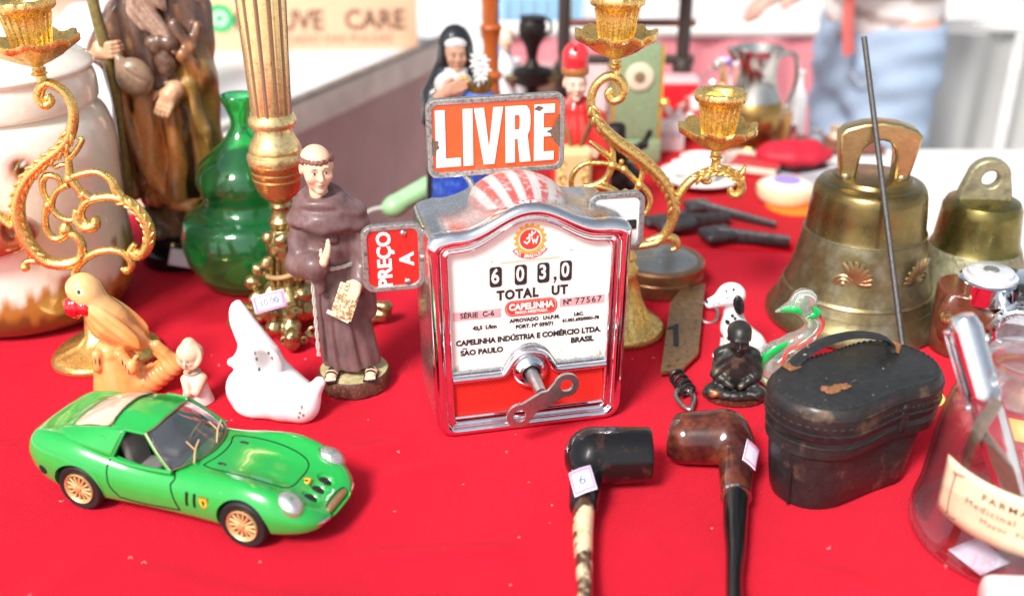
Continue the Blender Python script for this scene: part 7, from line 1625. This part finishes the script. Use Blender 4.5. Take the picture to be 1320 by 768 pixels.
t = thing('gilt_bell', 'tiny gilt table bell with pointed handle in front of the pink cloth', 'bell', (*on(927, 158)[:2], .15)); ob('skirt', lathe([(2.6, 0), (2.2, 1.2), (1.5, 4), (.8, 6), (.3, 7)], 28), M['gold'], t); ob('handle', lathe([(.3, 7), (.6, 8), (.3, 9), (.5, 11), (.1, 12)], 16), M['gold'], t)
x, z = up(943, 80, 182); t = thing('purple_flower', 'purple and white glass flower on a thin stem left of the jug', 'flower', (x, 182, .15))
ob('stem', tube([(0, 0, 0), (.2, 0, z*.5), (0, 0, z)], .25, 8), M['white'], t)
for i in range(6): ob('petal', tr(ball((1.3, 0, 0), (1.4, .7, .35), 12, 8), (0, 0, z), (60, 0, i*60)), pm('violet_glass', (.25, .12, .62), .2) if i == 0 else (bpy.data.materials['violet_glass'] if i % 2 == 0 else M['white']), t)
ob('flower_vase', lathe([(1.8, 0), (2.0, 1), (1.2, 4), (.8, 7), (1.1, 8)], 24), M['white'], t)
t = thing('wooden_tray', 'long reddish wooden tray with trinkets at the back edge of the far cloth', 'tray', (*on(1045, 204)[:2], .15)); t.location.y += .06
ob('tray_board', box((0, 0, .5), (26, 8, 1), .2), pm('red_brown_wood', (.2, .06, .04), .4), t)
for i, (x, c, r) in enumerate([(-9, (.6, .3, .1), 1.5), (-5.5, (.5, .45, .35), 1.2), (-2, (.4, .1, .1), 1.4), (2, (.25, .25, .28), 1.3), (6, (.5, .35, .25), 1.5), (9.5, (.3, .28, .25), 1.2)]):
    ob('trinket', lathe([(r, 0), (r*1.1, .5), (r*.7, 1.6), (r*.9, 2.2), (.01, 2.6)], 18), pm('trinket_paint_%d' % i, c, .3), loc=(t.location.x*100+x, t.location.y*100+(-1 if i % 2 else 1), 1.2), label='small %s trinket on the wooden tray behind the purse' % ['amber', 'stone coloured', 'dark red', 'slate grey', 'tan', 'brown grey'][i], cat='trinket', group='trinkets on the wooden tray')
x, y, z = on(1062, 232); ob('grey_cloth', grid(lambda u, v: (x+(u-.5)*13, y+(v-.5)*13, .5+.5*math.sin(u*7)*math.sin(v*6)), 30, 30), pm('grey_flannel', (.42, .42, .45), .8), sharp=180, label='folded grey cloth lying beside the large bell', cat='cloth')
# green telephone-like handle
x, y, z = on(545, 262); t = thing('green_handset', 'pale green plastic handset with thin cord, between friar and nun', 'handset', (x, 146, .2), 24)
S = Sdf(); S.cap((-3.6, 0, 2.0), (3.6, 0, 4.6), 1.35, 1.7, 0, .5, sq=(1, 1, 1)); S.ell((-3.8, 0, 1.6), (1.9, 1.6, 1.5), 0, .5); S.ell((4.0, 0, 3.6), (2.4, 1.9, 2.6), 0, .5)
ob('grip', S.mesh(.2, zmin=0), pm('pale_green_plastic', (.36, .66, .34), .35, coat=.3), t, sharp=180); ob('cord', tube([(-5, 0, 1.8), (-7, .5, 1.5), (-8.6, 1.5, .4), (-8, 4, .3)], .25, 8), pm('pale_cord', (.7, .75, .66), .5), t)
x, z = up(148, 225, 150); t = thing('grey_bag', 'grey canvas bag slumped beside the wooden saint', 'bag', (-62, 146, 0))
S = Sdf(); S.ell((0, 0, 3.6), (6, 4, 4), 0, .5); S.ell((2, -.5, 6.5), (3, 3, 3), 0, 1)
ob('bag_body', S.mesh(.4, lambda P: (.3*np.sin(P[:, 0]*1.1+P[:, 2])).astype(np.float32), zmin=0), pm('grey_canvas', (.42, .42, .40), .7, bump=.1, bs=2), t, sharp=180); ob('bag_handle', tube([(-3, -1, 7), (-1, -2, 10.5), (3, -2, 9)], .5, 8), pm('dark_webbing', (.06, .06, .06), .6), t)

# ------------------------------------------------------------------ people
skin_p = pm('skin', rough=.5, vcol=True, var=.05, vs=.3, sss=.1)
# standing shopper on the right, seen from hip to chest, one arm reaching over the table
p = thing('person', 'person in striped shirt and pale blue jeans standing behind the far table', 'person', (84, 250, -TZ), -68)
p.scale = (.93, .93, .93)
S = Sdf(); sk = (.66, .36, .28)
S.cap((0, 0, 92), (0, 0, 128), 13, 15, 0, 6, sq=(1, 1.25, 1)); S.cap((-13, 0, 132), (13, 0, 132), 7, 7, 0, 6); S.cap((0, -1, 132), (0, -3, 146), 5.5, 5, 0, 3)
head(S, (0, -4, 156), 11.5, yaw=-20, pitch=20, neck=0)
S.chain([(16, 0, 131), (19, -9, 111), (9, -28, 102)], [5, 4.2, 3.0], 0, 3); S.chain([(-16, 0, 131), (-20, -2, 108), (-9, -13, 118)], [5, 4.2, 3.0], 0, 3)
hand(S, (6.5, -34.5, 99), (-.3, -.85, -.4), (.9, -.3, .1), (0, .3, -1), 18, 0, .35, 1); hand(S, (-4, -15, 122), (.8, -.2, .5), (.3, -.5, -.8), (0, 1, 0), 18, 0, .3, -1)
for q in (-1, 1): S.chain([(q*7.5, 0, 86), (q*8, -1, 46), (q*8, 1, 8)], [9.5, 7, 4.5], 0, 4); S.ell((q*8, -6, 4), (4.8, 12, 4), 0, 2)
ob('body', S.mesh(1.0, cols=[sk], zmin=.5), skin_p, p, sharp=180)
S = Sdf(); S.cap((0, 0, 88), (0, 0, 80), 14.4, 14.8, 0, 4, sq=(1, 1.2, 1))
for q in (-1, 1): S.chain([(q*7.5, 0, 84), (q*8, -1, 46), (q*8, 1, 6)], [10.8, 8.6, 7.4], 0, 3)
jn = ob('jeans', S.mesh(1.0, lambda P: (.35*np.sin(P[:, 2]*.5+P[:, 0]*.25)+.25*np.sin(P[:, 2]*.9-P[:, 0]*.5)).astype(np.float32), zmin=4, zmax=90), pm('pale_blue_denim', (.32, .41, .54), .8, var=.15, vs=.04, bump=.06, bs=2.5), p, sharp=180)
for sx in (-1, 1): ob('pocket', tube([(sx*6, -13.2, 80), (sx*10, -12.4, 77), (sx*12.6, -8.6, 78.5)], .3, 6), pm('stitch_tan', (.35, .38, .45), .7) if sx < 0 else bpy.data.materials['stitch_tan'], jn)
ob('button', ball((0, -12.6, 86.8), .9, 12, 8), M['steel'], jn)
S = Sdf(); S.cap((0, 0, 93), (0, 0, 128), 15.6, 16.5, 0, 6, sq=(1, 1.22, 1)); S.cap((-14, 0, 132), (14, 0, 132), 8.2, 8.2, 0, 6); S.cap((-16, 0, 131), (-20.5, -4, 114), 6.6, 6, 0, 4); S.cap((16, 0, 131), (19.5, 1, 114), 6.6, 6, 0, 4)
def stripes(V, C, ci): k = (np.sin((V[:, 2]+.25*V[:, 0])*.95) > .35)[:, None]; return np.where(k, np.array([(.40, .31, .28)]), np.array([(.74, .68, .66)]))
ob('shirt', S.mesh(1.0, lambda P: (.4*np.sin(P[:, 2]*.3+P[:, 0]*.3)).astype(np.float32), colf=stripes, zmin=86.5, zmax=139), pm('striped_jersey', rough=.8, vcol=True, var=.05, vs=.1), p, sharp=180)
S = Sdf(); S.ell((0, 0, 160), (9.5, 11, 10), 0, 2)
ob('hair', tr(S.mesh(.9, lambda P: (.3*np.sin(P[:, 0]*2)).astype(np.float32)), (0, 1.5, 0)), pm('dark_hair', (.04, .025, .02), .5), p, sharp=180)
for q in (-1, 1):
    S = Sdf(); S.ell((q*8, -6, 4), (5.6, 13.5, 5), 0, 2); ob('shoe', S.mesh(.8, zmin=.1), M['blackpaint'], p, sharp=180)
ob('bag_strap', tube([(9, -12, 135), (10, -17, 118), (10, -18.5, 96), (9, -16, 84)], 1.6, 8, flat=.3), pm('coral_strap', (.75, .16, .14), .6), p)

# seated seller on the left in a white t-shirt
p = thing('person', 'person in a white t-shirt sitting behind the wooden saint, face out of frame', 'person', (-81, 196, -TZ), -20)
S = Sdf(); S.cap((0, 0, 42), (0, 0, 84), 13, 15, 0, 6, sq=(1, 1.25, 1)); S.cap((-14, 0, 88), (14, 0, 88), 6.5, 6.5, 0, 6); S.cap((0, -1, 88), (0, -3, 103), 5.8, 5.3, 0, 3)
head(S, (0, -4, 113), 11.5, yaw=10, pitch=10, neck=0)
for q in (-1, 1):
    S.chain([(q*17, 0, 87), (q*21, -2, 62), (q*14, -20, 50)], [5, 4.2, 3.0], 0, 3); hand(S, (q*11.5, -26, 49), (-q*.3, -.9, -.2), (1, 0, 0), (0, 0, -1), 18, 0, .3, -q)
    S.chain([(q*8, 0, 40), (q*10, -36, 46), (q*9, -34, 6)], [9, 7, 4.5], 0, 3); S.ell((q*9, -38, 4), (4.6, 12, 4), 0, 2)
ob('body', S.mesh(1.0, cols=[(.66, .38, .28)], zmin=.5), skin_p, p, sharp=180)
S = Sdf(); S.cap((0, 0, 42), (0, 0, 84), 15, 16.6, 0, 6, sq=(1, 1.22, 1)); S.cap((-15, 0, 88), (15, 0, 88), 7.8, 7.8, 0, 6); S.ell((0, -7, 97), (7.5, 7.5, 6.5), 0, 2, None, '-')
for q in (-1, 1): S.cap((q*17, 0, 87), (q*20, -1.5, 72), 6.8, 6.2, 0, 4)
ob('t_shirt', S.mesh(1.0, lambda P: (.45*np.sin(P[:, 2]*.3+P[:, 0]*.35)).astype(np.float32), zmin=36, zmax=97), pm('white_cotton', (.80, .79, .80), .8, var=.03), p, sharp=180)
S = Sdf()
for q in (-1, 1): S.chain([(q*8, 2, 41), (q*10, -36, 47), (q*9, -34, 8)], [10.5, 8.4, 6.5], 0, 3)
ob('trousers', S.mesh(1.1, zmin=5), pm('dark_trousers', (.05, .06, .09), .8), p, sharp=180)
S = Sdf(); S.ell((0, 1, 117), (9.5, 11, 10), 0, 2); ob('hair', S.mesh(.9), bpy.data.materials['dark_hair'], p, sharp=180)
for q in (-1, 1): S = Sdf(); S.ell((q*9, -38, 4), (5.4, 13.5, 5), 0, 2); ob('shoe', S.mesh(.9, zmin=.1), M['blackpaint'], p, sharp=180)
t = thing('stool', 'low wooden stool under the seated person in white t-shirt', 'stool', (-81, 197, -TZ), -20)
ob('seat', lathe([(15, 27), (16, 28), (16, 30.5), (.01, 31)], 32), M['chromeworn'] if False else pm('stool_wood', (.35, .22, .12), .5), t)
for a in (45, 135, 225, 315): ob('leg', tube([(10*math.cos(R(a)), 10*math.sin(R(a)), 27.5), (14*math.cos(R(a)), 14*math.sin(R(a)), .2)], 1.4, 10, smooth=False), bpy.data.materials['stool_wood'], t)

# more bric-a-brac on the far cloth
for px, py, nm, lab, cat, prof, mat in [
    (662, 150, 'china_vase', 'slim white china vase between the turned post and black oil lamp', 'vase', [(1.6, 0), (2.2, 1.5), (2.5, 4), (1.6, 7), (1.0, 9), (1.5, 10.5)], ('vase_white', (.8, .8, .82))),
    (712, 138, 'brown_crock', 'squat brown crock right of the black oil lamp', 'crock', [(2.6, 0), (3.2, 1.5), (3.2, 4.5), (2.4, 6), (2.6, 6.8)], ('crock_brown', (.16, .08, .05))),
    (912, 186, 'copper_pot', 'little copper pot between teapot and yellow candle', 'pot', [(1.8, 0), (2.4, 1), (2.3, 3), (1.7, 4), (2.1, 4.6)], ('pot_copper', (.55, .25, .12))),
    (1003, 192, 'amber_glass', 'small amber glass beaker right of the metal jug', 'glass', [(1.4, 0), (1.5, 2), (1.9, 6)], ('amber', (.6, .3, .08))),
    (1022, 176, 'white_bottle', 'slender white bottle beside the jug, in front of the pink cloth', 'bottle', [(1.5, 0), (1.7, 1), (1.7, 7), (.8, 9), (.7, 11), (1.0, 11.4)], ('bottle_white', (.85, .85, .86))),
    (956, 214, 'stone_ashtray', 'pale stone ashtray left of the small red book', 'ashtray', [(2.8, 0), (3.2, .6), (3.2, 1.6), (2.4, 1.2)], ('stone', (.55, .5, .42)))]:
    x, y, z = on(px, py); o = ob(nm, lathe(prof+[(.01, prof[-1][1]-.4)], 32), pm(*mat, .3, coat=.3), loc=(x, y, .15), label=lab, cat=cat)
